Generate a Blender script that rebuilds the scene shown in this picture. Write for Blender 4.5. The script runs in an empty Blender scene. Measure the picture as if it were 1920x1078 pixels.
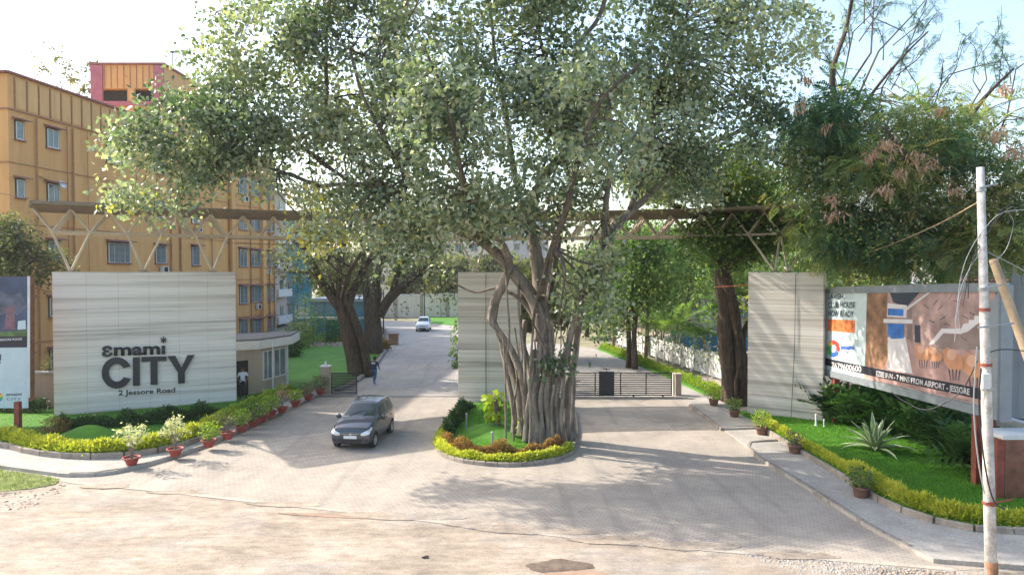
import bpy, bmesh, math, random
import numpy as np
from mathutils import Vector, Matrix, noise
from mathutils.geometry import tessellate_polygon

R = math.radians
random.seed(7)
rng = np.random.default_rng(7)
SC = bpy.context.scene
COL = SC.collection

# ------------------------------------------------------------------ camera, sky, sun, exposure
CAM_H = 7.0
TILT = R(1.3)
FPX = 1280.0
cam_d = bpy.data.cameras.new('camera')
cam = bpy.data.objects.new('camera', cam_d)
COL.objects.link(cam)
cam.location = (0, 0, CAM_H)
cam.rotation_euler = (R(90) - TILT, 0, 0)
cam_d.lens = 24.0
cam_d.sensor_width = 36.0
cam_d.clip_end = 3000
SC.camera = cam

SUN_TO = Vector((-1.35, 0.585, 1.0)).normalized()
SUN_EL = math.asin(SUN_TO.z)
SUN_AZ = math.atan2(SUN_TO.x, SUN_TO.y)      # from +Y towards +X
W = bpy.data.worlds.new('World')
SC.world = W
W.use_nodes = True
nt = W.node_tree
for n in list(nt.nodes):
    nt.nodes.remove(n)
sky = nt.nodes.new('ShaderNodeTexSky')
sky.sky_type = 'NISHITA'
sky.sun_disc = False
sky.sun_elevation = SUN_EL
sky.sun_rotation = SUN_AZ
sky.altitude = 0
sky.air_density = 1.2
sky.dust_density = 3.0
sky.ozone_density = 1.5
bg = nt.nodes.new('ShaderNodeBackground')
bg.inputs['Strength'].default_value = 0.15
wo = nt.nodes.new('ShaderNodeOutputWorld')
nt.links.new(sky.outputs[0], bg.inputs[0])
nt.links.new(bg.outputs[0], wo.inputs[0])

sun_d = bpy.data.lights.new('sun', 'SUN')
sun_d.energy = 3.0
sun_d.angle = R(0.6)
sun_d.color = (1.0, 0.93, 0.82)
sun = bpy.data.objects.new('sun', sun_d)
COL.objects.link(sun)
sun.rotation_euler = SUN_TO.to_track_quat('Z', 'Y').to_euler()
sun.location = (-60, 30, 60)

vs = SC.view_settings
SC.display_settings.display_device = 'sRGB'
vs.view_transform = 'Standard'
vs.look = 'None'
vs.exposure = 1.55
vs.gamma = 1.0
vs.use_curve_mapping = False
SC.cycles.max_bounces = 6
SC.cycles.diffuse_bounces = 3
SC.cycles.glossy_bounces = 2
SC.cycles.transmission_bounces = 4
SC.cycles.transparent_max_bounces = 4
SC.cycles.use_denoising = True

# ------------------------------------------------------------------ picture to place helpers
def ray(px, py):
    u = (px - 960) / FPX
    v = (539 - py) / FPX
    return Vector((u, math.cos(TILT) + v * math.sin(TILT), -math.sin(TILT) + v * math.cos(TILT)))
def G(px, py, z=0.0):
    d = ray(px, py)
    t = (z - CAM_H) / d.z
    return Vector((d.x * t, d.y * t, z))
def A(px, py, Y):
    d = ray(px, py)
    t = Y / d.y
    return Vector((d.x * t, Y, CAM_H + d.z * t))
def ONV(px, py, P, Q):
    """point of the vertical plane through P and Q"""
    d = ray(px, py)
    e = Vector((Q[0] - P[0], Q[1] - P[1]))
    n = Vector((-e.y, e.x))
    t = n.dot(Vector((P[0], P[1]))) / n.dot(Vector((d.x, d.y)))
    return Vector((d.x * t, d.y * t, CAM_H + d.z * t))

# ------------------------------------------------------------------ materials
def newmat(name):
    m = bpy.data.materials.new(name)
    m.use_nodes = True
    t = m.node_tree
    b = t.nodes['Principled BSDF']
    return m, t, b
def N(t, kind, **kw):
    n = t.nodes.new(kind)
    for k, v in kw.items():
        if k in n.inputs.keys():
            n.inputs[k].default_value = v
        else:
            setattr(n, k, v)
    return n
def ramp(t, fac, stops):
    r = t.nodes.new('ShaderNodeValToRGB')
    cr = r.color_ramp
    while len(cr.elements) < len(stops):
        cr.elements.new(0.5)
    for e, (p, c) in zip(cr.elements, stops):
        e.position = p
        e.color = (c[0], c[1], c[2], 1)
    t.links.new(fac, r.inputs[0])
    return r.outputs[0]
def mixc(t, fac, a, b, mode='MIX'):
    m = t.nodes.new('ShaderNodeMix')
    m.data_type = 'RGBA'
    m.blend_type = mode
    for i, x in ((0, fac), (6, a), (7, b)):
        if hasattr(x, 'is_linked') or hasattr(x, 'links'):
            t.links.new(x, m.inputs[i])
        else:
            m.inputs[i].default_value = x if i == 0 else (x[0], x[1], x[2], 1)
    return m.outputs[2]
def bumpn(t, b, h, strength, dist=0.02):
    n = t.nodes.new('ShaderNodeBump')
    n.inputs['Strength'].default_value = strength
    n.inputs['Distance'].default_value = dist
    t.links.new(h, n.inputs['Height'])
    t.links.new(n.outputs[0], b.inputs['Normal'])
def geo(t):
    return t.nodes.new('ShaderNodeNewGeometry').outputs['Position']
def mapping(t, vec, scale=(1, 1, 1), rot=(0, 0, 0)):
    m = t.nodes.new('ShaderNodeMapping')
    m.inputs['Scale'].default_value = scale
    m.inputs['Rotation'].default_value = rot
    t.links.new(vec, m.inputs[0])
    return m.outputs[0]
def noisen(t, vec, scale, detail=4, rough=0.6):
    n = N(t, 'ShaderNodeTexNoise', Scale=scale, Detail=detail, Roughness=rough)
    t.links.new(vec, n.inputs['Vector'])
    return n.outputs[0]
def pm(name, c, var=0.15, scale=3.0, rough=0.7, metal=0.0, bump=0.0, bscale=None, coat=0.0, spec=None):
    m, t, b = newmat(name)
    p = geo(t)
    f = noisen(t, p, scale)
    lo = tuple(x * (1 - var) for x in c)
    hi = tuple(min(1, x * (1 + var)) for x in c)
    col = ramp(t, f, [(0.3, lo), (0.7, hi)])
    t.links.new(col, b.inputs['Base Color'])
    b.inputs['Roughness'].default_value = rough
    b.inputs['Metallic'].default_value = metal
    if coat:
        b.inputs['Coat Weight'].default_value = coat
        b.inputs['Coat Roughness'].default_value = 0.05
    if spec is not None:
        b.inputs['Specular IOR Level'].default_value = spec
    if bump:
        bumpn(t, b, noisen(t, p, bscale or scale * 8), bump)
    return m
def leafmat(name, stops, rough=0.5, trans=0.35, spec=0.4):
    m, t, b = newmat(name)
    at = t.nodes.new('ShaderNodeAttribute')
    at.attribute_name = 'v'
    col = ramp(t, at.outputs['Fac'], stops)
    t.links.new(col, b.inputs['Base Color'])
    b.inputs['Roughness'].default_value = rough
    b.inputs['Specular IOR Level'].default_value = spec
    tr = t.nodes.new('ShaderNodeBsdfTranslucent')
    c2 = mixc(t, 1.0, col, (1.35, 1.5, 0.75), 'MULTIPLY')
    t.links.new(c2, tr.inputs[0])
    mx = t.nodes.new('ShaderNodeMixShader')
    mx.inputs[0].default_value = trans
    t.links.new(b.outputs[0], mx.inputs[1])
    t.links.new(tr.outputs[0], mx.inputs[2])
    t.links.new(mx.outputs[0], t.nodes['Material Output'].inputs[0])
    return m

M = {}
# bare sandy verge
m, t, b = newmat('sand'); p = geo(t)
big = noisen(t, mapping(t, p, (0.45, 0.8, 1), (0, 0, 0.12)), 1.0, 8, 0.68)
c = ramp(t, big, [(0.32, (0.20, 0.165, 0.13)), (0.5, (0.315, 0.26, 0.205)), (0.68, (0.39, 0.335, 0.28))])
trk = noisen(t, mapping(t, p, (0.12, 2.6, 1), (0, 0, 0.16)), 1.3, 5, 0.6)
c = mixc(t, ramp(t, trk, [(0.52, (0, 0, 0)), (0.66, (0.5, 0.5, 0.5))]), c, (0.235, 0.19, 0.145))
gry = noisen(t, mapping(t, p, (0.5, 0.7, 1)), 0.5, 5, 0.7)
c = mixc(t, ramp(t, gry, [(0.52, (0, 0, 0)), (0.64, (0.75, 0.75, 0.75))]), c, (0.27, 0.245, 0.22))
md_ = noisen(t, mapping(t, p, (0.8, 1.6, 1)), 2.2, 8, 0.78)
c = mixc(t, 0.55, c, ramp(t, md_, [(0.36, (0.27, 0.26, 0.25)), (0.64, (0.78, 0.76, 0.74))]), 'OVERLAY')
fine = noisen(t, p, 22, 5, 0.75)
c = mixc(t, 0.35, c, ramp(t, fine, [(0.35, (0.2, 0.2, 0.2)), (0.65, (0.95, 0.93, 0.9))]), 'OVERLAY')
t.links.new(c, b.inputs['Base Color']); b.inputs['Roughness'].default_value = 0.95
add = t.nodes.new('ShaderNodeMath'); add.operation = 'ADD'
t.links.new(fine, add.inputs[0]); t.links.new(trk, add.inputs[1])
bumpn(t, b, add.outputs[0], 0.55, 0.05)
M['sand'] = m
# block paving
def pavermat(name, c1, c2, rot, mort=(0.24, 0.21, 0.18)):
    m, t, b = newmat(name); p = geo(t)
    mp = mapping(t, p, (1, 1, 1), (0, 0, rot))
    br = N(t, 'ShaderNodeTexBrick', Scale=1.0)
    br.inputs['Brick Width'].default_value = 0.22
    br.inputs['Row Height'].default_value = 0.115
    br.inputs['Mortar Size'].default_value = 0.011
    br.inputs['Mortar Smooth'].default_value = 0.3
    br.inputs['Color1'].default_value = (*c1, 1)
    br.inputs['Color2'].default_value = (*c2, 1)
    br.inputs['Mortar'].default_value = (*mort, 1)
    br.inputs['Bias'].default_value = -0.2
    t.links.new(mp, br.inputs['Vector'])
    st = noisen(t, p, 0.45, 6, 0.7)
    c = mixc(t, 0.5, br.outputs[0], ramp(t, st, [(0.35, (0.34, 0.33, 0.32)), (0.65, (0.68, 0.66, 0.63))]), 'OVERLAY')
    dust = noisen(t, p, 1.6, 7, 0.75)
    c = mixc(t, ramp(t, dust, [(0.45, (0, 0, 0)), (0.7, (0.55, 0.55, 0.55))]), c, (0.42, 0.36, 0.29))
    tm = noisen(t, mapping(t, p, (1.7, 0.10, 1), (0, 0, 0.5)), 1.0, 4, 0.55)
    c = mixc(t, ramp(t, tm, [(0.55, (0, 0, 0)), (0.68, (0.4, 0.4, 0.4))]), c, (0.22, 0.195, 0.17))
    spot = noisen(t, p, 3.3, 3, 0.5)
    c = mixc(t, ramp(t, spot, [(0.66, (0, 0, 0)), (0.74, (0.5, 0.5, 0.5))]), c, (0.2, 0.175, 0.15))
    t.links.new(c, b.inputs['Base Color']); b.inputs['Roughness'].default_value = 0.9
    inv = t.nodes.new('ShaderNodeMath'); inv.operation = 'SUBTRACT'; inv.inputs[0].default_value = 1
    t.links.new(br.outputs['Fac'], inv.inputs[1])
    bumpn(t, b, inv.outputs[0], 0.5, 0.012)
    return m
M['pavers'] = pavermat('pavers', (0.39, 0.337, 0.285), (0.33, 0.283, 0.24), 0.35)
M['drive'] = pavermat('drive_pavers', (0.37, 0.35, 0.33), (0.32, 0.305, 0.29), 0.0)
# cement paths and kerbs
def cement(name, lo, hi, bump=0.25, joint=None):
    m, t, b = newmat(name); p = geo(t)
    f = noisen(t, p, 1.1, 8, 0.72)
    c = ramp(t, f, [(0.3, lo), (0.7, hi)])
    f2 = noisen(t, p, 14, 5, 0.7)
    c = mixc(t, 0.3, c, ramp(t, f2, [(0.35, (0.25, 0.25, 0.25)), (0.65, (0.85, 0.85, 0.85))]), 'OVERLAY')
    t.links.new(c, b.inputs['Base Color']); b.inputs['Roughness'].default_value = 0.92
    bumpn(t, b, f2, bump, 0.02)
    return m
M['path'] = cement('path_cement', (0.27, 0.245, 0.215), (0.42, 0.385, 0.34))
M['kerb'] = cement('kerb_cement', (0.15, 0.13, 0.11), (0.31, 0.275, 0.235), 0.5)
M['edging'] = cement('edging_cement', (0.16, 0.13, 0.105), (0.36, 0.31, 0.26), 0.5)
M['strip'] = cement('threshold_cement', (0.31, 0.26, 0.21), (0.46, 0.40, 0.33), 0.3)
# lawn
m, t, b = newmat('lawn'); p = geo(t)
f = noisen(t, p, 0.9, 6, 0.7)
c = ramp(t, f, [(0.3, (0.045, 0.15, 0.004)), (0.55, (0.07, 0.215, 0.006)), (0.75, (0.13, 0.28, 0.015))])
f2 = noisen(t, p, 60, 4, 0.8)
c = mixc(t, 0.6, c, ramp(t, f2, [(0.3, (0.12, 0.12, 0.12)), (0.7, (0.9, 0.9, 0.9))]), 'OVERLAY')
t.links.new(c, b.inputs['Base Color']); b.inputs['Roughness'].default_value = 0.85
bumpn(t, b, f2, 0.8, 0.04)
M['lawn'] = m
# rough grassy waste ground far out
M['terrain'] = pm('terrain_earth', (0.22, 0.20, 0.12), 0.45, 0.15, 0.95, 0, 0.4, 6)
# marble with flat streaks
def marble(name, lo, mid, hi, seed, sc=(0.07, 0.07, 3.0)):
    m, t, b = newmat(name); p = geo(t)
    mp = t.nodes.new('ShaderNodeMapping')
    mp.inputs['Scale'].default_value = sc
    mp.inputs['Location'].default_value = (seed, seed, seed * 1.7)
    oi = t.nodes.new('ShaderNodeObjectInfo')
    va = t.nodes.new('ShaderNodeVectorMath'); va.operation = 'MULTIPLY_ADD'
    cmb = t.nodes.new('ShaderNodeCombineXYZ')
    t.links.new(oi.outputs['Random'], cmb.inputs[0])
    t.links.new(cmb.outputs[0], va.inputs[0]); va.inputs[1].default_value = (0.25, 0, 0)
    t.links.new(p, va.inputs[2])
    t.links.new(va.outputs[0], mp.inputs[0])
    f = noisen(t, mp.outputs[0], 1.0, 9, 0.68)
    mp2 = mapping(t, p, (0.10, 0.10, 12.0))
    f2 = noisen(t, mp2, 1.0, 6, 0.6)
    c = ramp(t, f, [(0.34, lo), (0.46, mid), (0.6, hi)])
    c = mixc(t, 0.7, c, ramp(t, f2, [(0.36, (0.32, 0.31, 0.31)), (0.5, (0.52, 0.52, 0.52)), (0.64, (0.64, 0.63, 0.62))]), 'OVERLAY')
    t.links.new(c, b.inputs['Base Color']); b.inputs['Roughness'].default_value = 0.45
    return m
M['marble'] = marble('marble_pale', (0.44, 0.405, 0.38), (0.67, 0.62, 0.575), (0.76, 0.71, 0.665), 3.1)
M['marble_grey'] = marble('marble_greyer', (0.35, 0.315, 0.28), (0.56, 0.51, 0.455), (0.65, 0.60, 0.54), 9.4, (0.07, 0.07, 3.4))
M['joint'] = pm('marble_joint', (0.2, 0.19, 0.18), 0.1)
# render for the blocks of flats
def plaster(name, c, grime=(0.3, 0.2, 0.1)):
    m, t, b = newmat(name); p = geo(t)
    f = noisen(t, mapping(t, p, (1.2, 1.2, 0.18)), 1.0, 7, 0.7)
    col = ramp(t, f, [(0.3, tuple(x * 0.8 for x in c)), (0.62, c), (0.8, tuple(min(1, x * 1.12) for x in c))])
    f2 = noisen(t, mapping(t, p, (2.5, 2.5, 0.12)), 1.0, 5, 0.6)
    col = mixc(t, ramp(t, f2, [(0.56, (0, 0, 0)), (0.72, (0.45, 0.45, 0.45))]), col, grime)
    t.links.new(col, b.inputs['Base Color']); b.inputs['Roughness'].default_value = 0.88
    bumpn(t, b, noisen(t, p, 25), 0.15, 0.01)
    return m
M['orange'] = plaster('orange_plaster', (0.72, 0.375, 0.14), (0.56, 0.30, 0.12))
M['peach'] = plaster('peach_plaster', (0.72, 0.41, 0.17), (0.4, 0.22, 0.11))
M['maroon'] = pm('maroon_plaster', (0.29, 0.13, 0.11), 0.2, 2, 0.85)
M['magenta'] = pm('magenta_plaster', (0.40, 0.14, 0.18), 0.15, 2, 0.8)
M['pinkwall'] = plaster('pinkish_plaster', (0.5, 0.42, 0.38), (0.3, 0.25, 0.22))
M['cream'] = plaster('cream_plaster', (0.68, 0.60, 0.46), (0.35, 0.3, 0.23))
M['beige'] = plaster('beige_plaster', (0.42, 0.34, 0.26), (0.3, 0.24, 0.18))
M['white'] = pm('white_paint', (0.62, 0.61, 0.59), 0.1, 2, 0.6)
M['greywall'] = plaster('grey_plaster', (0.40, 0.40, 0.41), (0.25, 0.25, 0.26))
M['roofgrey'] = pm('roof_grey', (0.12, 0.12, 0.13), 0.2, 3, 0.9)
M['pipe'] = pm('drain_pipe_brown', (0.36, 0.17, 0.075), 0.2, 3, 0.6)
M['glass'] = pm('window_glass', (0.10, 0.15, 0.16), 0.3, 1.5, 0.08, 0, spec=0.8)
M['glassblue'] = pm('blue_glass', (0.06, 0.22, 0.28), 0.4, 0.5, 0.1, 0, spec=0.8)
M['dark'] = pm('dark_void', (0.025, 0.022, 0.02), 0.3, 3, 0.8)
M['black'] = pm('black_paint', (0.018, 0.018, 0.02), 0.2, 5, 0.45)
M['navy'] = pm('navy_panel', (0.02, 0.022, 0.035), 0.2, 5, 0.4)
M['letter'] = pm('letter_charcoal', (0.022, 0.025, 0.035), 0.15, 5, 0.4)
M['bronze'] = pm('canopy_champagne_metal', (0.20, 0.15, 0.105), 0.2, 2, 0.4, 0.35)
M['bronze_light'] = pm('canopy_pale_tube', (0.56, 0.48, 0.38), 0.15, 2, 0.45, 0.2)
M['steel'] = pm('grey_steel', (0.33, 0.35, 0.37), 0.12, 2, 0.45, 0.5)
M['frame'] = pm('aluminium_frame', (0.24, 0.265, 0.285), 0.1, 2, 0.5, 0.2)
M['rust'] = pm('red_oxide_steel', (0.23, 0.055, 0.035), 0.3, 4, 0.6)
M['granite'] = pm('brown_granite', (0.20, 0.085, 0.06), 0.4, 2.2, 0.25)
M['terracotta'] = pm('terracotta_paint', (0.32, 0.065, 0.05), 0.25, 6, 0.7)
M['claypot'] = pm('brown_clay', (0.17, 0.09, 0.065), 0.3, 6, 0.8)
M['soil'] = pm('soil', (0.06, 0.04, 0.03), 0.3, 12, 0.95, 0, 0.6)
M['stone'] = pm('rubble_stone', (0.36, 0.33, 0.30), 0.35, 5, 0.9, 0, 0.5)
M['brickchip'] = pm('brick_chip', (0.32, 0.255, 0.20), 0.35, 4, 0.9)
M['brickbrown'] = pm('brown_brick', (0.24, 0.11, 0.06), 0.3, 4, 0.85)
def bark(name, lo, hi, sc=(5, 5, 0.9), bs=0.9):
    m, t, b = newmat(name); p = geo(t)
    f = noisen(t, mapping(t, p, sc), 1.4, 9, 0.78)
    c = ramp(t, f, [(0.36, lo), (0.6, hi)])
    f3 = noisen(t, p, 1.6, 5, 0.7)
    c = mixc(t, ramp(t, f3, [(0.48, (0, 0, 0)), (0.66, (0.6, 0.6, 0.6))]), c, tuple(q * 0.45 for q in hi))
    t.links.new(c, b.inputs['Base Color']); b.inputs['Roughness'].default_value = 0.9
    bumpn(t, b, f, bs, 0.08)
    return m
M['bark'] = bark('bark_banyan', (0.05, 0.038, 0.03), (0.33, 0.275, 0.225), (4, 4, 0.8), 1.0)
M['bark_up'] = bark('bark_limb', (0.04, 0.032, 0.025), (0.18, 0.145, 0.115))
M['bark_dark'] = bark('bark_dark', (0.025, 0.018, 0.013), (0.12, 0.085, 0.06))
M['twig'] = pm('twig', (0.11, 0.085, 0.065), 0.3, 4, 0.9)
M['twigpale'] = pm('pale_twig', (0.2, 0.17, 0.14), 0.3, 4, 0.9)
M['leaf_fig'] = leafmat('leaf_fig', [(0.0, (0.05, 0.09, 0.045)), (0.3, (0.165, 0.215, 0.13)), (0.65, (0.32, 0.36, 0.25)), (0.9, (0.47, 0.48, 0.36)), (1.0, (0.48, 0.41, 0.07))], 0.34, 0.36, 0.75)
M['leaf_brown'] = leafmat('leaf_drying', [(0.0, (0.10, 0.10, 0.04)), (0.5, (0.20, 0.19, 0.07)), (1.0, (0.30, 0.20, 0.09))], 0.6, 0.35)
M['leaf_green'] = leafmat('leaf_green', [(0.0, (0.05, 0.105, 0.03)), (0.5, (0.125, 0.20, 0.06)), (0.85, (0.22, 0.28, 0.08)), (1.0, (0.32, 0.31, 0.08))], 0.5, 0.48)
M['leaf_olive'] = leafmat('leaf_olive', [(0.0, (0.07, 0.085, 0.04)), (0.5, (0.15, 0.165, 0.085)), (1.0, (0.27, 0.25, 0.11))], 0.6, 0.35)
M['leaf_feather'] = leafmat('leaf_feather', [(0.0, (0.04, 0.10, 0.065)), (0.35, (0.11, 0.20, 0.13)), (0.6, (0.21, 0.28, 0.13)), (0.85, (0.30, 0.34, 0.13)), (1.0, (0.42, 0.35, 0.16))], 0.45, 0.5)
M['leaf_dark'] = leafmat('leaf_dark', [(0.0, (0.015, 0.045, 0.012)), (0.6, (0.04, 0.10, 0.025)), (1.0, (0.09, 0.17, 0.045))], 0.35, 0.2)
M['leaf_yellow'] = leafmat('leaf_yellow', [(0.0, (0.22, 0.30, 0.02)), (0.5, (0.48, 0.50, 0.05)), (1.0, (0.72, 0.66, 0.12))], 0.55, 0.35)
M['leaf_lime'] = leafmat('leaf_lime', [(0.0, (0.13, 0.23, 0.02)), (0.6, (0.27, 0.38, 0.04)), (1.0, (0.46, 0.48, 0.08))], 0.5, 0.35)
M['leaf_orange'] = leafmat('leaf_copper', [(0.0, (0.14, 0.11, 0.03)), (0.5, (0.30, 0.16, 0.05)), (1.0, (0.42, 0.24, 0.08))], 0.6, 0.3)
M['leaf_flower'] = leafmat('leaf_pale_flower', [(0.0, (0.3, 0.31, 0.13)), (0.5, (0.6, 0.58, 0.36)), (1.0, (0.75, 0.72, 0.58))], 0.6, 0.3)
M['leaf_pod'] = leafmat('seed_pods', [(0.0, (0.34, 0.20, 0.14)), (1.0, (0.58, 0.37, 0.28))], 0.7, 0.3)
M['grassblade'] = leafmat('grass_blade', [(0.0, (0.045, 0.16, 0.004)), (0.6, (0.09, 0.26, 0.008)), (1.0, (0.18, 0.36, 0.03))], 0.6, 0.4)
M['agave'] = pm('agave_cream', (0.60, 0.62, 0.40), .12, 6, .5)
M['agave_mid'] = pm('agave_green', (0.16, 0.25, 0.10), .2, 6, .5)

# ------------------------------------------------------------------ mesh helpers
WM = {}
def wm(o):
    return WM.get(o.name, Matrix.Identity(4)) if o else Matrix.Identity(4)
def link(o, parent=None, mat=None):
    COL.objects.link(o)
    if parent:
        o.parent = parent
    L = mat or Matrix.Identity(4)
    if mat:
        o.matrix_local = mat if parent is None else mat
    WM[o.name] = wm(parent) @ L
    return o
def tag(o, label=None, cat=None, group=None, kind=None):
    if label: o['label'] = label
    if cat: o['category'] = cat
    if group: o['group'] = group
    if kind: o['kind'] = kind
    return o
def thing(name, label, cat, loc=(0, 0, 0), rotz=0.0, group=None):
    o = bpy.data.objects.new(name, None)
    o.empty_display_size = 0.3
    mtx = Matrix.Translation(Vector(loc)) @ Matrix.Rotation(rotz, 4, 'Z')
    COL.objects.link(o)
    o.location = loc
    o.rotation_euler = (0, 0, rotz)
    WM[o.name] = mtx
    return tag(o, label, cat, group)
class MB:
    def __init__(s):
        s.v = []; s.f = []; s.mi = []
    def poly(s, pts, mi=0):
        k = len(s.v)
        s.v += [tuple(p) for p in pts]
        s.f.append(tuple(range(k, k + len(pts)))); s.mi.append(mi)
        return s
    def box(s, c, size, rotz=0.0, mi=0, bottom=True):
        cx, cy, cz = c; a, b2, h = (x / 2 for x in size)
        co, si = math.cos(rotz), math.sin(rotz)
        k = len(s.v)
        for z in (-h, h):
            for x, y in ((-a, -b2), (a, -b2), (a, b2), (-a, b2)):
                s.v.append((cx + x * co - y * si, cy + x * si + y * co, cz + z))
        for f in ((0, 3, 2, 1), (4, 5, 6, 7), (0, 1, 5, 4), (1, 2, 6, 5), (2, 3, 7, 6), (3, 0, 4, 7)):
            s.f.append(tuple(k + i for i in f)); s.mi.append(mi)
        return s
    def bevbox(s, c, size, bev=0.02, mi=0):
        """box with chamfered upper edges"""
        cx, cy, cz = c; a, b2, h = (x / 2 for x in size)
        k = len(s.v)
        for z, d in ((-h, 0), (h - bev, 0), (h, bev)):
            for x, y in ((-a + d, -b2 + d), (a - d, -b2 + d), (a - d, b2 - d), (-a + d, b2 - d)):
                s.v.append((cx + x, cy + y, cz + z))
        s.f.append((k, k + 3, k + 2, k + 1)); s.mi.append(mi)
        for l in (0, 4):
            for i in range(4):
                j = (i + 1) % 4
                s.f.append((k + l + i, k + l + j, k + l + 4 + j, k + l + 4 + i)); s.mi.append(mi)
        s.f.append((k + 8, k + 9, k + 10, k + 11)); s.mi.append(mi)
        return s
    def prism(s, pts, z0, z1, mi=0):
        """vertical prism over an xy outline"""
        pts = [(p[0], p[1]) for p in pts]
        area = sum(pts[i][0] * pts[(i + 1) % len(pts)][1] - pts[(i + 1) % len(pts)][0] * pts[i][1] for i in range(len(pts)))
        if area < 0: pts = pts[::-1]
        n = len(pts); k = len(s.v)
        s.v += [(x, y, z0) for x, y in pts] + [(x, y, z1) for x, y in pts]
        for i in range(n):
            j = (i + 1) % n
            s.f.append((k + i, k + j, k + n + j, k + n + i)); s.mi.append(mi)
        for tri in tessellate_polygon([[Vector((x, y, 0)) for x, y in pts]]):
            a, b2, c = tri
            q = [Vector(pts[i]) for i in tri]
            cr = (q[1] - q[0]).cross(q[2] - q[0])
            if cr < 0: a, c = c, a
            s.f.append((k + n + a, k + n + b2, k + n + c)); s.mi.append(mi)
        return s
    def tube(s, pts, rad, n=6, cap=True, mi=0, wob=0.0):
        pts = [Vector(p) for p in pts]
        m = len(pts)
        if not hasattr(rad, '__len__'): rad = [rad] * m
        up = Vector((0.13, 0.21, 1)).normalized()
        k = len(s.v)
        prev = None
        for i, p in enumerate(pts):
            d = (pts[min(i + 1, m - 1)] - pts[max(i - 1, 0)])
            d = d.normalized() if d.length > 1e-9 else Vector((0, 0, 1))
            if prev is None:
                a = d.cross(Vector((0, 1, 0.1)) if abs(d.z) > 0.8 else up)
                a.normalize()
            else:
                a = prev - d * prev.dot(d)
                a = a.normalized() if a.length > 1e-6 else d.orthogonal().normalized()
            prev = a
            b2 = d.cross(a)
            for j in range(n):
                an = 2 * math.pi * j / n
                r = rad[i]
                if wob:
                    r *= 1 + wob * noise.noise(Vector((p.x * 1.3 + math.cos(an) * 2.1, p.y * 1.3 + math.sin(an) * 2.1, p.z * 0.8)))
                q = p + a * (math.cos(an) * r) + b2 * (math.sin(an) * r)
                s.v.append(tuple(q))
        for i in range(m - 1):
            for j in range(n):
                j2 = (j + 1) % n
                s.f.append((k + i * n + j, k + i * n + j2, k + (i + 1) * n + j2, k + (i + 1) * n + j)); s.mi.append(mi)
        if cap:
            s.f.append(tuple(k + j for j in range(n))[::-1]); s.mi.append(mi)
            s.f.append(tuple(k + (m - 1) * n + j for j in range(n))); s.mi.append(mi)
        return s
    def lathe(s, prof, c=(0, 0, 0), n=16, mi=0):
        k = len(s.v)
        for r, z in prof:
            for j in range(n):
                an = 2 * math.pi * j / n
                s.v.append((c[0] + r * math.cos(an), c[1] + r * math.sin(an), c[2] + z))
        for i in range(len(prof) - 1):
            for j in range(n):
                j2 = (j + 1) % n
                s.f.append((k + i * n + j, k + i * n + j2, k + (i + 1) * n + j2, k + (i + 1) * n + j)); s.mi.append(mi)
        return s
    def mesh(s, name, mats, smooth=False, inv=None):
        me = bpy.data.meshes.new(name)
        vv = s.v if inv is None else [tuple(inv @ Vector(v)) for v in s.v]
        me.from_pydata(vv, [], s.f)
        for mt in (mats if isinstance(mats, (list, tuple)) else [mats]):
            me.materials.append(M[mt] if isinstance(mt, str) else mt)
        if len(set(s.mi)) > 1:
            me.polygons.foreach_set('material_index', s.mi)
        if smooth:
            me.polygons.foreach_set('use_smooth', [True] * len(me.polygons))
        me.update()
        return me
    def build(s, name, mats, parent=None, smooth=False, world=False, label=None):
        """world=True: the vertices are world coordinates even under a parent"""
        inv = wm(parent).inverted() if (world and parent) else None
        me = s.mesh(name, mats, smooth, inv)
        o = bpy.data.objects.new(name, me)
        link(o, parent)
        if label: o['label'] = label
        return o
def place(name, me, parent, mat):
    o = bpy.data.objects.new(name, me)
    COL.objects.link(o)
    if parent: o.parent = parent
    o.matrix_local = mat
    WM[o.name] = wm(parent) @ mat
    return o
_bar = {}
def bar(name, a, b, r, mat, parent, n=6):
    """a straight round bar as its own object; a and b in the parent's coordinates"""
    key = (mat, n)
    if key not in _bar:
        _bar[key] = MB().tube([(0, 0, 0), (0, 0, 1)], 1.0, n).mesh('bar', mat)
    a = Vector(a); b = Vector(b); d = b - a
    q = d.to_track_quat('Z', 'Y').to_matrix().to_4x4()
    return place(name, _bar[key], parent, Matrix.Translation(a) @ q @ Matrix.Diagonal((r, r, d.length, 1)))
def struct(o, label=None):
    o['kind'] = 'structure'
    if label: o['label'] = label
    return o
def smoothline(pts, n=6):
    """Catmull-Rom through points"""
    pts = [Vector(p) for p in pts]
    out = []
    for i in range(len(pts) - 1):
        p0 = pts[max(i - 1, 0)]; p1 = pts[i]; p2 = pts[i + 1]; p3 = pts[min(i + 2, len(pts) - 1)]
        for k in range(n):
            t = k / n
            out.append(0.5 * ((2 * p1) + (p2 - p0) * t + (2 * p0 - 5 * p1 + 4 * p2 - p3) * t * t + (3 * p1 - p0 - 3 * p2 + p3) * t ** 3))
    out.append(pts[-1])
    return out
def resample(pts, step):
    out = [pts[0].copy()]
    acc = 0.0
    for a, b in zip(pts[:-1], pts[1:]):
        L = (b - a).length
        while acc + L >= step:
            tt = (step - acc) / L
            a = a + (b - a) * tt
            out.append(a.copy()); L = (b - a).length; acc = 0.0
        acc += L
    return out
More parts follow.
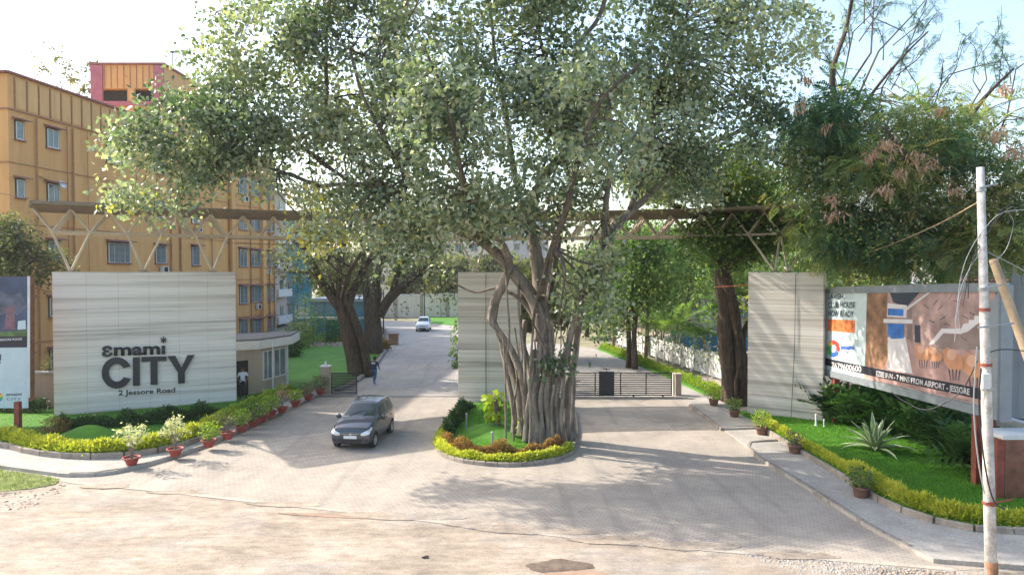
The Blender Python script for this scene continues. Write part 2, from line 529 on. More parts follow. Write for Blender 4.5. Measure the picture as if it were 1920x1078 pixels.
def npmesh(name, verts, nv, tris, mat, vals=None):
    """verts (N*nv,3); tris (k,3) pattern per instance; vals one value per instance"""
    Ninst = len(verts) // nv
    base = (np.arange(Ninst) * nv)[:, None, None]
    F = (tris[None, :, :] + base).reshape(-1, 3).astype(np.int32)
    me = bpy.data.meshes.new(name)
    me.vertices.add(len(verts)); me.loops.add(F.size); me.polygons.add(len(F))
    me.vertices.foreach_set('co', verts.astype(np.float32).ravel())
    me.loops.foreach_set('vertex_index', F.ravel())
    me.polygons.foreach_set('loop_start', (np.arange(len(F)) * 3).astype(np.int32))
    me.update(calc_edges=True)
    if vals is not None:
        at = me.attributes.new('v', 'FLOAT', 'FACE')
        at.data.foreach_set('value', np.repeat(vals, len(tris)).astype(np.float32))
    me.materials.append(M[mat])
    return me
def unit(a):
    return a / np.maximum(np.linalg.norm(a, axis=1, keepdims=True), 1e-9)
def leaves(P, size, up=0.5, droop=0.5, aspect=0.5, vals=None, name='leaves', mat='leaf_green', sizevar=0.3, fold=0.15):
    """folded lozenge leaves at points P"""
    n = len(P)
    s = size * (1 + sizevar * rng.uniform(-1, 1, n))[:, None]
    nr = unit(rng.normal(size=(n, 3)) + np.array([0, 0, up]))
    ax = rng.normal(size=(n, 3)) + np.array([0, 0, -droop])
    ax = unit(ax - nr * np.sum(ax * nr, 1, keepdims=True))
    sd = np.cross(nr, ax)
    v = np.empty((n, 4, 3))
    v[:, 0] = P
    v[:, 1] = P + ax * s * 0.45 + sd * s * aspect * 0.5 + nr * s * fold
    v[:, 2] = P + ax * s
    v[:, 3] = P + ax * s * 0.45 - sd * s * aspect * 0.5 + nr * s * fold
    if vals is None: vals = rng.uniform(0, 1, n)
    return npmesh(name, v.reshape(-1, 3), 4, np.array([[0, 1, 2], [0, 2, 3]]), mat, vals)
def blades(P, h, w, name, mat, lean=0.35, vals=None):
    n = len(P)
    hh = h * rng.uniform(0.6, 1.3, n)[:, None]
    an = rng.uniform(0, 2 * np.pi, n)
    sd = np.stack([np.cos(an), np.sin(an), 0 * an], 1) * w
    tip = rng.normal(size=(n, 3)) * lean; tip[:, 2] = 1
    v = np.empty((n, 3, 3))
    v[:, 0] = P - sd; v[:, 1] = P + sd; v[:, 2] = P + tip * hh
    if vals is None: vals = rng.uniform(0, 1, n)
    return npmesh(name, v.reshape(-1, 3), 3, np.array([[0, 1, 2]]), mat, vals)
# feathery frond template: rachis with pairs of narrow pinnae
def frond_template(pairs=6, L=1.0, pl=0.36, pw=0.085, sag=0.25):
    V = []; T = []
    for i in range(pairs):
        x = L * (0.15 + 0.85 * i / (pairs - 1))
        z = -sag * (x / L) ** 2
        l = pl * (0.65 + 0.7 * math.sin(math.pi * (0.15 + 0.8 * i / (pairs - 1)))) * 0.8
        for sg in (-1, 1):
            k = len(V)
            V += [(x - pw * 0.5, 0, z), (x + 0.3 * l - pw, sg * l * 0.55, z - 0.02), (x + 0.45 * l, sg * l, z - 0.12 * l), (x + pw * 0.8, sg * l * 0.3, z)]
            T += [(k, k + 1, k + 2), (k, k + 2, k + 3)]
    k = len(V)
    V += [(0, -0.012, 0.0), (0, 0.012, 0.0), (L, 0, -sag)]
    T += [(k, k + 1, k + 2)]
    return np.array(V, float), np.array(T)
def fronds(P, dirs, size, tmpl, name, mat, vals=None, sizevar=0.3, tilt=0.5):
    V, T = tmpl
    n = len(P)
    ax = unit(dirs)
    upv = np.array([0, 0, 1.0]) + rng.normal(size=(n, 3)) * tilt
    sd = unit(np.cross(upv, ax)); nz = np.cross(ax, sd)
    s = size * (1 + sizevar * rng.uniform(-1, 1, n))
    v = (V[None, :, 0, None] * ax[:, None] + V[None, :, 1, None] * sd[:, None] + V[None, :, 2, None] * nz[:, None]) * s[:, None, None] + P[:, None]
    if vals is None: vals = rng.uniform(0, 1, n)
    return npmesh(name, v.reshape(-1, 3), len(V), T, mat, vals)

def meshobj(name, me, parent=None, smooth=False):
    """me holds world coordinates"""
    if parent:
        me.transform(wm(parent).inverted())
    o = bpy.data.objects.new(name, me)
    COL.objects.link(o)
    if parent: o.parent = parent
    return o
def in_blob(blobs, n, shell=0.0):
    """random points in a list of ellipsoids (centre, radii)"""
    vol = np.array([b[1][0] * b[1][1] * b[1][2] for b in blobs]) ** 0.62
    idx = rng.choice(len(blobs), n, p=vol / vol.sum())
    d = unit(rng.normal(size=(n, 3)))
    r = rng.uniform(shell, 1, n) ** (1 / 3)
    C = np.array([tuple(b[0]) for b in blobs])[idx]
    S = np.array([tuple(b[1]) for b in blobs])[idx]
    return C + d * r[:, None] * S
def gapfilter(P, sc, thr, off=0.0):
    keep = [noise.noise(Vector((p[0] * sc + off, p[1] * sc, p[2] * sc))) > thr for p in P]
    return P[np.array(keep)]
def make_tree(name, label, cat, base, limbs, blobs, nclump, nleaf, lsize, lmat, barkm='bark_dark', twigm='twig', group=None,
              clump_r=0.7, gap=-0.25, gsc=0.33, up=0.5, droop=0.6, aspect=0.55, mode='leaf', tmpl=None, n=8, wob=0.35, twig_r=0.035, maxtwig=400, vshift=None, parent_trunk='trunk', light=0.0):
    t = thing(name, label, cat, base, 0, group)
    tb = MB()
    nodes = []
    for pts, r0, r1 in limbs:
        q = smoothline(pts, 5)
        m_ = len(q)
        rad = [r0 + (r1 - r0) * (i / (m_ - 1)) ** 0.8 for i in range(m_)]
        tb.tube(q, rad, n, wob=wob)
        nodes += [(tuple(x), rr) for x, rr in zip(q, rad)][m_ // 4:]
    C = gapfilter(in_blob(blobs, nclump, 0.15), gsc, gap, base[0])
    NP_ = np.array([x[0] for x in nodes])
    tw = MB()
    pick = rng.permutation(len(C))[:maxtwig]
    for i in pick:
        c = C[i]
        dd = np.linalg.norm(NP_ - c, axis=1)
        k = int(np.argmin(dd))
        a = Vector(NP_[k]); b = Vector(c)
        if (b - a).length > 7 or (b - a).length < 0.3: continue
        mid = (a + b) / 2 + Vector(rng.normal(size=3) * 0.12 * (b - a).length) + Vector((0, 0, 0.12 * (b - a).length))
        r = min(nodes[k][1] * 0.6, twig_r * (0.6 + 0.35 * (b - a).length))
        tw.tube([a, a.lerp(mid, 0.5) + Vector(rng.normal(size=3) * 0.05), mid, b], [r, r * 0.8, r * 0.6, 0.008], 4, cap=False)
    tb.build(parent_trunk, barkm, t, smooth=True, world=True)
    tw.build('branches', twigm, t, world=True)
    k = nleaf
    P = np.repeat(C, k, axis=0)
    off = rng.normal(size=(len(P), 3)) * np.array([1, 1, 0.7]) * clump_r * 0.55
    P = P + off
    vb = np.array([noise.noise(Vector((c[0] * 0.4, c[1] * 0.4, c[2] * 0.4 + 9))) for c in C])
    vals = np.clip(0.45 + 0.7 * np.repeat(vb, k) + rng.normal(size=len(P)) * 0.2 + light, 0, 1)
    if vshift is not None:
        vals = np.clip(vals + vshift(P), 0, 1)
    if mode == 'leaf':
        me = leaves(P, lsize, up, droop, aspect, vals, 'crown', lmat)
    else:
        dirs = off + np.array([0, 0, -0.25]) + rng.normal(size=(len(P), 3)) * 0.2
        me = fronds(P, dirs, lsize, tmpl, 'crown', lmat, vals)
    cr = meshobj('crown', me, t)
    return t
def bx(name, c, size, mat, parent=None, rotz=0):
    return MB().box(c, size, rotz).build(name, mat, parent)
def text_mesh(s, size, extrude=0.0, bold=0.0, sx=1.0):
    cu = bpy.data.curves.new('txt', 'FONT')
    cu.body = s; cu.size = size; cu.extrude = extrude; cu.offset = bold
    cu.resolution_u = 3
    o = bpy.data.objects.new('txt', cu)
    COL.objects.link(o)
    bpy.context.view_layer.update()
    dg = bpy.context.evaluated_depsgraph_get()
    me = bpy.data.meshes.new_from_object(o.evaluated_get(dg))
    bpy.data.objects.remove(o)
    if sx != 1.0: me.transform(Matrix.Diagonal((sx, 1, 1, 1)))
    return me
def text_on(name, s, P0, P1, height, mat, parent, extrude=0.0, bold=0.0, up=Vector((0, 0, 1)), push=0.0):
    """lettering whose baseline runs from P0 to P1 (world), stretched to fill it, cap height = height"""
    me = text_mesh(s, 1.0, 0.0, bold)
    xs = [v.co.x for v in me.vertices]; ys = [v.co.y for v in me.vertices]
    x0, x1 = min(xs), max(xs); y0 = 0.0; y1 = max(ys)
    ux = (Vector(P1) - Vector(P0)); Lw = ux.length; ux.normalize()
    nrm = ux.cross(up).normalized()       # towards the reader
    bm = bmesh.new(); bm.from_mesh(me)
    if extrude:
        geom = bmesh.ops.extrude_face_region(bm, geom=bm.faces[:])
        for g in geom['geom']:
            if isinstance(g, bmesh.types.BMVert): g.co.z += 1.0
    for v in bm.verts:
        w = Vector(P0) + ux * ((v.co.x - x0) / (x1 - x0) * Lw) + up * ((v.co.y - y0) / (y1 - y0) * height) + nrm * (push + (extrude if v.co.z > 0.5 else 0))
        v.co = w
    bm.to_mesh(me); bm.free()
    me.materials.clear(); me.materials.append(M[mat])
    return meshobj(name, me, parent)

# ================================================================== THE GROUND
struct(MB().prism([(-400, -60), (400, -60), (400, 900), (-400, 900)], -0.55, -0.06).build('terrain', 'terrain'))
# sandy verge, slightly uneven sheet
def sheet(name, x0, x1, y0, y1, st, hfun, mat):
    nx = int((x1 - x0) / st) + 1; ny = int((y1 - y0) / st) + 1
    V = []; F = []
    for j in range(ny):
        for i in range(nx):
            x = x0 + i * st; y = y0 + j * st
            V.append((x, y, hfun(x, y)))
    for j in range(ny - 1):
        for i in range(nx - 1):
            a = j * nx + i
            F.append((a, a + 1, a + nx + 1, a + nx))
    mb = MB(); mb.v = V; mb.f = F; mb.mi = [0] * len(F)
    return mb.build(name, mat, smooth=True)
def hg(x, y):
    return 0.0 + 0.012 * noise.noise(Vector((x * 0.5, y * 0.9, 0))) + 0.005 * noise.noise(Vector((x * 2, y * 2.6, 3)))
struct(sheet('ground', -34, 30, 6, 30, 0.3, hg, 'sand'))

def L2(pts, z=0.0):
    return [G(x, y, z) for x, y in pts]
EDGE = L2([(128, 905), (300, 922), (470, 941), (700, 966), (960, 996), (1180, 1021), (1420, 1040), (1700, 1062), (1790, 1070)])
kl_px = [(128, 895), (182, 893), (240, 884), (330, 859), (400, 834), (470, 804), (530, 777), (600, 743), (625, 734)]
KL = smoothline(L2(kl_px), 6)
kr1_px = [(1290, 758), (1318, 778), (1345, 799), (1358, 808)]
kr2_px = [(1397, 836), (1420, 861), (1460, 886), (1540, 936), (1640, 1000), (1750, 1056)]
KR1 = smoothline(L2(kr1_px), 5); KR2 = smoothline(L2(kr2_px), 6)
fore = [(-30, 29.5)] + [tuple(p)[:2] for p in EDGE] + [(22, 17), (22, 46), (-30, 46)]
struct(MB().prism(fore, -0.6, 0.012).build('forecourt_paving', 'pavers'))
# threshold strip of cement along the paving edge
off = []
st = MB()
for a, b2 in zip(EDGE[:-1], EDGE[1:]):
    d = (b2 - a).normalized(); nrm = Vector((-d.y, d.x, 0))
    q = [a - nrm * 0.03, b2 - nrm * 0.03, b2 + nrm * 0.14, a + nrm * 0.14]
    st.prism(q, -0.3, 0.0165)
struct(st.build('threshold_strip', 'strip'))
# inner drives
yA = G(800, 745).y
dl = [(G(600, 744).x, yA), (G(866, 744).x, yA)] + [tuple(G(x, y))[:2] for x, y in ((900, 690), (905, 640), (905, 606), (700, 601), (715, 612), (728, 640), (722, 662), (700, 690), (662, 722))]
struct(MB().prism(dl, -0.4, 0.018).build('drive', 'drive'), )
dr = [tuple(G(x, y))[:2] for x, y in ((960, 748), (1300, 748), (1318, 738), (1250, 705), (1180, 677), (1110, 652), (1000, 640), (960, 660))]
struct(MB().prism(dr, -0.4, 0.016).build('side_drive', 'drive'))
struct(bx('gate_track', (G(1120, 746).x, G(1120, 746).y, 0.03), (10.0, 0.22, 0.03), 'strip'))
struct(bx('drain_channel', (G(740, 744).x, G(740, 744).y, 0.026), (9.0, 0.10, 0.012), 'dark'))

# ---- footpaths
PL_IN = L2([(-140, 832), (0, 842), (60, 857), (150, 866), (250, 862), (330, 846), (400, 822), (440, 798), (500, 770), (560, 745), (606, 728)])
path_l = [tuple(p)[:2] for p in KL] + [tuple(p)[:2] for p in PL_IN[::-1]] + [tuple(G(-140, 868))[:2], tuple(G(0, 879))[:2], tuple(G(110, 894))[:2]]
struct(MB().prism(path_l, -0.4, 0.13).build('footpath', 'path'))
def kerb(name, line, w, h, inward, mat='kerb', slen=0.9, z0=-0.25):
    """kerb stones end to end along a line, each a piece of its own"""
    root = bpy.data.objects.new(name, None); COL.objects.link(root); WM[root.name] = Matrix.Identity(4)
    root['kind'] = 'structure'
    pts = resample(line, slen)
    for a, b2 in zip(pts[:-1], pts[1:]):
        d = b2 - a; L = d.length
        if L < 0.2: continue
        an = math.atan2(d.y, d.x)
        me = MB().bevbox((L / 2, inward * w / 2, (h + z0) / 2), (L - 0.018, w, h - z0), 0.025).mesh('kerb_stone', mat)
        place('kerb_stone', me, root, Matrix.Translation((a.x, a.y, random.uniform(-0.006, 0.008))) @ Matrix.Rotation(an + random.uniform(-0.01, 0.01), 4, 'Z'))
    return root
kerb('footpath_kerb', KL, 0.16, 0.155, 1)
# right footpath: upper piece, ramp, lower piece
PRI = L2([(1325, 742), (1345, 752), (1385, 775), (1420, 797), (1440, 815), (1500, 853), (1560, 889), (1590, 908), (1650, 947), (1720, 977), (1830, 1003), (2060, 1012)])
up_poly = [tuple(p)[:2] for p in KR1] + [tuple(G(1440, 805))[:2]] + [tuple(p)[:2] for p in PRI[:4][::-1]]
struct(MB().prism(up_poly, -0.4, 0.125).build('footpath', 'path'))
ramp_poly = L2([(1358, 808), (1397, 836), (1475, 832), (1440, 806)])
struct(MB().prism(ramp_poly, -0.4, 0.045).build('footpath_ramp', 'path'))
lo_poly = [tuple(p)[:2] for p in KR2] + [tuple(G(2000, 1075))[:2]] + [tuple(p)[:2] for p in PRI[5:][::-1]] + [tuple(G(1478, 832))[:2]]
struct(MB().prism(lo_poly, -0.4, 0.12).build('footpath', 'path'))
kerb('footpath_kerb', KR1[::-1], 0.16, 0.15, 1)
kerb('footpath_kerb', smoothline(L2([(1478, 829), (1430, 830), (1397, 836), (1420, 861), (1460, 886), (1540, 936), (1640, 1000), (1750, 1056)]), 5), 0.15, 0.15, 1)
kerb('footpath_kerb', smoothline(L2([(1358, 808), (1400, 804), (1440, 805)]), 3), 0.13, 0.14, 1, slen=0.7)

# ---- planting beds: edging stones and lawns
def bed(line, back, zt, name='lawn', kz=None, mound=None, res=0.45):
    out = [tuple(p)[:2] for p in line] + [tuple(p)[:2] for p in back]
    return struct(MB().prism(out, -0.4, zt).build(name, 'lawn'))
PLL = smoothline(PL_IN, 5)
kerb('planter_edging', PLL[::-1], 0.12, 0.34, 1, 'edging', 1.1)
PLb = [Vector((-14.0, 38.2, 0)), Vector((-15.5, 36.2, 0)), Vector((-22, 33.6, 0)), Vector((-30, 33.6, 0))]
bed(PLL, PLb, 0.30)
# grassy hump
def mound(name, c, rx, ry, h, z0, rot=0.0):
    mb = MB(); n = 24; rings = 7
    prof = []
    for i in range(rings + 1):
        t = i / rings
        prof.append((t, (math.cos(t * math.pi) + 1) / 2))
    k = 0
    for r, z in prof:
        for j in range(n):
            an = 2 * math.pi * j / n
            x = r * rx * math.cos(an); y = r * ry * math.sin(an)
            mb.v.append((c[0] + x * math.cos(rot) - y * math.sin(rot), c[1] + x * math.sin(rot) + y * math.cos(rot), z0 - 0.03 + z * h))
    for i in range(rings):
        for j in range(n):
            j2 = (j + 1) % n
            mb.f.append((i * n + j, (i + 1) * n + j, (i + 1) * n + j2, i * n + j2)); mb.mi.append(0)
    return struct(mb.build(name, 'lawn', smooth=True))
gm = G(150, 828, 0.3)
mound('lawn_mound', (gm.x, gm.y + 0.7), 1.9, 0.9, 0.55, 0.30, -0.1)
gm2 = G(40, 832, 0.3)
mound('lawn_mound', (gm2.x - 0.8, gm2.y + 0.9), 1.8, 0.8, 0.3, 0.30, 0.0)
# right bed
PR = smoothline(PRI[3:], 5)
kerb('planter_edging', PR, 0.12, 0.30, -1, 'edging', 0.9)
bed(PR, [Vector((19, 16.6, 0)), Vector((19, 33.5, 0)), Vector((11.0, 33.0, 0))], 0.27)
# narrow strip bed beside the side drive
strip_in = smoothline(L2([(1120, 655), (1180, 680), (1250, 708), (1320, 741), (1345, 752)]), 4)
bk = [p + Vector((1.3, 1.6, 0)) for p in strip_in]
bed(strip_in, bk[::-1], 0.12)
# far lawn on the left of the drive
fl = L2([(500, 752), (560, 746), (606, 736), (660, 716), (692, 690), (716, 662), (722, 640), (714, 630), (540, 628), (500, 650)])
struct(MB().prism([tuple(p)[:2] for p in fl], -0.4, 0.10).build('lawn', 'lawn'))
kerb('drive_kerb', smoothline(L2([(636, 735), (664, 722), (700, 693), (722, 665), (731, 645), (727, 622), (712, 608)]), 5), 0.3, 0.2, 1, 'kerb', 1.2)
struct(MB().prism(L2([(800, 606), (905, 616), (905, 596), (800, 594)]), -0.3, 0.06).build('lawn', 'lawn'))
# grass patch beside the road, left
gp = [tuple(G(x, y))[:2] for x, y in ((-160, 862), (0, 881), (70, 890), (112, 899), (104, 908), (60, 916), (0, 922), (-160, 935))]
VERGE = gp

# ---- island
IS_px = [(1076, 852), (1040, 867), (960, 876), (880, 871), (832, 858), (815, 838), (828, 812), (846, 788), (862, 768), (900, 757), (1000, 752), (1066, 760), (1084, 800)]
ISL = [G(x, y) for x, y in IS_px]
ISL = smoothline(ISL + [ISL[0]], 5)
ctr = sum(ISL, Vector()) / len(ISL)
kerb('island_kerb', ISL, 0.13, 0.16, -1 if (ISL[1] - ISL[0]).cross(ctr - ISL[0]).z < 0 else 1, 'edging', 0.45)
struct(MB().prism([tuple(ctr + (p - ctr) * 0.965)[:2] for p in ISL[:-1]], -0.3, 0.15).build('lawn', 'lawn'))
mound('lawn_mound', tuple(G(930, 815)[:2]), 1.9, 2.2, 0.28, 0.15)

# ---- grass blades as ground cover
def in_poly(P, poly):
    x, y = P[:, 0], P[:, 1]
    ins = np.zeros(len(P), bool)
    n = len(poly)
    for i in range(n):
        x1, y1 = poly[i][0], poly[i][1]; x2, y2 = poly[(i + 1) % n][0], poly[(i + 1) % n][1]
        c = ((y1 > y) != (y2 > y)) & (x < (x2 - x1) * (y - y1) / (y2 - y1 + 1e-12) + x1)
        ins ^= c
    return ins
def grass(poly, z, dens, h, name='grass', w=0.012, mat='grassblade', label='short green lawn grass', mfun=None, lean=0.5):
    poly = [(p[0], p[1]) for p in poly]
    xs = [p[0] for p in poly]; ys = [p[1] for p in poly]
    a = (max(xs) - min(xs)) * (max(ys) - min(ys))
    P = np.stack([rng.uniform(min(xs), max(xs), int(a * dens)), rng.uniform(min(ys), max(ys), int(a * dens)), np.zeros(int(a * dens))], 1)
    P = P[in_poly(P, poly)]
    P[:, 2] = z
    if mfun is not None: P[:, 2] = mfun(P)
    o = meshobj(name, blades(P, h, w, name, mat, lean))
    tag(o, label, 'grass', kind='stuff')
    return o
M['vergeblade'] = leafmat('verge_blade', [(0.0, (0.09, 0.14, 0.02)), (0.6, (0.17, 0.24, 0.04)), (1.0, (0.34, 0.33, 0.12))], 0.6, 0.4)
M['verge'] = pm('verge_turf', (0.17, 0.19, 0.06), .5, 2.5, .95, 0, .5)
grass([tuple(p)[:2] for p in PR] + [(16.3, 18.0), (16.3, 31.5), (13.0, 32.0)], 0.27, 420, 0.06, label='mown grass on the bed below the long billboard')
grass([tuple(p)[:2] for p in PLL] + [tuple(p)[:2] for p in PLb], 0.29, 160, 0.06, label='mown grass in the bed before the name wall')
grass([tuple(ctr + (p - ctr) * 0.9)[:2] for p in ISL[:-1]], 0.15, 300, 0.06, label='mown grass on the traffic island round the banyan')
grass(gp, 0.0, 330, 0.10, mat='vergeblade',  label='rough tufted grass patch at the roadside', lean=0.8)

struct(MB().prism(gp, -0.3, 0.02).build('grass_verge', 'verge'))
# ---- loose stones
def stones(area, n, smin, smax, mat, label, z=0.0, name='gravel'):
    poly = [(p[0], p[1]) for p in area]
    xs = [p[0] for p in poly]; ys = [p[1] for p in poly]
    P = np.stack([rng.uniform(min(xs), max(xs), n * 3), rng.uniform(min(ys), max(ys), n * 3), np.full(n * 3, z)], 1)
    P = P[in_poly(P, poly)][:n]
    m_ = len(P)
    base = np.array([[1, 0, 0], [0, 1, 0], [-1, 0, 0], [0, -1, 0], [0.1, 0.1, 0.7], [0, 0, -0.6]])
    T = np.array([[0, 1, 4], [1, 2, 4], [2, 3, 4], [3, 0, 4], [1, 0, 5], [2, 1, 5], [3, 2, 5], [0, 3, 5]])
    s = rng.uniform(smin, smax, m_) * rng.uniform(0.5, 1, m_)
    V = base[None] * (1 + 0.35 * rng.uniform(-1, 1, (m_, 6, 3))) * s[:, None, None]
    V[:, :, 2] *= 0.7
    an = rng.uniform(0, 6.28, m_); c, si = np.cos(an), np.sin(an)
    x = V[:, :, 0] * c[:, None] - V[:, :, 1] * si[:, None]; y = V[:, :, 0] * si[:, None] + V[:, :, 1] * c[:, None]
    V = np.stack([x, y, V[:, :, 2]], 2) + P[:, None]
    o = meshobj(name, npmesh(name, V.reshape(-1, 3), 6, T, mat))
    return tag(o, label, 'gravel', kind='stuff')
stones(L2([(1380, 1036), (1700, 1064), (1860, 1076), (1860, 1110), (1560, 1110), (1440, 1060)]), 2600, 0.02, 0.055, 'stone', 'grey crushed stones along the paving edge', 0.0)
stones(L2([(1640, 1064), (1790, 1072), (1790, 1100), (1660, 1100)]), 260, 0.03, 0.07, 'leafdry' if 'leafdry' in M else 'brickchip', 'brown chips and dry litter by the pole foot', 0.01)
stones(L2([(-40, 915), (60, 918), (118, 906), (128, 914), (60, 950), (-40, 975)]), 240, 0.02, 0.09, 'brickchip', 'broken brick rubble at the end of the grass patch', 0.0, 'rubble')
stones(L2([(0, 930), (700, 985), (1900, 1100), (0, 1100)]), 220, 0.012, 0.035, 'brickchip', 'small stones scattered over the sand', -0.01)
stones(L2([(820, 885), (1700, 1040), (1500, 900), (1100, 800), (840, 800)]), 160, 0.012, 0.03, 'brickchip', 'crumbs and dry leaves scattered on the paving', 0.02)

# ================================================================== NAME WALLS
def marble_wall(name, label, x0, y0, x1, y1, h, th, sl, sh, mat, cat='wall', group=None, zb=0.0):
    """slab-clad wall; front face from (x0,y0) to (x1,y1), thickness behind"""
    d = Vector((x1 - x0, y1 - y0, 0)); L = d.length
    an = math.atan2(d.y, d.x)
    t = thing(name, label, cat, (x0, y0, 0), an, group)
    MB().box((L / 2, th / 2 + 0.012, (h + zb) / 2 - 0.1), (L - 0.02, th - 0.02, h - zb + 0.18)).build('core', 'joint', t)
    nx = max(1, round(L / sl)); nz = max(1, round(h / sh))
    w = L / nx; hh = h / nz
    me = MB().box((0, 0, 0), (w - 0.007, 0.03, hh - 0.007)).mesh('marble_slab', mat)
    for i in range(nx):
        for j in range(nz):
            place('marble_slab', me, t, Matrix.Translation(((i + 0.5) * w, -0.005 + random.uniform(-0.0015, 0.0015), (j + 0.5) * hh)))
    # cheeks and coping, cut to the wall
    MB().box((-0.014, th / 2 + 0.02, h / 2), (0.03, th - 0.02, h)).build('end_slab', mat, t)
    MB().box((L + 0.014, th / 2 + 0.02, h / 2), (0.03, th - 0.02, h)).build('end_slab', mat, t)
    MB().box((L / 2, th / 2, h + 0.018), (L + 0.06, th + 0.06, 0.035)).build('coping', mat, t)
    return t
WL0 = G(103, 791); WL1 = G(443, 762)
HW = 6.97
lw = marble_wall('name_wall', 'large pale streaked marble wall with dark raised lettering beside the car', WL0.x, WL0.y, WL1.x, WL1.y, HW, 0.55, 1.3, 0.63, 'marble')
WM0 = G(860, 756); WM1 = G(974, 758)
mw = marble_wall('marble_wall', 'middle grey-beige streaked marble pylon just behind the banyan', WM0.x, WM0.y, WM1.x, WM1.y, 6.95, 0.5, 1.6, 0.6, 'marble_grey')
WR0 = G(1402, 784); WR1 = G(1542, 800)
rw = marble_wall('marble_wall', 'right grey streaked marble wall between the dark tree and the billboard', WR0.x, WR0.y, WR1.x, WR1.y, 6.95, 0.5, 2.35, 0.6, 'marble_grey')
for px_, wl, a_, b_ in ((1491, rw, WR0, WR1),):
    p0 = ONV(px_, 520, a_, b_)
    MB().tube([(p0.x, p0.y - 0.05, 6.9), (p0.x - 0.02, p0.y - 0.05, 3.5), (p0.x - 0.15, p0.y - 0.05, 0.3)], 0.012, 4).build('cable', 'black', wl, world=True)
for px_ in (911,):
    p0 = ONV(px_, 520, WM0, WM1)
    MB().tube([(p0.x, p0.y - 0.05, 6.9), (p0.x, p0.y - 0.05, 0.3)], 0.012, 4).build('cable', 'black', mw, world=True)

# raised letters on the name wall
SIGN = thing('sign_lettering', 'dark raised company name lettering with street address on the pale name wall', 'lettering', tuple(ONV(275, 700, WL0, WL1)), 0)
dW = (WL1 - WL0); dW.z = 0; dW.normalize()
nW = Vector((dW.y, -dW.x, 0))          # out of the wall, towards the road
SG_S = 1617 / 240.0
def SP(zx, zy, push=0.0):
    p = ONV(160 + zx / SG_S, 600 + zy / SG_S, WL0, WL1)
    return p + nW * push
def slab_letter(name, outline, t0=0.02, t1=0.14, label=None):
    """outline in enlarged-photo coordinates, made solid on the wall"""
    P = [SP(x, y) for x, y in outline]
    mb = MB()
    n = len(P)
    f = [p + nW * t1 for p in P]; bk_ = [p + nW * t0 for p in P]
    mb.v = [tuple(p) for p in bk_ + f]
    for i in range(n):
        j = (i + 1) % n
        mb.f.append((i, j, n + j, n + i)); mb.mi.append(0)
    pts2 = [Vector((x, -y, 0)) for x, y in outline]
    for tri in tessellate_polygon([pts2]):
        a, b2, c = tri
        if (pts2[b2] - pts2[a]).cross(pts2[c] - pts2[a]).z < 0: b2, c = c, b2
        mb.f.append((n + a, n + b2, n + c)); mb.mi.append(0)
    me = mb.mesh(name, 'letter')
    bm = bmesh.new(); bm.from_mesh(me); bmesh.ops.recalc_face_normals(bm, faces=bm.faces[:]); bm.to_mesh(me); bm.free()
    o = meshobj(name, me, SIGN)
    if label: o['label'] = label
    return o
def arc(cx, cy, rx, ry, a0, a1, n=22):
    return [(cx + rx * math.cos(R(a0 + (a1 - a0) * i / n)), cy - ry * math.sin(R(a0 + (a1 - a0) * i / n))) for i in range(n + 1)]
slab_letter('letter', arc(398, 662, 190, 196, 24, 338) + arc(398, 662, 98, 112, 338 - 8, 24 + 8)[0:])
slab_letter('letter', [(600, 470), (688, 463), (690, 822), (602, 826)])
slab_letter('letter', [(708, 462), (1024, 455), (1024, 512), (912, 516), (914, 808), (826, 812), (824, 520), (708, 526)])
slab_letter('letter', [(1038, 452), (1136, 448), (1215, 598), (1290, 440), (1378, 436), (1256, 648), (1256, 790), (1172, 796), (1168, 655)])
text_on('letter', 'mam\u0131', SP(362, 444), SP(1008, 420), (SP(362, 340) - SP(362, 444)).length, 'letter', SIGN, 0.12, 0.03)
# epsilon
slab_letter('letter', [(340, 372), (336, 345), (312, 326), (272, 322), (232, 332), (212, 356), (220, 380), (240, 392), (214, 408), (208, 432), (230, 456), (272, 464), (318, 454), (342, 430), (340, 406), (310, 408), (302, 430), (276, 436), (256, 426), (256, 406), (300, 402), (300, 378), (262, 378), (256, 360), (276, 350), (298, 352), (308, 374)])
# star over the last letter replaces its dot
for k in range(3):
    a0 = R(90 + k * 60)
    dx, dy = math.cos(a0), math.sin(a0)
    ox, oy = -dy * 7, dx * 7
    cx, cy = 986, 250
    slab_letter('letter_star', [(cx + dx * 40 + ox, cy - dy * 40 - oy), (cx + dx * 40 - ox, cy - dy * 40 + oy), (cx - dx * 40 - ox, cy + dy * 40 + oy), (cx - dx * 40 + ox, cy + dy * 40 - oy)])
text_on('letter', '2 Jessore Road', SP(420, 948), SP(1134, 908), (SP(420, 878) - SP(420, 944)).length * 0.95, 'letter', SIGN, 0.05, 0.012)

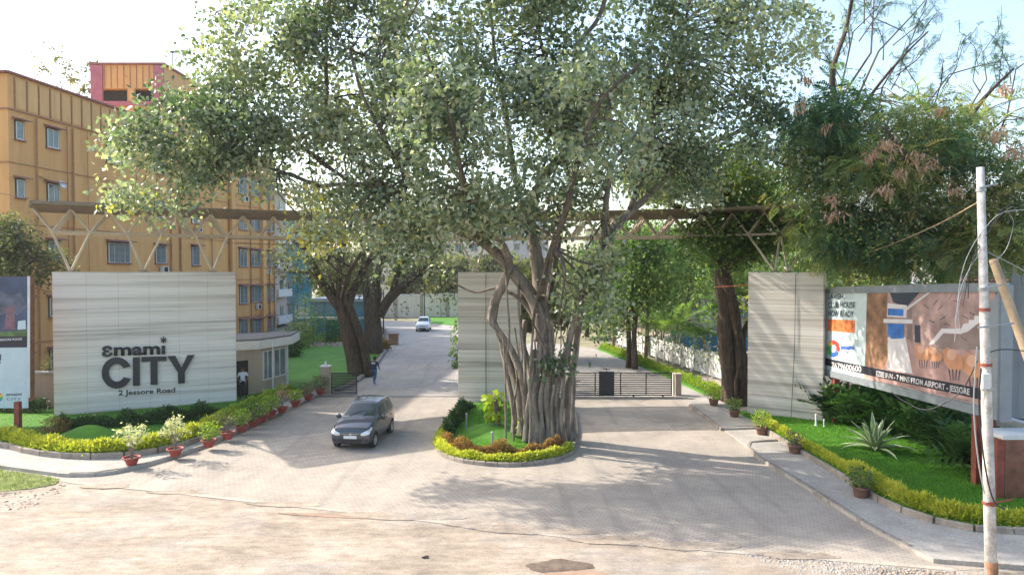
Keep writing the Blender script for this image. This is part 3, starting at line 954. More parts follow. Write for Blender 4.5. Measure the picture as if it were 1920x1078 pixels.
# ================================================================== ENTRANCE CANOPY
can_px = [(-21.7, 30.9), (-17.8, 33.2), (-14.0, 35.4), (-9, 36.7), (0, 36.9), (8, 35.2), (15.2, 32.0)]
CL = resample(smoothline([Vector((x, y, 0)) for x, y in can_px], 12), 0.75)
canopy = thing('entrance_canopy', 'long champagne metal space-frame canopy of zigzag tubes spanning the marble walls', 'canopy', (CL[0].x, CL[0].y, 0), 0)
Z_T, Z_B = 9.92, 8.85
def cpt(i, off_, z):
    i = max(0, min(len(CL) - 1, i))
    a = CL[max(i - 1, 0)]; b2 = CL[min(i + 1, len(CL) - 1)]
    d = (b2 - a).normalized(); nn = Vector((-d.y, d.x, 0))
    return CL[i] + nn * off_ + Vector((0, 0, z)) - Vector((CL[0].x, CL[0].y, 0))
rows = [0.0, 0.65, 1.3, 1.95, 2.6]
ns = 0
for r_, off_ in enumerate(rows):
    for i in range(0, len(CL) - 1):
        up_first = (i % 2 == 0)
        a = cpt(i, off_, Z_T if up_first else Z_B)
        b2 = cpt(i + 1, off_, Z_B if up_first else Z_T)
        bar('strut', a, b2, 0.042, 'bronze_light', canopy)
    MB().tube([cpt(i, off_, Z_B) for i in range(1, len(CL))], 0.042, 5).build('bottom_chord', 'bronze_light', canopy)
for k in range(18):
    off_ = -0.9 + k * 0.30
    sl_ = MB()
    w_, h_ = (0.09, 0.07) if k in (0, 17) else (0.115, 0.02)
    zz = Z_T + 0.10 + (0.06 if k in (0, 17) else 0.02 * (k % 2))
    a_ = [cpt(i, off_ - w_, zz) for i in range(len(CL))]; b_ = [cpt(i, off_ + w_, zz) for i in range(len(CL))]
    n_ = len(a_)
    for p in a_ + b_: sl_.v.append((p.x, p.y, p.z - h_))
    for p in a_ + b_: sl_.v.append((p.x, p.y, p.z + h_))
    for i in range(n_ - 1):
        for q in ((i, n_ + i, n_ + i + 1, i + 1), (2 * n_ + i, 2 * n_ + i + 1, 3 * n_ + i + 1, 3 * n_ + i), (i, i + 1, 2 * n_ + i + 1, 2 * n_ + i), (n_ + i, 3 * n_ + i, 3 * n_ + i + 1, n_ + i + 1)):
            sl_.f.append(q); sl_.mi.append(0)
    sl_.build('roof_slat', 'bronze', canopy)
for i in range(0, len(CL), 2):
    bar('purlin', cpt(i, -0.9, Z_T), cpt(i, 4.2, Z_T), 0.045, 'bronze', canopy)
for i in range(1, len(CL), 2):
    bar('purlin', cpt(i, 0, Z_B), cpt(i, 2.6, Z_B), 0.03, 'bronze', canopy)
def legs(px, py, n1, n2, P, Q, offw=0.28):
    p = ONV(px, py, P, Q); d = Vector((Q.x - P.x, Q.y - P.y, 0)).normalized()
    base = Vector((p.x, p.y, HW)) + Vector((-d.y, d.x, 0)) * offw - Vector((CL[0].x, CL[0].y, 0))
    for nx_ in (n1, n2):
        # nearest lower node to the pixel column nx_
        best = min(range(1, len(CL), 2), key=lambda i: abs(960 + FPX * (CL[i].x / CL[i].y) - nx_))
        bar('leg', base + Vector((0, 0, 0.04)), cpt(best, 0.0, Z_B), 0.06, 'bronze_light', canopy)
    MB().box(tuple(base + Vector((0, 0, 0.05))), (0.34, 0.3, 0.06)).build('foot_plate', 'bronze', canopy)
legs(131, 508, 93, 170, WL0, WL1); legs(269, 508, 236, 306, WL0, WL1); legs(399, 508, 366, 430, WL0, WL1)
legs(890, 514, 860, 915, WM0, WM1)
legs(1450, 508, 1405, 1480, WR0, WR1); legs(1475, 508, 1440, 1520, WR0, WR1)

# ================================================================== ORANGE BLOCK OF FLATS
FD = Vector((0.126, 0.992, 0)).normalized()
F0 = Vector((-33.48, 45.6, 0))
KB = 1.2
zk = lambda z: 7 + (z - 7) * KB
flats = thing('apartment_block', 'orange plastered five-storey block of flats behind the name wall', 'building', tuple(F0), math.atan2(FD.y, FD.x))
FL = 31.5 * KB; FH = zk(18.0)
MB().box((FL / 2, 6.0, FH / 2), (FL, 12.0, FH)).build('wall', 'orange', flats)
def FS(px, py):
    """position along the facade and height of a photo point"""
    p = ONV(px, py, F0, F0 + FD * 10)
    return (p - F0).dot(FD), p.z
# parapet with pilaster strips
MB().box((FL / 2, -0.05, FH + 0.06), (FL + 0.3, 0.4, 0.14)).build('parapet_cap', 'maroon', flats)
MB().box((-0.06, 6.0, FH + 0.06), (0.4, 12.2, 0.14)).build('parapet_cap', 'maroon', flats)
MB().box((FL / 2, -0.05, zk(16.05)), (FL + 0.1, 0.16, 0.10)).build('string_course', 'pipe', flats)
me_rib = MB().box((0, 0, 0), (0.07, 0.07, 2.1)).mesh('parapet_rib', 'pipe')
x = 0.5
while x < FL:
    place('parapet_rib', me_rib, flats, Matrix.Translation((x, -0.03, zk(17.0)))); x += 1.0
me_pan = MB().box((0, 0, 0), (0.80, 0.05, 1.95)).mesh('parapet_panel', 'peach')
x = 0.5 + 0.5
while x < FL:
    place('parapet_panel', me_pan, flats, Matrix.Translation((x, -0.02, zk(17.0)))); x += 1.0
for z in (zk(13.1), zk(9.7), zk(6.3), zk(2.9)):
    MB().box((FL / 2, -0.03, z), (FL, 0.08, 0.06)).build('string_course', 'pipe', flats)
    MB().box((-0.03, 6.0, z), (0.10, 12.0, 0.09)).build('string_course', 'pipe', flats)
MB().box((-0.03, 6.0, zk(16.05)), (0.12, 12.0, 0.10)).build('string_course', 'pipe', flats)
_wc = {}
def window(parent, x, z, w, h, nbar=2, shade=0.55, axis='front', fr='white', gl='glass', shmat='maroon', bars=True, y=0.0, hood=True):
    """window in a facade whose outside is local -y"""
    key = (round(w, 2), round(h, 2), nbar, fr, gl)
    if key not in _wc:
        fm = MB()
        fm.box((0, 0, h / 2 - 0.03), (w, 0.08, 0.06)); fm.box((0, 0, -h / 2 + 0.03), (w, 0.08, 0.06))
        fm.box((-w / 2 + 0.03, 0, 0), (0.06, 0.08, h - 0.12)); fm.box((w / 2 - 0.03, 0, 0), (0.06, 0.08, h - 0.12))
        for i in range(1, nbar):
            fm.box((-w / 2 + w * i / nbar, 0, 0), (0.05, 0.07, h - 0.12))
        gm_ = MB().box((0, 0, 0), ((w - 0.12) / nbar - 0.02, 0.02, h - 0.13))
        rv = MB().box((0, 0, 0), (w + 0.16, 0.05, h + 0.16))
        sl = MB().box((0, 0, 0), (w + 0.3, 0.18, 0.07))
        sh = MB()
        k = 0
        sh.v = [(-w / 2 - 0.25, 0, 0.12), (w / 2 + 0.25, 0, 0.12), (w / 2 + 0.25, -shade, 0), (-w / 2 - 0.25, -shade, 0),
                (-w / 2 - 0.25, 0, 0.0), (w / 2 + 0.25, 0, 0.0), (w / 2 + 0.25, -shade, -0.07), (-w / 2 - 0.25, -shade, -0.07)]
        sh.f = [(3, 2, 1, 0), (4, 5, 6, 7), (0, 1, 5, 4), (1, 2, 6, 5), (2, 3, 7, 6), (3, 0, 4, 7)]; sh.mi = [0] * 6
        gr = MB()
        nb = max(3, int(w / 0.16))
        for i in range(1, nb):
            gr.box((-w / 2 + w * i / nb, -0.09, 0), (0.018, 0.018, h - 0.04))
        for i in (-1, 0, 1):
            gr.box((0, -0.10, i * h * 0.3), (w, 0.016, 0.02))
        _wc[key] = (fm.mesh('window', fr), gm_.mesh('pane', gl), rv.mesh('reveal', 'dark'), sl.mesh('sill', shmat), sh.mesh('sunshade', shmat), gr.mesh('grille', 'greywall'))
    a, b2, c, d, e, g = _wc[key]
    wo_ = place('window', a, parent, Matrix.Translation((x, y - 0.05, z)))
    for i in range(nbar):
        place('pane', b2, wo_, Matrix.Translation((-w / 2 + 0.06 + (w - 0.12) * (i + 0.5) / nbar, 0.0, 0)))
    place('reveal', c, wo_, Matrix.Translation((0, 0.035, 0)))
    place('sill', d, wo_, Matrix.Translation((0, -0.04, -h / 2 - 0.06)))
    if bars: place('grille', g, wo_, Matrix.Translation((0, 0, 0)))
    if hood: place('sunshade', e, parent, Matrix.Translation((x, y - 0.002, z + h / 2 + 0.14)))
    return wo_
cols = [(38, 0.5, 1.0, 1), (100, 0.85, 1.1, 2), (222, 2.1, 1.35, 4), (300, 1.2, 1.3, 2), (366, 1.0, 1.5, 2), (455, 1.35, 1.6, 2), (478, 1.8, 1.5, 3), (497, 1.2, 1.6, 2), (508, 1.1, 1.5, 2)]
cols = [(a_, b_ * KB, c_ * KB, d_) for a_, b_, c_, d_ in cols]
fz = [zk(q) for q in (15.1 - 0.15, 11.7, 8.3, 4.9, 1.8)]
acu = MB().box((0, 0, 0), (0.8, 0.3, 0.55)).box((0, -0.16, 0), (0.5, 0.03, 0.42), mi=1).mesh('air_conditioner', ['white', 'dark'])
for k, (px_, w, h, nb) in enumerate(cols):
    s_, _ = FS(px_, 400)
    for j, z in enumerate(fz):
        if s_ > FL - 0.7: continue
        hh = h if j or k > 2 else h
        window(flats, s_, z, w, hh, nb, bars=(w > 1.1))
        if (k + j) % 4 == 1 and k > 2:
            place('air_conditioner', acu, flats, Matrix.Translation((s_ + 0.2, -0.25, z - hh / 2 - 0.55)))
# small windows in the end wall facing the road (local x = 0 face)
for j, z in enumerate(fz):
    MB().box((-0.05, 3.2, z), (0.08, 1.1, 1.2)).build('window', 'white', flats)
    MB().box((-0.1, 3.2, z), (0.03, 0.95, 1.05)).build('window_pane', 'glass', flats)
    MB().box((-0.28, 3.2, z + 0.75), (0.55, 1.5, 0.08)).build('sunshade', 'maroon', flats)
# pipes and facade piers
for px_, r_ in ((68, 0.07), (125, 0.05), (136, 0.08), (163, 0.03), (318, 0.08), (336, 0.1), (395, 0.05), (428, 0.09), (440, 0.06), (468, 0.07), (488, 0.08), (503, 0.09), (512, 0.07)):
    s_, _ = FS(px_, 400)
    if s_ < FL - 0.1:
        MB().tube([(s_, -0.13, 0.2), (s_, -0.13, zk(15.9))], r_ * 0.85, 6).build('drain_pipe', 'pipe', flats)
for px_ in (70, 500):
    s_, _ = FS(px_, 400)
    for z in (zk(12.6), zk(6.0)):
        MB().tube([(s_ - 0.1, -0.15, z), (s_ + 0.9, -0.2, z - 0.25)], 0.05, 5).build('pipe_branch', 'pipe', flats)
for px_ in (432, 490):
    s_, _ = FS(px_, 400)
    MB().box((s_, -0.2, zk(16.0) / 2), (0.8, 0.42, zk(16.0))).build('pier', 'orange', flats)
dish = MB().lathe([(0.02, 0.0), (0.18, 0.03), (0.3, 0.1), (0.31, 0.1), (0.18, 0.05), (0.0, 0.02)], n=14)
s_, z_ = FS(104, 347)
me = dish.mesh('satellite_dish', 'white', True)
place('satellite_dish', me, flats, Matrix.Translation((s_, -0.5, z_)) @ Matrix.Rotation(R(70), 4, 'X'))
# stair tower on the roof
TWX = lambda x: x * KB
tower = thing('roof_stair_tower', 'peach and magenta stair tower rising from the orange roof', 'tower', (-33.0 * KB, 54.0 * KB, FH - 0.02), 0.0)
def tbox(c, size, name, mat):
    return MB().box((c[0] * KB, c[1] * KB, zk(c[2])), tuple(q * KB for q in size)).build(name, mat, tower, world=True)
TX = 5.6
tbox((-30.2, 57.0, 19.2), (TX, 6.0, 2.42), 'wall', 'peach')
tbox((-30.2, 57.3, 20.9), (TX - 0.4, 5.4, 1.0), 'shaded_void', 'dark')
tbox((-30.2, 57.0, 22.32), (TX, 6.0, 1.86), 'upper_wall', 'peach')
tbox((-30.2, 57.0, 23.32), (TX + 0.3, 6.3, 0.16), 'roof_cap', 'maroon')
for xx, ww in ((-32.6, 0.95), (-27.75, 0.8)):
    tbox((xx, 53.95, 20.6), (ww, 0.14, 5.2), 'pilaster', 'magenta')
tbox((-30.2, 53.93, 20.2), (4.6, 0.2, 0.35), 'balcony_band', 'magenta')
tbox((-29.9, 53.98, 20.9), (0.55, 0.2, 1.0), 'mullion', 'peach')
me_r = MB().box((0, 0, 0), (0.05, 0.05, 2.1)).mesh('groove_rib', 'pipe')
for i in range(9):
    place('groove_rib', me_r, tower, wm(tower).inverted() @ Matrix.Translation(((-32.0 + i * 0.5) * KB, 53.98 * KB, zk(22.32))))
MB().tube([(-26.9 * KB, 54.5 * KB, zk(23.3)), (-26.9 * KB, 54.5 * KB, zk(24.4))], 0.05, 5).build('vent_pipe', 'dark', tower, world=True)
MB().tube([(-27.1 * KB, 54.5 * KB, zk(24.4)), (-26.7 * KB, 54.5 * KB, zk(24.4))], 0.1, 5).build('vent_cap', 'dark', tower, world=True)

# buildings farther down the drive
def block(name, label, c, size, h, wallm, rows_, cols_, rotz=0.0, ww=1.2, wh=1.3, side=True, gl='glass', roofm='roofgrey', balcony=False, shm='maroon', group=None):
    t = thing(name, label, 'building', (c[0], c[1], 0), rotz, group)
    sx, sy = size
    MB().box((0, sy / 2, h / 2), (sx, sy, h)).build('wall', wallm, t)
    MB().box((0, sy / 2, h + 0.12), (sx + 0.4, sy + 0.4, 0.24)).build('roof', roofm, t)
    st_ = h / rows_
    for j in range(rows_):
        for i in range(cols_):
            xx = -sx / 2 + sx * (i + 0.5) / cols_
            window(t, xx, st_ * (j + 0.55), ww, wh, 2, 0.45, shmat=shm, gl=gl, bars=False)
        if side:
            for yy in (sy * 0.25, sy * 0.7):
                MB().box((sx / 2 + 0.03, yy, st_ * (j + 0.55)), (0.08, ww, wh)).build('side_window', gl, t)
                MB().box((-sx / 2 - 0.03, yy, st_ * (j + 0.55)), (0.08, ww, wh)).build('side_window', gl, t)
        if balcony:
            MB().box((sx / 2 + 0.5, sy * 0.5, st_ * j + 0.5 + 0.35), (1.0, sy * 0.8, 0.95)).build('balcony', 'white', t)
    return t
block('apartment_block', 'pale pinkish white block with balconies just past the orange flats', (-35.2, 85.4), (9.6, 6.6), 17.2, 'pinkwall', 5, 3, 0, balcony=True)
block('apartment_block', 'grey-blue glazed block squeezed behind the pinkish block', (-36.0, 96.0), (10.8, 8.4), 15.4, 'glassblue', 5, 3, 0, gl='glassblue', ww=1.8)
block('apartment_block', 'pale cream hazy block seen between the two drive trees', (-16, 142), (26, 12), 17, 'cream', 5, 8, 0.1, roofm='cream')
block('apartment_block', 'white far block straight up the drive', (-2, 168), (22, 12), 22, 'greywall', 6, 7, 0)
block('apartment_block', 'pale far block above the side drive', (26, 130), (24, 12), 15, 'cream', 4, 7, -0.1)
block('house', 'pale pink house with stepped roofs beyond the blue sheets', (25.5, 84), (9, 8), 7.2, 'pinkwall', 2, 3, 0, roofm='maroon')
block('apartment_block', 'grey far block behind the right hand trees', (58, 105), (26, 12), 16, 'greywall', 5, 7, -0.2)
block('apartment_block', 'cream building with dark windows behind the billboard at the right edge', (27.0, 31.5), (12, 9), 7.5, 'greywall', 2, 4, -0.35, ww=1.6)
# cream boundary wall closing the drive
bw = thing('boundary_wall', 'long cream boundary wall with piers closing the far end of the drive', 'wall', (-14, 106, 0))
M['farcream'] = plaster('pale_cream_plaster', (0.80, 0.70, 0.56), (0.6, 0.5, 0.38))
MB().box((10, 0, 1.7), (46, 0.3, 3.4)).build('wall', 'farcream', bw)
me_ = MB().box((0, 0, 0), (0.5, 0.5, 3.8)).mesh('pier', 'beige')
for i in range(12):
    place('pier', me_, bw, Matrix.Translation((-12 + i * 4, -0.05, 1.9)))
MB().box((10, 0, 3.46), (46.3, 0.45, 0.12)).build('coping', 'white', bw)
ys = thing('notice_board', 'small yellow board on the far cream wall', 'sign', (-9.6, 105.5, 0))
MB().box((0, 0, 3.3), (3.4, 0.08, 0.8)).build('board', 'leafy' if 'leafy' in M else 'cream', ys)
MB().box((-1.4, 0.05, 1.6), (0.08, 0.08, 3.2)).build('post', 'steel', ys)
MB().box((1.4, 0.05, 1.6), (0.08, 0.08, 3.2)).build('post', 'steel', ys)

# clubhouse pavilion of blue-green glass
pav = thing('glass_pavilion', 'blue-green framed glass pavilion beyond the far lawn', 'building', (-20.2, 76, 0))
MB().box((1.0, 3, 3.9), (6.8, 7, 0.3)).build('roof', 'steel', pav)
M['teal'] = pm('teal_frame', (0.05, 0.28, 0.36), 0.2, 2, 0.4)
for i in range(5):
    MB().box((-2.2 + i * 1.5, 0, 1.9), (0.1, 0.1, 3.8)).build('post', 'teal', pav)
for i in range(4):
    for j in range(2):
        MB().box((-1.45 + i * 1.5, 0.02, 1.0 + j * 1.8), (1.38, 0.03, 1.6)).build('pane', 'glassblue', pav)
for z in (0.15, 1.9, 3.65):
    MB().box((0.8, -0.02, z), (6.2, 0.1, 0.12)).build('rail', 'teal', pav)
M['greensheet'] = pm('green_sheet', (0.01, 0.14, 0.09), 0.2, 2, 0.6)
gs = thing('green_screen', 'dark green sheet screen beside the drive tree', 'screen', (-16.8, 68, 0))
MB().box((0, 0, 1.1), (3.4, 0.08, 2.2)).build('sheet', 'greensheet', gs)
for i in (-1.6, 0, 1.6):
    MB().box((i, 0.07, 1.15), (0.08, 0.08, 2.3)).build('post', 'steel', gs)

# ================================================================== SECURITY CABIN
C0 = G(430, 756); C1 = G(490, 746); C2 = G(538, 731)
cab = thing('security_cabin', 'beige gate cabin with a thick white flat roof beside the name wall', 'cabin', (C1.x, C1.y, 0))
back = Vector((-2.6, 4.0, 0))
MB().prism([C0, C1, C2, C2 + Vector((-1.5, 3.0, 0)), C0 + Vector((0, 4, 0))], 0.0, 2.78).build('wall', 'beige', cab, world=True)
ro = [Vector((C0.x - 1.5, C0.y - 0.6, 0)), C1 + Vector((0.1, -0.6, 0)), C2 + Vector((0.5, -0.45, 0)), C2 + Vector((0.1, 2.2, 0)), C0 + Vector((-1.5, 4.3, 0))]
MB().prism(ro, 2.782, 3.25).build('roof', 'white', cab, world=True)
rc = sum(ro, Vector()) / 5
MB().prism([rc + (p - rc) * 0.96 for p in ro], 3.252, 3.33).build('roof_surface', 'roofgrey', cab, world=True)
dC = (C2 - C1).normalized(); nC = Vector((dC.y, -dC.x, 0)); LC = (C2 - C1).length
def cabwin(s0, s1, z0, z1):
    c = C1 + dC * ((s0 + s1) / 2) + nC * 0.02; an = math.atan2(dC.y, dC.x)
    w = s1 - s0
    Wm = wm(cab).inverted() @ Matrix.Translation((c.x, c.y, (z0 + z1) / 2)) @ Matrix.Rotation(an, 4, 'Z')
    fm = MB(); h = z1 - z0
    for s2 in (-1, 1):
        fm.box((0, -0.02, s2 * (h / 2 - 0.03)), (w, 0.09, 0.06)); fm.box((s2 * (w / 2 - 0.03), -0.02, 0), (0.06, 0.09, h - 0.12))
    o = place('window', fm.mesh('window', 'white'), cab, Wm)
    for k in (-1, 1):
        place('pane', MB().box((0, 0, 0), (w / 2 - 0.07, 0.02, h - 0.13)).mesh('pane', 'glass'), o, Matrix.Translation((k * w / 4, 0, 0)))
    place('mullion', MB().box((0, -0.01, 0), (0.05, 0.07, h - 0.12)).mesh('mullion', 'white'), o, Matrix.Identity(4))
cabwin(0.12, LC * 0.40, 0.95, 2.6); cabwin(LC * 0.44, LC * 0.93, 0.95, 2.6)
MB().box(tuple(C2 + Vector((0.02, -0.04, 1.39))), (0.13, 0.13, 2.76)).build('corner_post', 'white', cab, world=True)
dp = C0 + (C1 - C0) * 0.36 + Vector((0, -0.02, 1.1))
an0 = math.atan2((C1 - C0).y, (C1 - C0).x)
MB().box(tuple(dp), (0.85, 0.06, 2.2), an0).build('door', 'dark', cab, world=True)
MB().tube([Vector((C1.x + 0.9, C1.y - 0.7, 3.25)), Vector((C1.x + 0.9, C1.y - 0.7, 0.13))], 0.025, 5).build('downpipe', 'white', cab, world=True)

# ================================================================== GATES
gpil = G(611, 738)
gp_ = thing('gate_pillar', 'beige square gate pillar beside the short dark gate', 'pillar', tuple(gpil))
MB().box((0, 0, 0.78), (0.48, 0.42, 1.56)).build('shaft', 'beige', gp_)
MB().box((0, 0, 1.6), (0.56, 0.5, 0.07)).build('cap', 'white', gp_)
MB().lathe([(0.05, 1.63), (0.09, 1.70), (0.05, 1.85), (0.02, 1.9)], n=8).build('lamp', 'white', gp_)
def slat_gate(name, label, p, L, h, nb, panel=None, mat='black', wheels=True, rot=0.0, nsl=11):
    t = thing(name, label, 'gate', tuple(p), rot)
    for z in (0.08, h):
        bar('rail', (0, 0, z), (L, 0, z), 0.035, mat, t)
    for i in range(nb + 1):
        bar('upright', (L * i / nb, 0, 0.06), (L * i / nb, 0, h + 0.01), 0.032, mat, t)
    for k in range(nsl):
        z = 0.08 + (h - 0.08) * (k + 1) / (nsl + 1)
        MB().box((L / 2, 0.0, z), (L - 0.05, 0.03, 0.055)).build('slat', mat, t)
    if panel:
        MB().box((panel[0], -0.06, h / 2 + 0.06), (panel[1], 0.05, h + 0.05)).build('panel', 'navy', t)
        MB().tube([(panel[0], -0.06, h + 0.05), (panel[0], -0.06, h + 0.2), (panel[0] - 0.2, -0.06, h + 0.24), (panel[0] + 0.2, -0.06, h + 0.24)], 0.02, 4).build('handle', 'navy', t)
    if wheels:
        for xx in (0.6, L * 0.35, L * 0.75, L - 0.5):
            MB().tube([(xx, -0.04, 0.05), (xx, 0.04, 0.05)], 0.06, 10).build('wheel', mat, t)
    return t
g1 = G(622, 740)
slat_gate('small_gate', 'short dark slatted gate leaf between the beige pillar and the drive', g1, 1.42, 1.25, 1, wheels=False, nsl=12)
g2 = G(973, 744)
slat_gate('sliding_gate', 'long black slatted sliding gate with a solid dark panel across the side drive', g2 + Vector((0, 0, 0.03)), G(1259, 744).x - g2.x, 1.32, 6, panel=(G(1137, 744).x - g2.x, 0.85))
gq = G(1270, 741)
gp2 = thing('gate_pillar', 'low tan pillar at the right end of the long sliding gate', 'pillar', tuple(gq))
MB().box((0, 0, 0.6), (0.34, 0.5, 1.2)).build('shaft', 'beige', gp2)
MB().box((0, 0, 1.23), (0.4, 0.56, 0.06)).build('cap', 'beige', gp2)
MB().box((-0.24, 0, 0.62), (0.08, 0.12, 1.28)).build('guide_post', 'white', gp2)
# brown pole and panel beside the middle pylon
q0 = G(916, 742)
gl = thing('barrier_cabinet', 'brown panelled cabinet with a dark upright beside the middle pylon', 'cabinet', tuple(q0))
MB().box((0.75, 0.3, 2.0), (1.2, 0.5, 1.0)).build('panel', 'brickbrown', gl)
MB().box((0.75, 0.3, 0.75), (1.0, 0.4, 1.5)).build('body', 'beige', gl)
MB().box((0.0, 0, 1.75), (0.09, 0.09, 3.5)).build('upright', 'black', gl)
# brick planter at the kerb up the drive
q1 = G(738, 646)
bp = thing('brick_planter', 'small brown brick planter standing at the drive kerb', 'planter', tuple(q1))
MB().box((0, 0, 0.5), (0.85, 0.7, 1.0)).build('body', 'brickbrown', bp)
MB().box((0, 0, 1.03), (0.98, 0.84, 0.08)).build('rim', 'brickbrown', bp)
for k in range(5):
    MB().box((0, 0, 0.15 + 0.18 * k), (0.88, 0.73, 0.02)).build('course', 'cream', bp)

# white panel fence with blue sheets behind on the right
fz0 = G(1128, 648); fz1 = G(1362, 735)
fe = thing('panel_fence', 'white precast panel fence with posts along the side drive bed', 'fence', tuple(fz0))
dF = (fz1 - fz0); LF = dF.length; anF = math.atan2(dF.y, dF.x)
nP = 15
pmn = MB().box((0, 0, 0), (LF / nP - 0.16, 0.06, 1.45)).mesh('panel', 'white')
pst = MB().box((0, 0, 0), (0.15, 0.15, 1.75)).mesh('post', 'white')
RF = Matrix.Rotation(anF, 4, 'Z')
for i in range(nP + 1):
    place('post', pst, fe, RF @ Matrix.Translation((LF * i / nP, 1.6, 0.87)))
    if i < nP:
        place('panel', pmn, fe, RF @ Matrix.Translation((LF * (i + 0.5) / nP, 1.6, 0.86)))
M['blue'] = pm('blue_sheet', (0.01, 0.17, 0.42), 0.25, 1.5, 0.5)
bs = thing('blue_sheet_fence', 'bright blue corrugated sheets seen through the trees beyond the white fence', 'fence', (14.2, 59, 0))
mesh_bs = MB()
for k in range(10):
    mesh_bs.box((-0.45 + 0.1 * k, 0.0 if k % 2 else 0.03, 0), (0.1, 0.03, 1.7))
mbs = mesh_bs.mesh('sheet', 'blue')
for i in range(9):
    place('sheet', mbs, bs, Matrix.Translation((i * 1.0, -0.12 * i, 1.05 + random.uniform(-0.05, 0.05))) @ Matrix.Rotation(-0.12, 4, 'Z'))
struct(MB().prism([(11, 60), (30, 52), (34, 75), (14, 90)], -0.4, 0.02).build('site_ground', 'sand'))

# ================================================================== THE BANYAN
def PP(lst, Y=None):
    return [A(p[0], p[1], (p[2] if len(p) > 2 else Y)) for p in lst]
bany_base = G(1025, 838)
lim = []
def LM(pts, r0, r1, Y=27.6):
    lim.append((PP(pts, Y), r0, r1))
# fused root columns of the bole (feet on the ground first)
cols_b = [
    ([(1006, 836), (1006, 790), (1003, 740), (1010, 690), (1014, 640), (1012, 587)], 27.2, .27, .26),
    ([(1030, 838), (1028, 790), (1024, 740), (1030, 690), (1033, 640), (1030, 600)], 27.15, .24, .22),
    ([(1048, 838), (1044, 795), (1040, 750), (1050, 700), (1066, 650), (1078, 590), (1089, 540)], 27.2, .25, .24),
    ([(1066, 826), (1062, 780), (1066, 730), (1078, 670), (1086, 610), (1091, 560), (1100, 500)], 27.7, .24, .20),
    ([(1074, 820), (1072, 760), (1074, 700), (1060, 660)], 28.0, .20, .16),
    ([(992, 826), (990, 780), (984, 735), (975, 690), (958, 655), (935, 620), (921, 600), (926, 570), (946, 535), (950, 515)], 27.4, .20, .22),
    ([(975, 818), (978, 780), (972, 735), (958, 690), (944, 650), (930, 615), (921, 590), (930, 560)], 27.9, .17, .22),
    ([(962, 812), (964, 770), (956, 730), (948, 690), (940, 650), (934, 622)], 28.2, .14, .12),
    ([(1000, 822), (1012, 770), (1000, 720), (990, 680), (980, 640), (985, 600)], 28.3, .25, .2),
    ([(1040, 820), (1046, 770), (1034, 720), (1030, 660), (1020, 600), (1012, 560), (1008, 500)], 28.4, .3, .24),
    ([(1018, 837), (1016, 795), (1013, 750), (1020, 700), (1022, 650)], 27.0, .12, .1),
    ([(1058, 834), (1052, 790), (1056, 740), (1058, 690)], 27.0, .11, .09),
    ([(984, 828), (987, 790), (992, 745), (1000, 700), (1000, 655)], 27.1, .11, .1),
    ([(1038, 840), (1036, 800), (1034, 760), (1040, 720)], 26.95, .10, .08),
]
for pts, Y, r0, r1 in cols_b:
    LM(pts, r0 * .76, r1 * .8, Y)
bole_n = len(lim)
# thin hanging roots
for k in range(8):
    x = random.uniform(945, 1080); Y = random.uniform(26.9, 28.6)
    yb = (Y * 0 + 510 + 7 * FPX / Y)
    LM([(x, yb + 2), (x + random.uniform(-6, 6), yb - 60), (x + random.uniform(-8, 8), yb - 130), (x + random.uniform(-12, 12), yb - 210)], .045, .035, Y)
LM([(993, 842, 26.4), (995, 780, 26.5), (993, 720, 26.6), (998, 640, 26.8), (1004, 560, 27.0)], .06, .05)
LM([(948, 500, 27.1), (951, 560, 27.0), (955, 620, 26.9), (950, 680, 26.9), (958, 745, 27.2), (965, 800, 27.4)], .04, .05)
LM([(972, 535, 27.2), (973, 585, 27.0), (982, 650, 27.0), (985, 720, 27.0)], .05, .06)
# great limbs
LM([(1016, 640), (1014, 590), (990, 545), (964, 512), (936, 480), (906, 452), (872, 436), (843, 423), (810, 399), (770, 372), (720, 352), (660, 345), (600, 350)], .34, .07, 27.4)
LM([(921, 605, 27.6), (928, 565, 27.5), (944, 530, 27.4), (955, 500, 27.2), (948, 470, 27.0), (930, 440, 26.8), (900, 410, 26.5)], .22, .12)
LM([(1005, 600, 27.8), (985, 570, 27.9), (962, 552, 28.0), (930, 540, 28.2), (890, 548, 28.5), (850, 530, 28.6)], .13, .03)
LM([(1020, 600, 28.4), (1012, 540, 28.4), (1004, 470, 28.4), (996, 420, 28.4), (1002, 370, 28.4), (1022, 330, 28.3), (1067, 278, 28.2), (1108, 237, 28.0), (1141, 204, 27.8), (1130, 156, 27.6), (1082, 93, 27.4), (1123, 33, 27.2), (1150, -60, 27)], .30, .07)
LM([(996, 430, 28.4), (975, 370, 28.6), (960, 300, 29), (950, 220, 29), (930, 120, 29), (920, 20, 29)], .20, .05)
LM([(1089, 560, 27.6), (1100, 510, 27.6), (1128, 470, 27.8), (1150, 430, 28), (1181, 399, 28.2), (1227, 356, 28.4), (1278, 308, 28.6), (1330, 270, 28.8), (1400, 240, 29), (1470, 190, 29)], .26, .06)
LM([(1128, 470, 27.8), (1134, 420, 27.6), (1137, 371, 27.4), (1146, 320, 27.3), (1160, 289, 27.2), (1200, 240, 27)], .15, .06)
LM([(1181, 399, 28.2), (1210, 300, 28.4), (1222, 220, 28.5), (1240, 150, 28.6), (1280, 60, 28.6), (1300, -40, 28.6)], .15, .05)
LM([(1067, 278, 28.2), (1060, 200, 28), (1030, 130, 28), (1010, 60, 28), (1000, -30, 28)], .13, .05)
LM([(843, 423, 27.4), (800, 380, 27), (740, 300, 26.6), (712, 240, 26.2), (680, 180, 26), (656, 93, 26)], .15, .05)
LM([(712, 240, 26.2), (740, 160, 26.5), (712, 119, 26.6), (656, 93, 26.8), (600, 60, 27)], .10, .04)
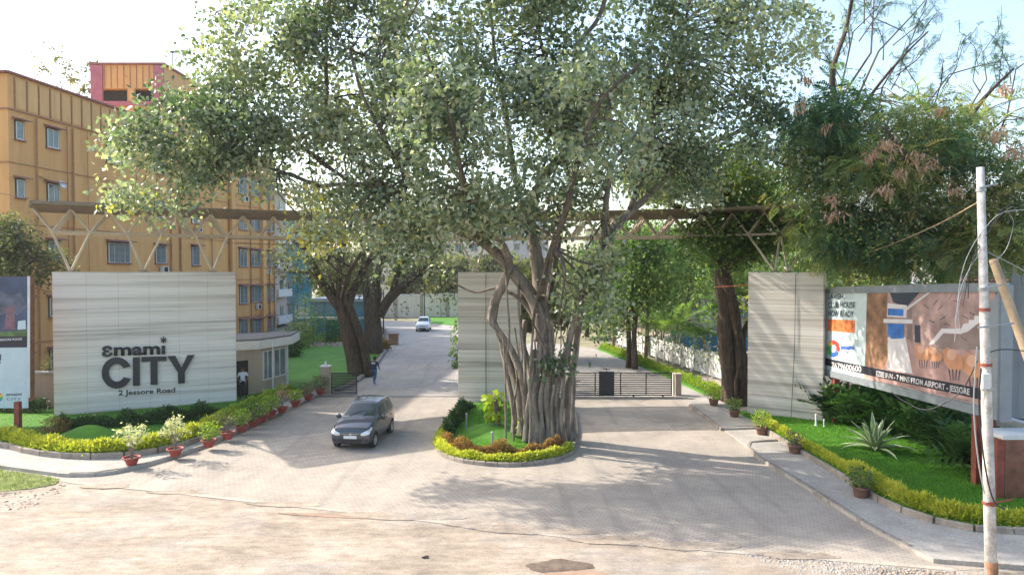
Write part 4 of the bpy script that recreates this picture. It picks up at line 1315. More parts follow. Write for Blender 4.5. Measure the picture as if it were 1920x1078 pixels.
LM([(720, 352, 27.4), (660, 290, 27.6), (620, 220, 27.8), (612, 140, 27.8), (612, 74, 27.8), (620, 0, 27.8)], .12, .05)
LM([(600, 350, 27.4), (520, 320, 27.2), (440, 300, 27.2), (360, 300, 27.2), (290, 290, 27.2)], .09, .03)
LM([(660, 345, 27.4), (560, 270, 28.2), (480, 200, 28.6), (440, 120, 28.6)], .09, .03)
LM([(906, 452, 27.4), (880, 380, 25.6), (860, 300, 24.2), (840, 200, 23.5), (800, 100, 23)], .16, .05)
LM([(1012, 560, 27.2), (1030, 480, 25.8), (1060, 400, 24.6), (1080, 320, 23.8), (1120, 200, 23.2), (1200, 120, 22.8)], .16, .05)
LM([(1020, 600, 28.4), (1040, 500, 30), (1060, 400, 31.5), (1100, 300, 32.5), (1180, 200, 33)], .16, .05)
LM([(985, 560, 28.6), (940, 460, 30), (880, 360, 31.5), (800, 260, 32.5), (720, 180, 33)], .16, .05)
def BB(px, py, rx, ry, Y, ryY=None):
    c = A(px, py, Y); s = Y / FPX
    return (c, (rx * s, ryY if ryY else max(1.0, 0.8 * (rx + ry) / 2 * s), ry * s))
blobs = [BB(345, 205, 75, 60, 27.6), BB(260, 280, 75, 42, 27.6, 1.4), BB(350, 250, 85, 60, 26.6, 1.8), BB(390, 160, 50, 50, 27.6), BB(440, 240, 90, 80, 26.6, 2), BB(300, 290, 110, 50, 27.2, 1.6), BB(400, 305, 100, 50, 27.4, 1.6), BB(600, 385, 45, 50, 27.2, 1.3), BB(300, 268, 95, 62, 27.2), BB(232, 285, 52, 40, 27.2), BB(258, 350, 50, 48, 27.2, 1.2), BB(320, 385, 42, 50, 27.2, 0.9), BB(430, 170, 80, 115, 28), BB(390, 260, 70, 60, 27.5),
         BB(520, 80, 125, 125, 28), BB(520, 240, 120, 110, 27.5), BB(490, 325, 80, 42, 27.2, 1.3), BB(650, 110, 150, 150, 28), BB(640, 300, 140, 110, 27.5),
         BB(690, 400, 110, 60, 27.2, 1.8), BB(620, 440, 45, 30, 27, 1.0), BB(800, 90, 170, 140, 27), BB(800, 280, 150, 120, 26.5), BB(850, 400, 110, 55, 26.6, 2.4),
         BB(980, 90, 170, 150, 27), BB(980, 260, 130, 120, 26.5, 3.5), BB(1150, 80, 160, 140, 27.5), BB(1190, 240, 130, 110, 28, 3.5), BB(1330, 90, 140, 130, 28), BB(1350, 240, 110, 90, 28.6),
         BB(1440, 70, 100, 90, 28.5), BB(1280, 335, 100, 42, 29, 2.5), BB(1450, 180, 60, 60, 29), BB(1085, 365, 60, 45, 28, 2),
         BB(1090, 480, 70, 70, 27.2, 1.2), BB(1060, 600, 42, 70, 27.0, .6), BB(1120, 560, 48, 80, 27.4, .8), BB(1040, 660, 30, 38, 26.9, .5), BB(900, 570, 45, 18, 28.5, .6),
         BB(960, 330, 90, 60, 24.2, 1.5), BB(840, 200, 120, 110, 23.4, 1.6), BB(1130, 230, 120, 110, 23.2, 1.8), BB(750, 200, 140, 110, 32.6, 2), BB(1140, 220, 140, 110, 33, 2),
         BB(700, -120, 320, 110, 28, 6), BB(1100, -130, 330, 110, 28, 6), BB(1010, 400, 50, 40, 26, .8), BB(720, 465, 60, 28, 27.4, 0.8), BB(830, 480, 40, 30, 27.6, 0.8), BB(760, 420, 90, 45, 26.4, 1.5), BB(930, 400, 60, 40, 25.6, 1.2)]
def backlit_shift(P):
    # yellow light shining through the lowest left leaves, painted into their colour
    low = np.clip((10.6 - P[:, 2]) / 3.0, 0, 1)
    left = np.clip((-3.0 - P[:, 0]) / 5.0, 0, 1)
    return low * left * 0.7 * (rng.uniform(0, 1, len(P)) > 0.35)
T = thing('banyan_tree', 'big spreading banyan with fused grey root columns on the traffic island', 'tree', tuple(bany_base))
tb = MB(); tu = MB(); nodes = []
for k, (pts, r0, r1) in enumerate(lim):
    q = smoothline(pts, 7 if k < bole_n else 5)
    m_ = len(q)
    rad = [r0 + (r1 - r0) * (i / (m_ - 1)) ** 0.8 for i in range(m_)]
    if k < bole_n:      # flare at the foot
        rad = [r * (1 - 0.30 * min(1, max(0, (p.z - 1.5) / 3.0))) * (1 + 0.22 * max(0, 1 - (p.z / 0.9)) + 0.10 * noise.noise(Vector((p.x * 3, p.y * 3, p.z * 1.8 + k)))) for r, p in zip(rad, q)]
        tb.tube(q, rad, 12, wob=0.5)
    else:
        (tb if k < bole_n + 18 else tu).tube(q, [r * (1 + 0.12 * noise.noise(Vector((p.x * 2 + k, p.y, p.z * 2)))) for r, p in zip(rad, q)], 8, wob=0.3)
        if k >= bole_n + 17: nodes += [(tuple(x), rr) for x, rr in zip(q, rad)][m_ // 4:]
tb.build('trunk', 'bark', T, smooth=True, world=True)
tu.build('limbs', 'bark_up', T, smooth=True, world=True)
C = gapfilter(in_blob(blobs, 2450, 0.1), 0.6, -0.07, 3.0)
nodes_a = np.array([x[0] for x in nodes])
tw = MB()
for i in rng.permutation(len(C))[:800]:
    c = C[i]; dd = np.linalg.norm(nodes_a - c, axis=1); k = int(np.argmin(dd))
    a = Vector(nodes_a[k]); b2 = Vector(c)
    if not 0.3 < (b2 - a).length < 6.5: continue
    mid = (a + b2) / 2 + Vector(rng.normal(size=3) * 0.13 * (b2 - a).length) + Vector((0, 0, 0.12 * (b2 - a).length))
    r = min(nodes[k][1] * 0.6, 0.02 + 0.013 * (b2 - a).length)
    tw.tube([a, a.lerp(mid, 0.5) + Vector(rng.normal(size=3) * 0.08), mid, b2], [r, r * 0.8, r * 0.6, 0.008], 5, cap=False)
tw.build('branches', 'bark_up', T, world=True)
K = 66
P = np.repeat(C, K, axis=0) + rng.normal(size=(len(C) * K, 3)) * np.array([0.42, 0.42, 0.32])
vb = np.array([noise.noise(Vector((c[0] * 0.35, c[1] * 0.35, c[2] * 0.35))) for c in C])
vals = np.clip(0.46 + 0.6 * np.repeat(vb, K) + rng.normal(size=len(P)) * 0.24, 0, 0.93)
vals = np.clip(vals + backlit_shift(P), 0, 1)
meshobj('crown', leaves(P, 0.215, 0.45, 0.8, 0.66, vals, 'crown', 'leaf_fig', 0.35, 0.1), T)
print('banyan leaves', len(P))

# light green climber on the left of the bole
cl = thing('climbing_plant', 'large-leaved pale green climber on a short stump in front of the middle pylon', 'plant', tuple(G(930, 812)))
c0 = G(930, 812)
MB().tube([c0, c0 + Vector((0.05, 0, 0.8)), c0 + Vector((0.0, 0, 1.8))], [0.2, 0.16, 0.12], 9, wob=0.4).build('stem', 'bark', cl, smooth=True, world=True)
P = np.array(tuple(c0)) + np.array([-0.1, -0.15, 1.25]) + unit(rng.normal(size=(90, 3))) * np.array([0.5, 0.4, 0.65]) * rng.uniform(0.7, 1, (90, 1))
meshobj('foliage', leaves(P, 0.36, 0.3, 1.3, 0.7, rng.uniform(0.4, 1, 90), 'foliage', 'leaf_lime', 0.25, 0.06), cl)
cl2 = thing('climbing_plant', 'small light green climber at the foot of the banyan root columns', 'plant', tuple(G(990, 822)))
c0 = G(1000, 828)
P = np.array(tuple(c0)) + np.array([-0.1, -0.2, 0.75]) + rng.normal(size=(60, 3)) * np.array([0.28, 0.12, 0.45])
meshobj('foliage', leaves(P, 0.2, 0.3, 1.0, 0.6, rng.uniform(0.4, 1, 60), 'foliage', 'leaf_lime', 0.25, 0.06), cl2)

# ================================================================== OTHER TREES
FT = frond_template()
FT2 = frond_template(7, 1.0, 0.36, 0.10, 0.5)
LT = frond_template(6, 1.0, 0.55, 0.12, 0.35)
# two dark trees on the left of the drive
b1 = G(676, 705)
make_tree('drive_tree', 'dark fluted tree at the drive kerb nearest the walking guard', 'tree', tuple(b1),
          [(PP([(676, 708), (664, 650), (652, 600), (640, 560)], b1.y), .62, .45), (PP([(692, 706), (682, 650), (666, 600), (650, 560)], b1.y - 0.3), .3, .24), (PP([(660, 706), (652, 650), (640, 600), (632, 560)], b1.y + 0.3), .28, .24),
           (PP([(640, 575), (610, 540), (590, 500), (572, 470), (545, 450)], b1.y), .42, .08), (PP([(640, 570), (636, 520), (640, 470), (655, 430), (660, 400)], b1.y), .38, .1),
           (PP([(648, 575), (670, 530), (690, 490), (720, 460), (745, 440)], b1.y), .38, .08), (PP([(600, 520), (575, 510), (550, 512)], b1.y), .18, .04),
           (PP([(642, 560), (655, 510), (680, 470), (690, 430)], b1.y - 2), .2, .06), (PP([(630, 545), (615, 500), (622, 450), (600, 420)], b1.y + 2), .2, .06)],
          [BB(600, 470, 80, 60, b1.y, 3.5), BB(690, 440, 80, 50, b1.y, 3.5), BB(640, 400, 120, 60, b1.y, 4), BB(560, 500, 45, 50, b1.y, 2), BB(640, 520, 70, 40, b1.y, 2)],
          230, 34, 0.24, 'leaf_olive', 'bark_dark', 'bark_dark', clump_r=1.1, gap=-0.05, n=10, twig_r=0.05, maxtwig=330)
b2_ = G(706, 664)
make_tree('drive_tree', 'second dark tree at the bend of the drive kerb with one long limb', 'tree', tuple(b2_),
          [(PP([(706, 668), (702, 620), (700, 580), (704, 540)], b2_.y), .7, .5), (PP([(698, 666), (692, 610), (688, 560), (684, 520), (680, 470)], b2_.y), .5, .2),
           (PP([(710, 590), (735, 555), (770, 525), (795, 500), (815, 478), (840, 440)], b2_.y), .5, .1), (PP([(704, 545), (712, 500), (730, 460), (740, 420)], b2_.y), .4, .1),
           (PP([(795, 500), (830, 505), (860, 500)], b2_.y), .2, .05), (PP([(735, 555), (750, 500), (775, 460), (790, 420)], b2_.y), .3, .08)],
          [BB(720, 440, 70, 60, b2_.y, 4), BB(800, 440, 70, 50, b2_.y, 4), BB(760, 500, 60, 40, b2_.y, 3), BB(830, 530, 45, 50, b2_.y, 2.5), BB(760, 400, 110, 50, b2_.y, 4), BB(740, 560, 30, 25, b2_.y, 1.5)],
          230, 30, 0.30, 'leaf_olive', 'bark_dark', 'bark_dark', clump_r=1.2, gap=-0.05, n=10, twig_r=0.06, maxtwig=330, light=0.15)
# dark rooted tree beside the right wall
b3 = G(1378, 758)
make_tree('fig_tree', 'nearly black fluted fig trunk standing left of the right marble wall', 'tree', tuple(b3),
          [(PP([(1372, 762), (1368, 700), (1362, 640), (1360, 580), (1356, 520), (1360, 470)], b3.y), .42, .4), (PP([(1392, 760), (1388, 700), (1384, 640), (1374, 580), (1362, 520)], b3.y - .3), .3, .28),
           (PP([(1358, 752), (1360, 690), (1352, 630), (1352, 560), (1350, 500)], b3.y + .2), .2, .16), (PP([(1400, 752), (1404, 700), (1392, 650), (1400, 610), (1420, 590)], b3.y), .22, .12),
           (PP([(1384, 764), (1380, 720), (1388, 670), (1380, 620)], b3.y - .5), .12, .1), (PP([(1360, 500), (1390, 478), (1440, 470), (1500, 455), (1560, 430)], b3.y), .36, .1),
           (PP([(1358, 500), (1350, 440), (1340, 380), (1320, 300)], b3.y), .36, .1), (PP([(1350, 440), (1300, 400), (1240, 380), (1180, 370)], b3.y + 1), .25, .06),
           (PP([(1356, 470), (1390, 400), (1420, 340), (1440, 260)], b3.y + 1), .28, .08)],
          [BB(1300, 320, 110, 70, b3.y, 4), BB(1400, 330, 100, 100, b3.y, 4), BB(1230, 350, 70, 40, b3.y, 3), BB(1330, 440, 60, 35, b3.y, 2.5), BB(1440, 440, 70, 40, b3.y, 2.5), BB(1500, 380, 70, 60, b3.y, 3), BB(1380, 480, 40, 20, b3.y, 1.2)],
          520, 50, 0.26, 'leaf_green', 'bark_dark', 'bark_dark', clump_r=0.9, gap=-0.12, n=10, twig_r=0.045)
# feathery tree behind the billboard
b4 = Vector((21.5, 32.0, 0))
FTREE = make_tree('feathery_tree', 'tall feathery-leaved tree with bare upper twigs behind the billboard', 'tree', tuple(b4),
          [([b4, b4 + Vector((-.2, 0, 3)), b4 + Vector((-.8, 0, 6)), A(1700, 420, 31.5)], .5, .35),
           (PP([(1700, 430, 31.5), (1640, 350, 31), (1590, 250, 30.5), (1560, 150, 30), (1585, 60, 30), (1600, -20, 30)], 31), .26, .05),
           (PP([(1640, 350, 31), (1570, 330, 30.5), (1500, 320, 30), (1450, 300, 30)], 31), .16, .05),
           (PP([(1700, 420, 31.5), (1760, 330, 30), (1800, 250, 29.5), (1850, 180, 29), (1900, 130, 29)], 31), .2, .04),
           (PP([(1590, 250, 30.5), (1640, 170, 30), (1690, 110, 30), (1740, 60, 30)], 31), .1, .03),
           (PP([(1700, 420, 31.5), (1720, 360, 28.5), (1700, 300, 27), (1660, 240, 26)], 31), .18, .05),
           (PP([(1760, 380, 30), (1850, 360, 28), (1920, 330, 27), (1980, 310, 27)], 31), .16, .05), (PP([(1700, 430, 31.5), (1780, 460, 29), (1860, 440, 27)], 31), .14, .05)],
          [BB(1560, 230, 85, 80, 30, 2.5), BB(1500, 260, 75, 70, 30, 2.5), BB(1600, 330, 130, 80, 30, 3.5), BB(1720, 340, 120, 80, 29, 3.5), BB(1850, 340, 110, 70, 28, 3), BB(1640, 450, 100, 60, 29.5, 3), BB(1760, 450, 110, 60, 28.5, 2.8),
           BB(1880, 450, 90, 60, 27.5, 2.5), BB(1560, 440, 60, 60, 30.5, 2), BB(1700, 240, 80, 45, 29.5, 2), BB(1850, 240, 90, 45, 29, 2), BB(1960, 380, 60, 110, 27.5, 2.5)],
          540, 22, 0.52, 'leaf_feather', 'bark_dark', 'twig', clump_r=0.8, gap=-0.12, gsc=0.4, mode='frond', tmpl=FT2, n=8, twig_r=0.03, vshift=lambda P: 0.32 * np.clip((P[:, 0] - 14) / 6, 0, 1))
# small yellowing leaves mixed into its sunny side
yb = [BB(1720, 250, 90, 50, 28.5, 2), BB(1850, 280, 90, 60, 27.8, 2), BB(1640, 300, 90, 50, 28.5, 2), BB(1800, 370, 110, 50, 27, 1.6), BB(1560, 230, 60, 60, 28.6, 1.5), BB(1900, 400, 60, 70, 26.6, 1.5), BB(1690, 420, 110, 50, 27.5, 1.5), BB(1520, 330, 60, 60, 28.5, 1.5)]
for nm_, mt_, nn_, se_ in (('yellowing_leaves', 'leaf_brown', 110, 1.7), ('green_leaves', 'leaf_green', 170, 8.3), ('dusty_leaves', 'leaf_fig', 120, 5.1)):
    cc_ = gapfilter(in_blob(yb, nn_, .1), .5, -.15, se_)
    pp_ = np.repeat(cc_, 42, axis=0) + rng.normal(size=(len(cc_) * 42, 3)) * np.array([.5, .5, .35])
    meshobj(nm_, leaves(pp_, .17, .5, .5, .42, None, nm_, mt_, .3, .1), FTREE)
# bare twigs against the sky, with little leaves
tg = MB(); PT = []
def twigfan(a, b2, r, depth):
    a = Vector(a); b2 = Vector(b2)
    mid = (a + b2) / 2 + Vector(rng.normal(size=3) * 0.08 * (b2 - a).length)
    tg.tube([a, mid, b2], [r, r * 0.75, r * 0.5], 4, cap=False)
    if depth == 0:
        for t in np.linspace(0.2, 1, 5):
            PT.append(tuple(a.lerp(b2, t) + Vector(rng.normal(size=3) * 0.06)))
        return
    for k in range(4 if depth > 1 else 5):
        t = 0.35 + 0.65 * (k + 1) / (4 if depth > 1 else 5)
        s = a.lerp(b2, min(t, 1))
        d = (b2 - a).normalized() + Vector(rng.normal(size=3) * 0.55)
        twigfan(s, s + d.normalized() * (b2 - a).length * random.uniform(0.35, 0.6), r * 0.55, depth - 1)
bare = thing('sparse_tree', 'nearly bare twiggy tree top against the blue sky at the upper right', 'tree', (22.5, 34.5, 0))
MB().tube(smoothline([Vector((22.5, 34.5, 0)), Vector((22.3, 34.5, 5)), A(1790, 330, 33), A(1780, 290, 32)], 4), [.32 - .018 * i for i in range(13)], 7).build('trunk', 'bark_dark', bare, smooth=True, world=True)
for (x0, y0, x1, y1) in ((1780, 300, 1850, 150), (1790, 300, 1900, 210), (1770, 290, 1720, 160), (1570, 330, 1560, 120), (1600, 200, 1710, 30), (1580, 180, 1640, -20), (1800, 320, 1930, 280), (1560, 250, 1600, 60), (1700, 300, 1780, 140), (1850, 300, 1905, 130), (1640, 250, 1700, 90)):
    twigfan(A(x0, y0, 32), A(x1, y1, 31.5), 0.06, 2)
tg.build('branches', 'twig', bare, world=True)
PT = np.array(PT)
PT = PT[rng.uniform(0, 1, len(PT)) < 0.85]
PTr = np.repeat(PT, 2, axis=0)
meshobj('crown', fronds(PTr, rng.normal(size=(len(PTr), 3)) + np.array([0, 0, -0.6]), 0.26, FT, 'crown', 'leaf_feather', rng.uniform(0, 0.45, len(PTr))), bare)
# hanging bunches of dry pods
pods = []
for (x, y, Y, r_) in ((1665, 275, 28, 26), (1715, 290, 28, 18), (1745, 305, 28, 16), (1660, 355, 28, 16), (1508, 145, 29.5, 14), (1884, 165, 29, 12), (1790, 355, 28, 12), (1635, 290, 28, 14), (1505, 195, 29.5, 14), (1550, 235, 29.5, 10), (1760, 205, 29, 14), (1870, 250, 28.5, 18), (1685, 320, 28, 12), (1565, 400, 29, 14), (1560, 370, 29, 12), (1900, 280, 28, 22)):
    Y -= 2.6
    c = A(x, y, Y)
    pods.append(np.array(tuple(c)) + rng.normal(size=(int(r_ * 3.2), 3)) * np.array([1, 1, 0.7]) * r_ / 1280 * Y * 0.5)
pod_l = ['big pinkish pod bunch hanging in the middle of the feathery tree', 'small pod bunch right of the big pinkish bunch', 'third pod bunch toward the pole', 'hanging pod bunch below the big pinkish bunch', 'brownish pod bunch at the left top against the sky', 'reddish pod bunch near the right edge against the sky', 'pod bunch just left of the pole top', 'pod bunch left of the big pinkish bunch', 'orange-brown pod bunch in the upper left of the feathery tree', 'tiny pod bunch in the left of the feathery tree', 'rust pod bunch on the bare twigs above the pole', 'pod bunch at the right over the pole', 'pod bunch tucked under the big pinkish bunch', 'pale pod bunch over the canopy end', 'second pale pod bunch over the canopy end', 'wide pod bunch at the right edge']
for pc, lb in zip(pods, pod_l):
    c = pc.mean(0)
    t = tag(meshobj('pod_bunch', leaves(pc, 0.30, 0.0, 3.0, 0.22, None, 'pod_bunch', 'leaf_pod', 0.4, 0.02)), lb, 'seed pods', 'dry pod bunches in the feathery tree')

# slim trees on the side drive
def slim(px, py, topy, label, blobs, mat='leaf_green', r=0.2, lean=6, n_=90, seedmat='bark_dark'):
    b = G(px, py)
    make_tree('slim_tree', label, 'tree', tuple(b), [(PP([(px, py + 2), (px + lean * .3, py - (py - topy) * .35), (px - lean * .2, py - (py - topy) * .7), (px + lean, topy)], b.y), r, r * .5),
              (PP([(px, py - (py - topy) * .6), (px - 24, topy + 30), (px - 40, topy - 10)], b.y), r * .5, r * .2), (PP([(px, py - (py - topy) * .7), (px + 26, topy + 10), (px + 40, topy - 20)], b.y), r * .5, r * .2)],
              [BB(*q, b.y, 2.5) for q in blobs], n_, 45, 0.3, mat, 'bark_dark', 'bark_dark', clump_r=1.1, gap=-0.15, n=7, maxtwig=60)
slim(1178, 690, 540, 'slim brown trunk on the side drive, left of a close pair', [(1150, 520, 60, 60), (1190, 480, 60, 60), (1130, 590, 40, 40)], n_=150, r=.22)
slim(1191, 692, 520, 'slim brown trunk on the side drive, right of a close pair', [(1220, 500, 50, 60), (1180, 440, 60, 50), (1215, 560, 40, 40)], n_=130, r=.26, lean=-8)
slim(1211, 668, 450, 'thin curved dark trunk rising behind the close pair', [(1230, 450, 70, 50), (1260, 520, 50, 50), (1300, 500, 50, 60)], n_=140, r=.2, lean=10)
slim(1150, 650, 560, 'pale bushy young tree near the bend of the side drive', [(1150, 560, 40, 40), (1120, 540, 40, 40)], 'leaf_olive', n_=80, r=.16)
slim(1290, 640, 520, 'light green tree in front of the pale pink house', [(1300, 470, 60, 50), (1330, 520, 30, 50), (1260, 560, 40, 30)], 'leaf_green', n_=110, r=.2)
# trees in front of the flats at the left edge
for (px, py, Y, lab, s) in ((30, 500, 34.5, 'dark bushy tree overhanging the left banner', 1.0), (-60, 470, 36, 'broad dark tree at the very left edge beyond the banner', 1.2)):
    b = Vector(((px - 960) / FPX * Y, Y, 0))
    make_tree('bushy_tree', lab, 'tree', tuple(b), [([b, b + Vector((0.2, 0, 2.5)), A(px, 520, Y)], .28, .16), ([A(px, 520, Y), A(px + 40, 480, Y)], .12, .04), ([A(px, 520, Y), A(px - 40, 470, Y)], .12, .04)],
              [BB(px, 480, 45 * s, 40 * s, Y, 1.8), BB(px + 45, 500, 38, 28, Y - .3, 1.4), BB(px + 12, 520, 60, 18, Y - .5, 1.2), BB(px - 30, 440, 40, 30, Y, 1.4)],
              110, 50, 0.22, 'leaf_olive', clump_r=0.7, gap=-0.3)
# low bush by the cream wall behind the banner
def bush(name, label, c, r, n_, ls, mat, cat='bush', group=None, stem=True, up=0.4, asp=0.55):
    t = thing(name, label, cat, tuple(c), 0, group)
    P = unit(rng.normal(size=(n_, 3))) * np.array(r) * (rng.uniform(0.55, 1.05, (n_, 1)))
    P[:, 2] = np.abs(P[:, 2] + r[2] * 0.5) if True else P[:, 2]
    P = P + np.array(tuple(c)) + np.array([0, 0, 0.05])
    vb = np.array([noise.noise(Vector(tuple(p * 2.2))) for p in P])
    meshobj('foliage', leaves(P, ls, up, 0.1, asp, np.clip(0.5 + 0.7 * vb + rng.normal(size=n_) * 0.18, 0, 1), 'foliage', mat), t)
    if stem:
        s = MB()
        for k in range(5):
            d = Vector(rng.normal(size=3)); d.z = abs(d.z) + 0.8; d.normalize()
            s.tube([(0, 0, 0), tuple(d * r[2] * 0.6), tuple(d * r[2] * 1.2)], [0.03, 0.02, 0.008], 4)
        s.build('stem', 'twig', t)
    return t
bush('bush', 'leafy dull green shrub on the low wall behind the left banner', (-22.8, 34.5, 1.9), (1.1, .7, .7), 500, .14, 'leaf_olive')
bush('bush', 'pinkish green clipped round bush at the left foot of the name wall', G(84, 818, 0.3) + Vector((0, .6, 0)), (.62, .5, .42), 900, .07, 'leaf_orange')
bush('bush', 'bright green clipped round bush touching the left end of the name wall', G(104, 806, 0.3) + Vector((0, .4, 0)), (.4, .4, .42), 600, .07, 'leaf_green')
for (px, py, r, lab, mt) in ((612, 642, (2.2, 1.6, 2.0), 'large dark bush beyond the far lawn beside the green screen', 'leaf_green'), (560, 652, (1.6, 1.4, 1.7), 'rounded bush behind the cabin roof corner', 'leaf_green'), (572, 640, (1.4, 1.2, 3.2), 'tall bright green bush beyond the cabin', 'leaf_lime'),
                            (660, 640, (1.5, 1, 0.7), 'low brown-green bush left of the drive tree', 'leaf_olive'), (545, 668, (1.0, 1, 1.1), 'small round dark bush at the lawn edge near the cabin', 'leaf_dark'), (716, 655, (0.8, .8, .6), 'orange-tinged bush at the foot of the second drive tree', 'leaf_orange')):
    bush('bush', lab, G(px, py, 0.1), r, 900, .2, mt)
stones(L2([(578, 652), (640, 652), (640, 642), (578, 642)]), 120, 0.15, 0.4, 'brickchip', 'pinkish boulders and flowers edging the far lawn', 0.1, 'rubble')
# palms
def palm(px, py, H, label, nf=11, fl=2.0):
    b = G(px, py)
    t = thing('palm', label, 'palm', tuple(b))
    s = MB()
    for k in range(3):
        ox, oy = rng.normal(size=2) * 0.15
        s.tube([(ox, oy, 0), (ox * 2, oy * 2, H * .5), (ox * 4, oy * 3, H * random.uniform(.8, 1))], [.08, .07, .05], 6)
    s.build('stem', 'twigpale', t)
    D = []
    for k in range(nf * 2):
        an = rng.uniform(0, 6.28); el = rng.uniform(-.1, 1.1)
        D.append((math.cos(an) * math.cos(el), math.sin(an) * math.cos(el), math.sin(el)))
    D = np.array(D); P = np.array(tuple(b)) + np.array([0, 0, H * .9]) + rng.normal(size=(len(D), 3)) * .15
    meshobj('crown', fronds(P, D, fl, frond_template(12, 1, .32, .05, .35), 'crown', 'leaf_green', rng.uniform(.2, .8, len(D)), .2, .15), t)
palm(1240, 668, 2.6, 'dark feathery palm left in the row before the blue sheets')
palm(1268, 676, 3.0, 'tallest feathery palm in the middle before the blue sheets', 12, 2.3)
palm(1318, 690, 2.8, 'feathery palm nearest the black fig trunk', 10, 2.0)
palm(1215, 655, 2.2, 'small palm by the thin curved trunk')
# saplings along the panel fence
ORD = ['nearest', 'second', 'third', 'fourth', 'fifth', 'sixth', 'seventh', 'eighth', 'ninth', 'tenth', 'eleventh', 'twelfth', 'thirteenth', 'last']
for i in range(11):
    f = i / 10
    b = fz0.lerp(fz1, 0.1 + 0.86 * f) + Vector((0.5, 0.6, 0.12))
    t = thing('sapling', ORD[10 - i] + ' sapling from the gate end in the row before the white panel fence', 'sapling', tuple(b), 0, 'saplings along the white panel fence')
    MB().tube([(0, 0, 0), (0.05, 0, 1.2), (0.0, 0.05, 2.4)], [.03, .025, .012], 5).build('stem', 'twigpale', t)
    P = np.array(tuple(b)) + np.array([0, 0, 1.8]) + rng.normal(size=(110, 3)) * np.array([.3, .3, .5])
    meshobj('foliage', leaves(P, .2, .3, .8, .4, None, 'foliage', 'leaf_olive' if i % 2 else 'leaf_green'), t)
# dark green climber behind the far end of the middle wall
bush('bush', 'tall light green shrub against the left edge of the middle pylon', G(862, 690) + Vector((0.0, 0, 0)), (0.75, 0.8, 2.6), 700, .26, 'leaf_green', asp=.35, stem=False)
# ragged twig above the orange roof
tg = MB(); PT = []
ft = thing('sparse_tree', 'faint twiggy tree top showing above the orange parapet', 'tree', (-46, 70, 0))
MB().tube([(-46, 70, 0), (-45.5, 70, 14), (-45, 70, 24)], [.4, .25, .15], 6).build('trunk', 'twigpale', ft, world=True)
twigfan((-45, 70, 22), A(150, 150, 70), 0.1, 2); twigfan((-45, 70, 22), A(110, 142, 70), 0.1, 2)
tg.build('branches', 'twigpale', ft, world=True)
PT = np.repeat(np.array(PT), 2, axis=0)
meshobj('crown', leaves(PT, 0.35, 0, .3, .6, None, 'crown', 'leaf_olive'), ft)

# background tree belt: each tree on its own
belt = [(1010, 55, 8, 'rounded olive tree close behind the sliding gate left of the slim pair', 'leaf_olive'), (1100, 74, 9, 'hazy green tree at the far end of the side drive', 'leaf_green'),
        (1160, 90, 12, 'tall green tree far behind the slim pair', 'leaf_green'), (1240, 82, 10, 'wide green tree above the palms', 'leaf_olive'), (1330, 100, 11, 'pale tree far behind the pink house', 'leaf_olive'),
        (1420, 60, 11, 'dense tree directly behind the right marble wall', 'leaf_green'), (1500, 52, 10, 'dark tree behind the left end of the billboard', 'leaf_green'), (1580, 60, 12, 'tall tree behind the middle of the billboard', 'leaf_feather'),
        (1690, 48, 11, 'broad dark tree behind the billboard stair picture', 'leaf_feather'), (1800, 46, 11, 'dark tree behind the utility pole', 'leaf_green'), (1900, 42, 10, 'dark tree beyond the leaning strut', 'leaf_dark'), (1990, 40, 10, 'dark tree past the right edge', 'leaf_green'),
        (850, 120, 10, 'pale hazy tree over the far white car', 'leaf_olive'), (770, 128, 9, 'hazy tree before the cream boundary wall', 'leaf_olive'), (930, 112, 10, 'hazy tree behind the middle pylon', 'leaf_olive'),
        (640, 112, 11, 'tree beyond the glass pavilion', 'leaf_olive')]
for (px, Y, H, lab, mt) in belt:
    b = Vector(((px - 960) / FPX * Y, Y, 0))
    w = H * 0.42
    make_tree('background_tree', lab, 'tree', tuple(b), [([b, b + Vector((.2, 0, H * .3)), b + Vector((0, 0, H * .6))], .3, .15), ([b + Vector((0, 0, H * .35)), b + Vector((w * .6, 0, H * .65))], .14, .05), ([b + Vector((0, 0, H * .35)), b + Vector((-w * .6, .5, H * .7))], .14, .05)],
              [(b + Vector((0, 0, H * .68)), (w, w, H * .34)), (b + Vector((w * .5, -.5, H * .5)), (w * .6, w * .6, H * .2)), (b + Vector((-w * .5, -.5, H * .48)), (w * .6, w * .6, H * .22))],
              130, 44, .0058 * Y + .12, mt, clump_r=.11 * H + .2, gap=-.2, maxtwig=30, group='trees standing behind the walls and billboard' if Y > 41 and px > 1350 else None)

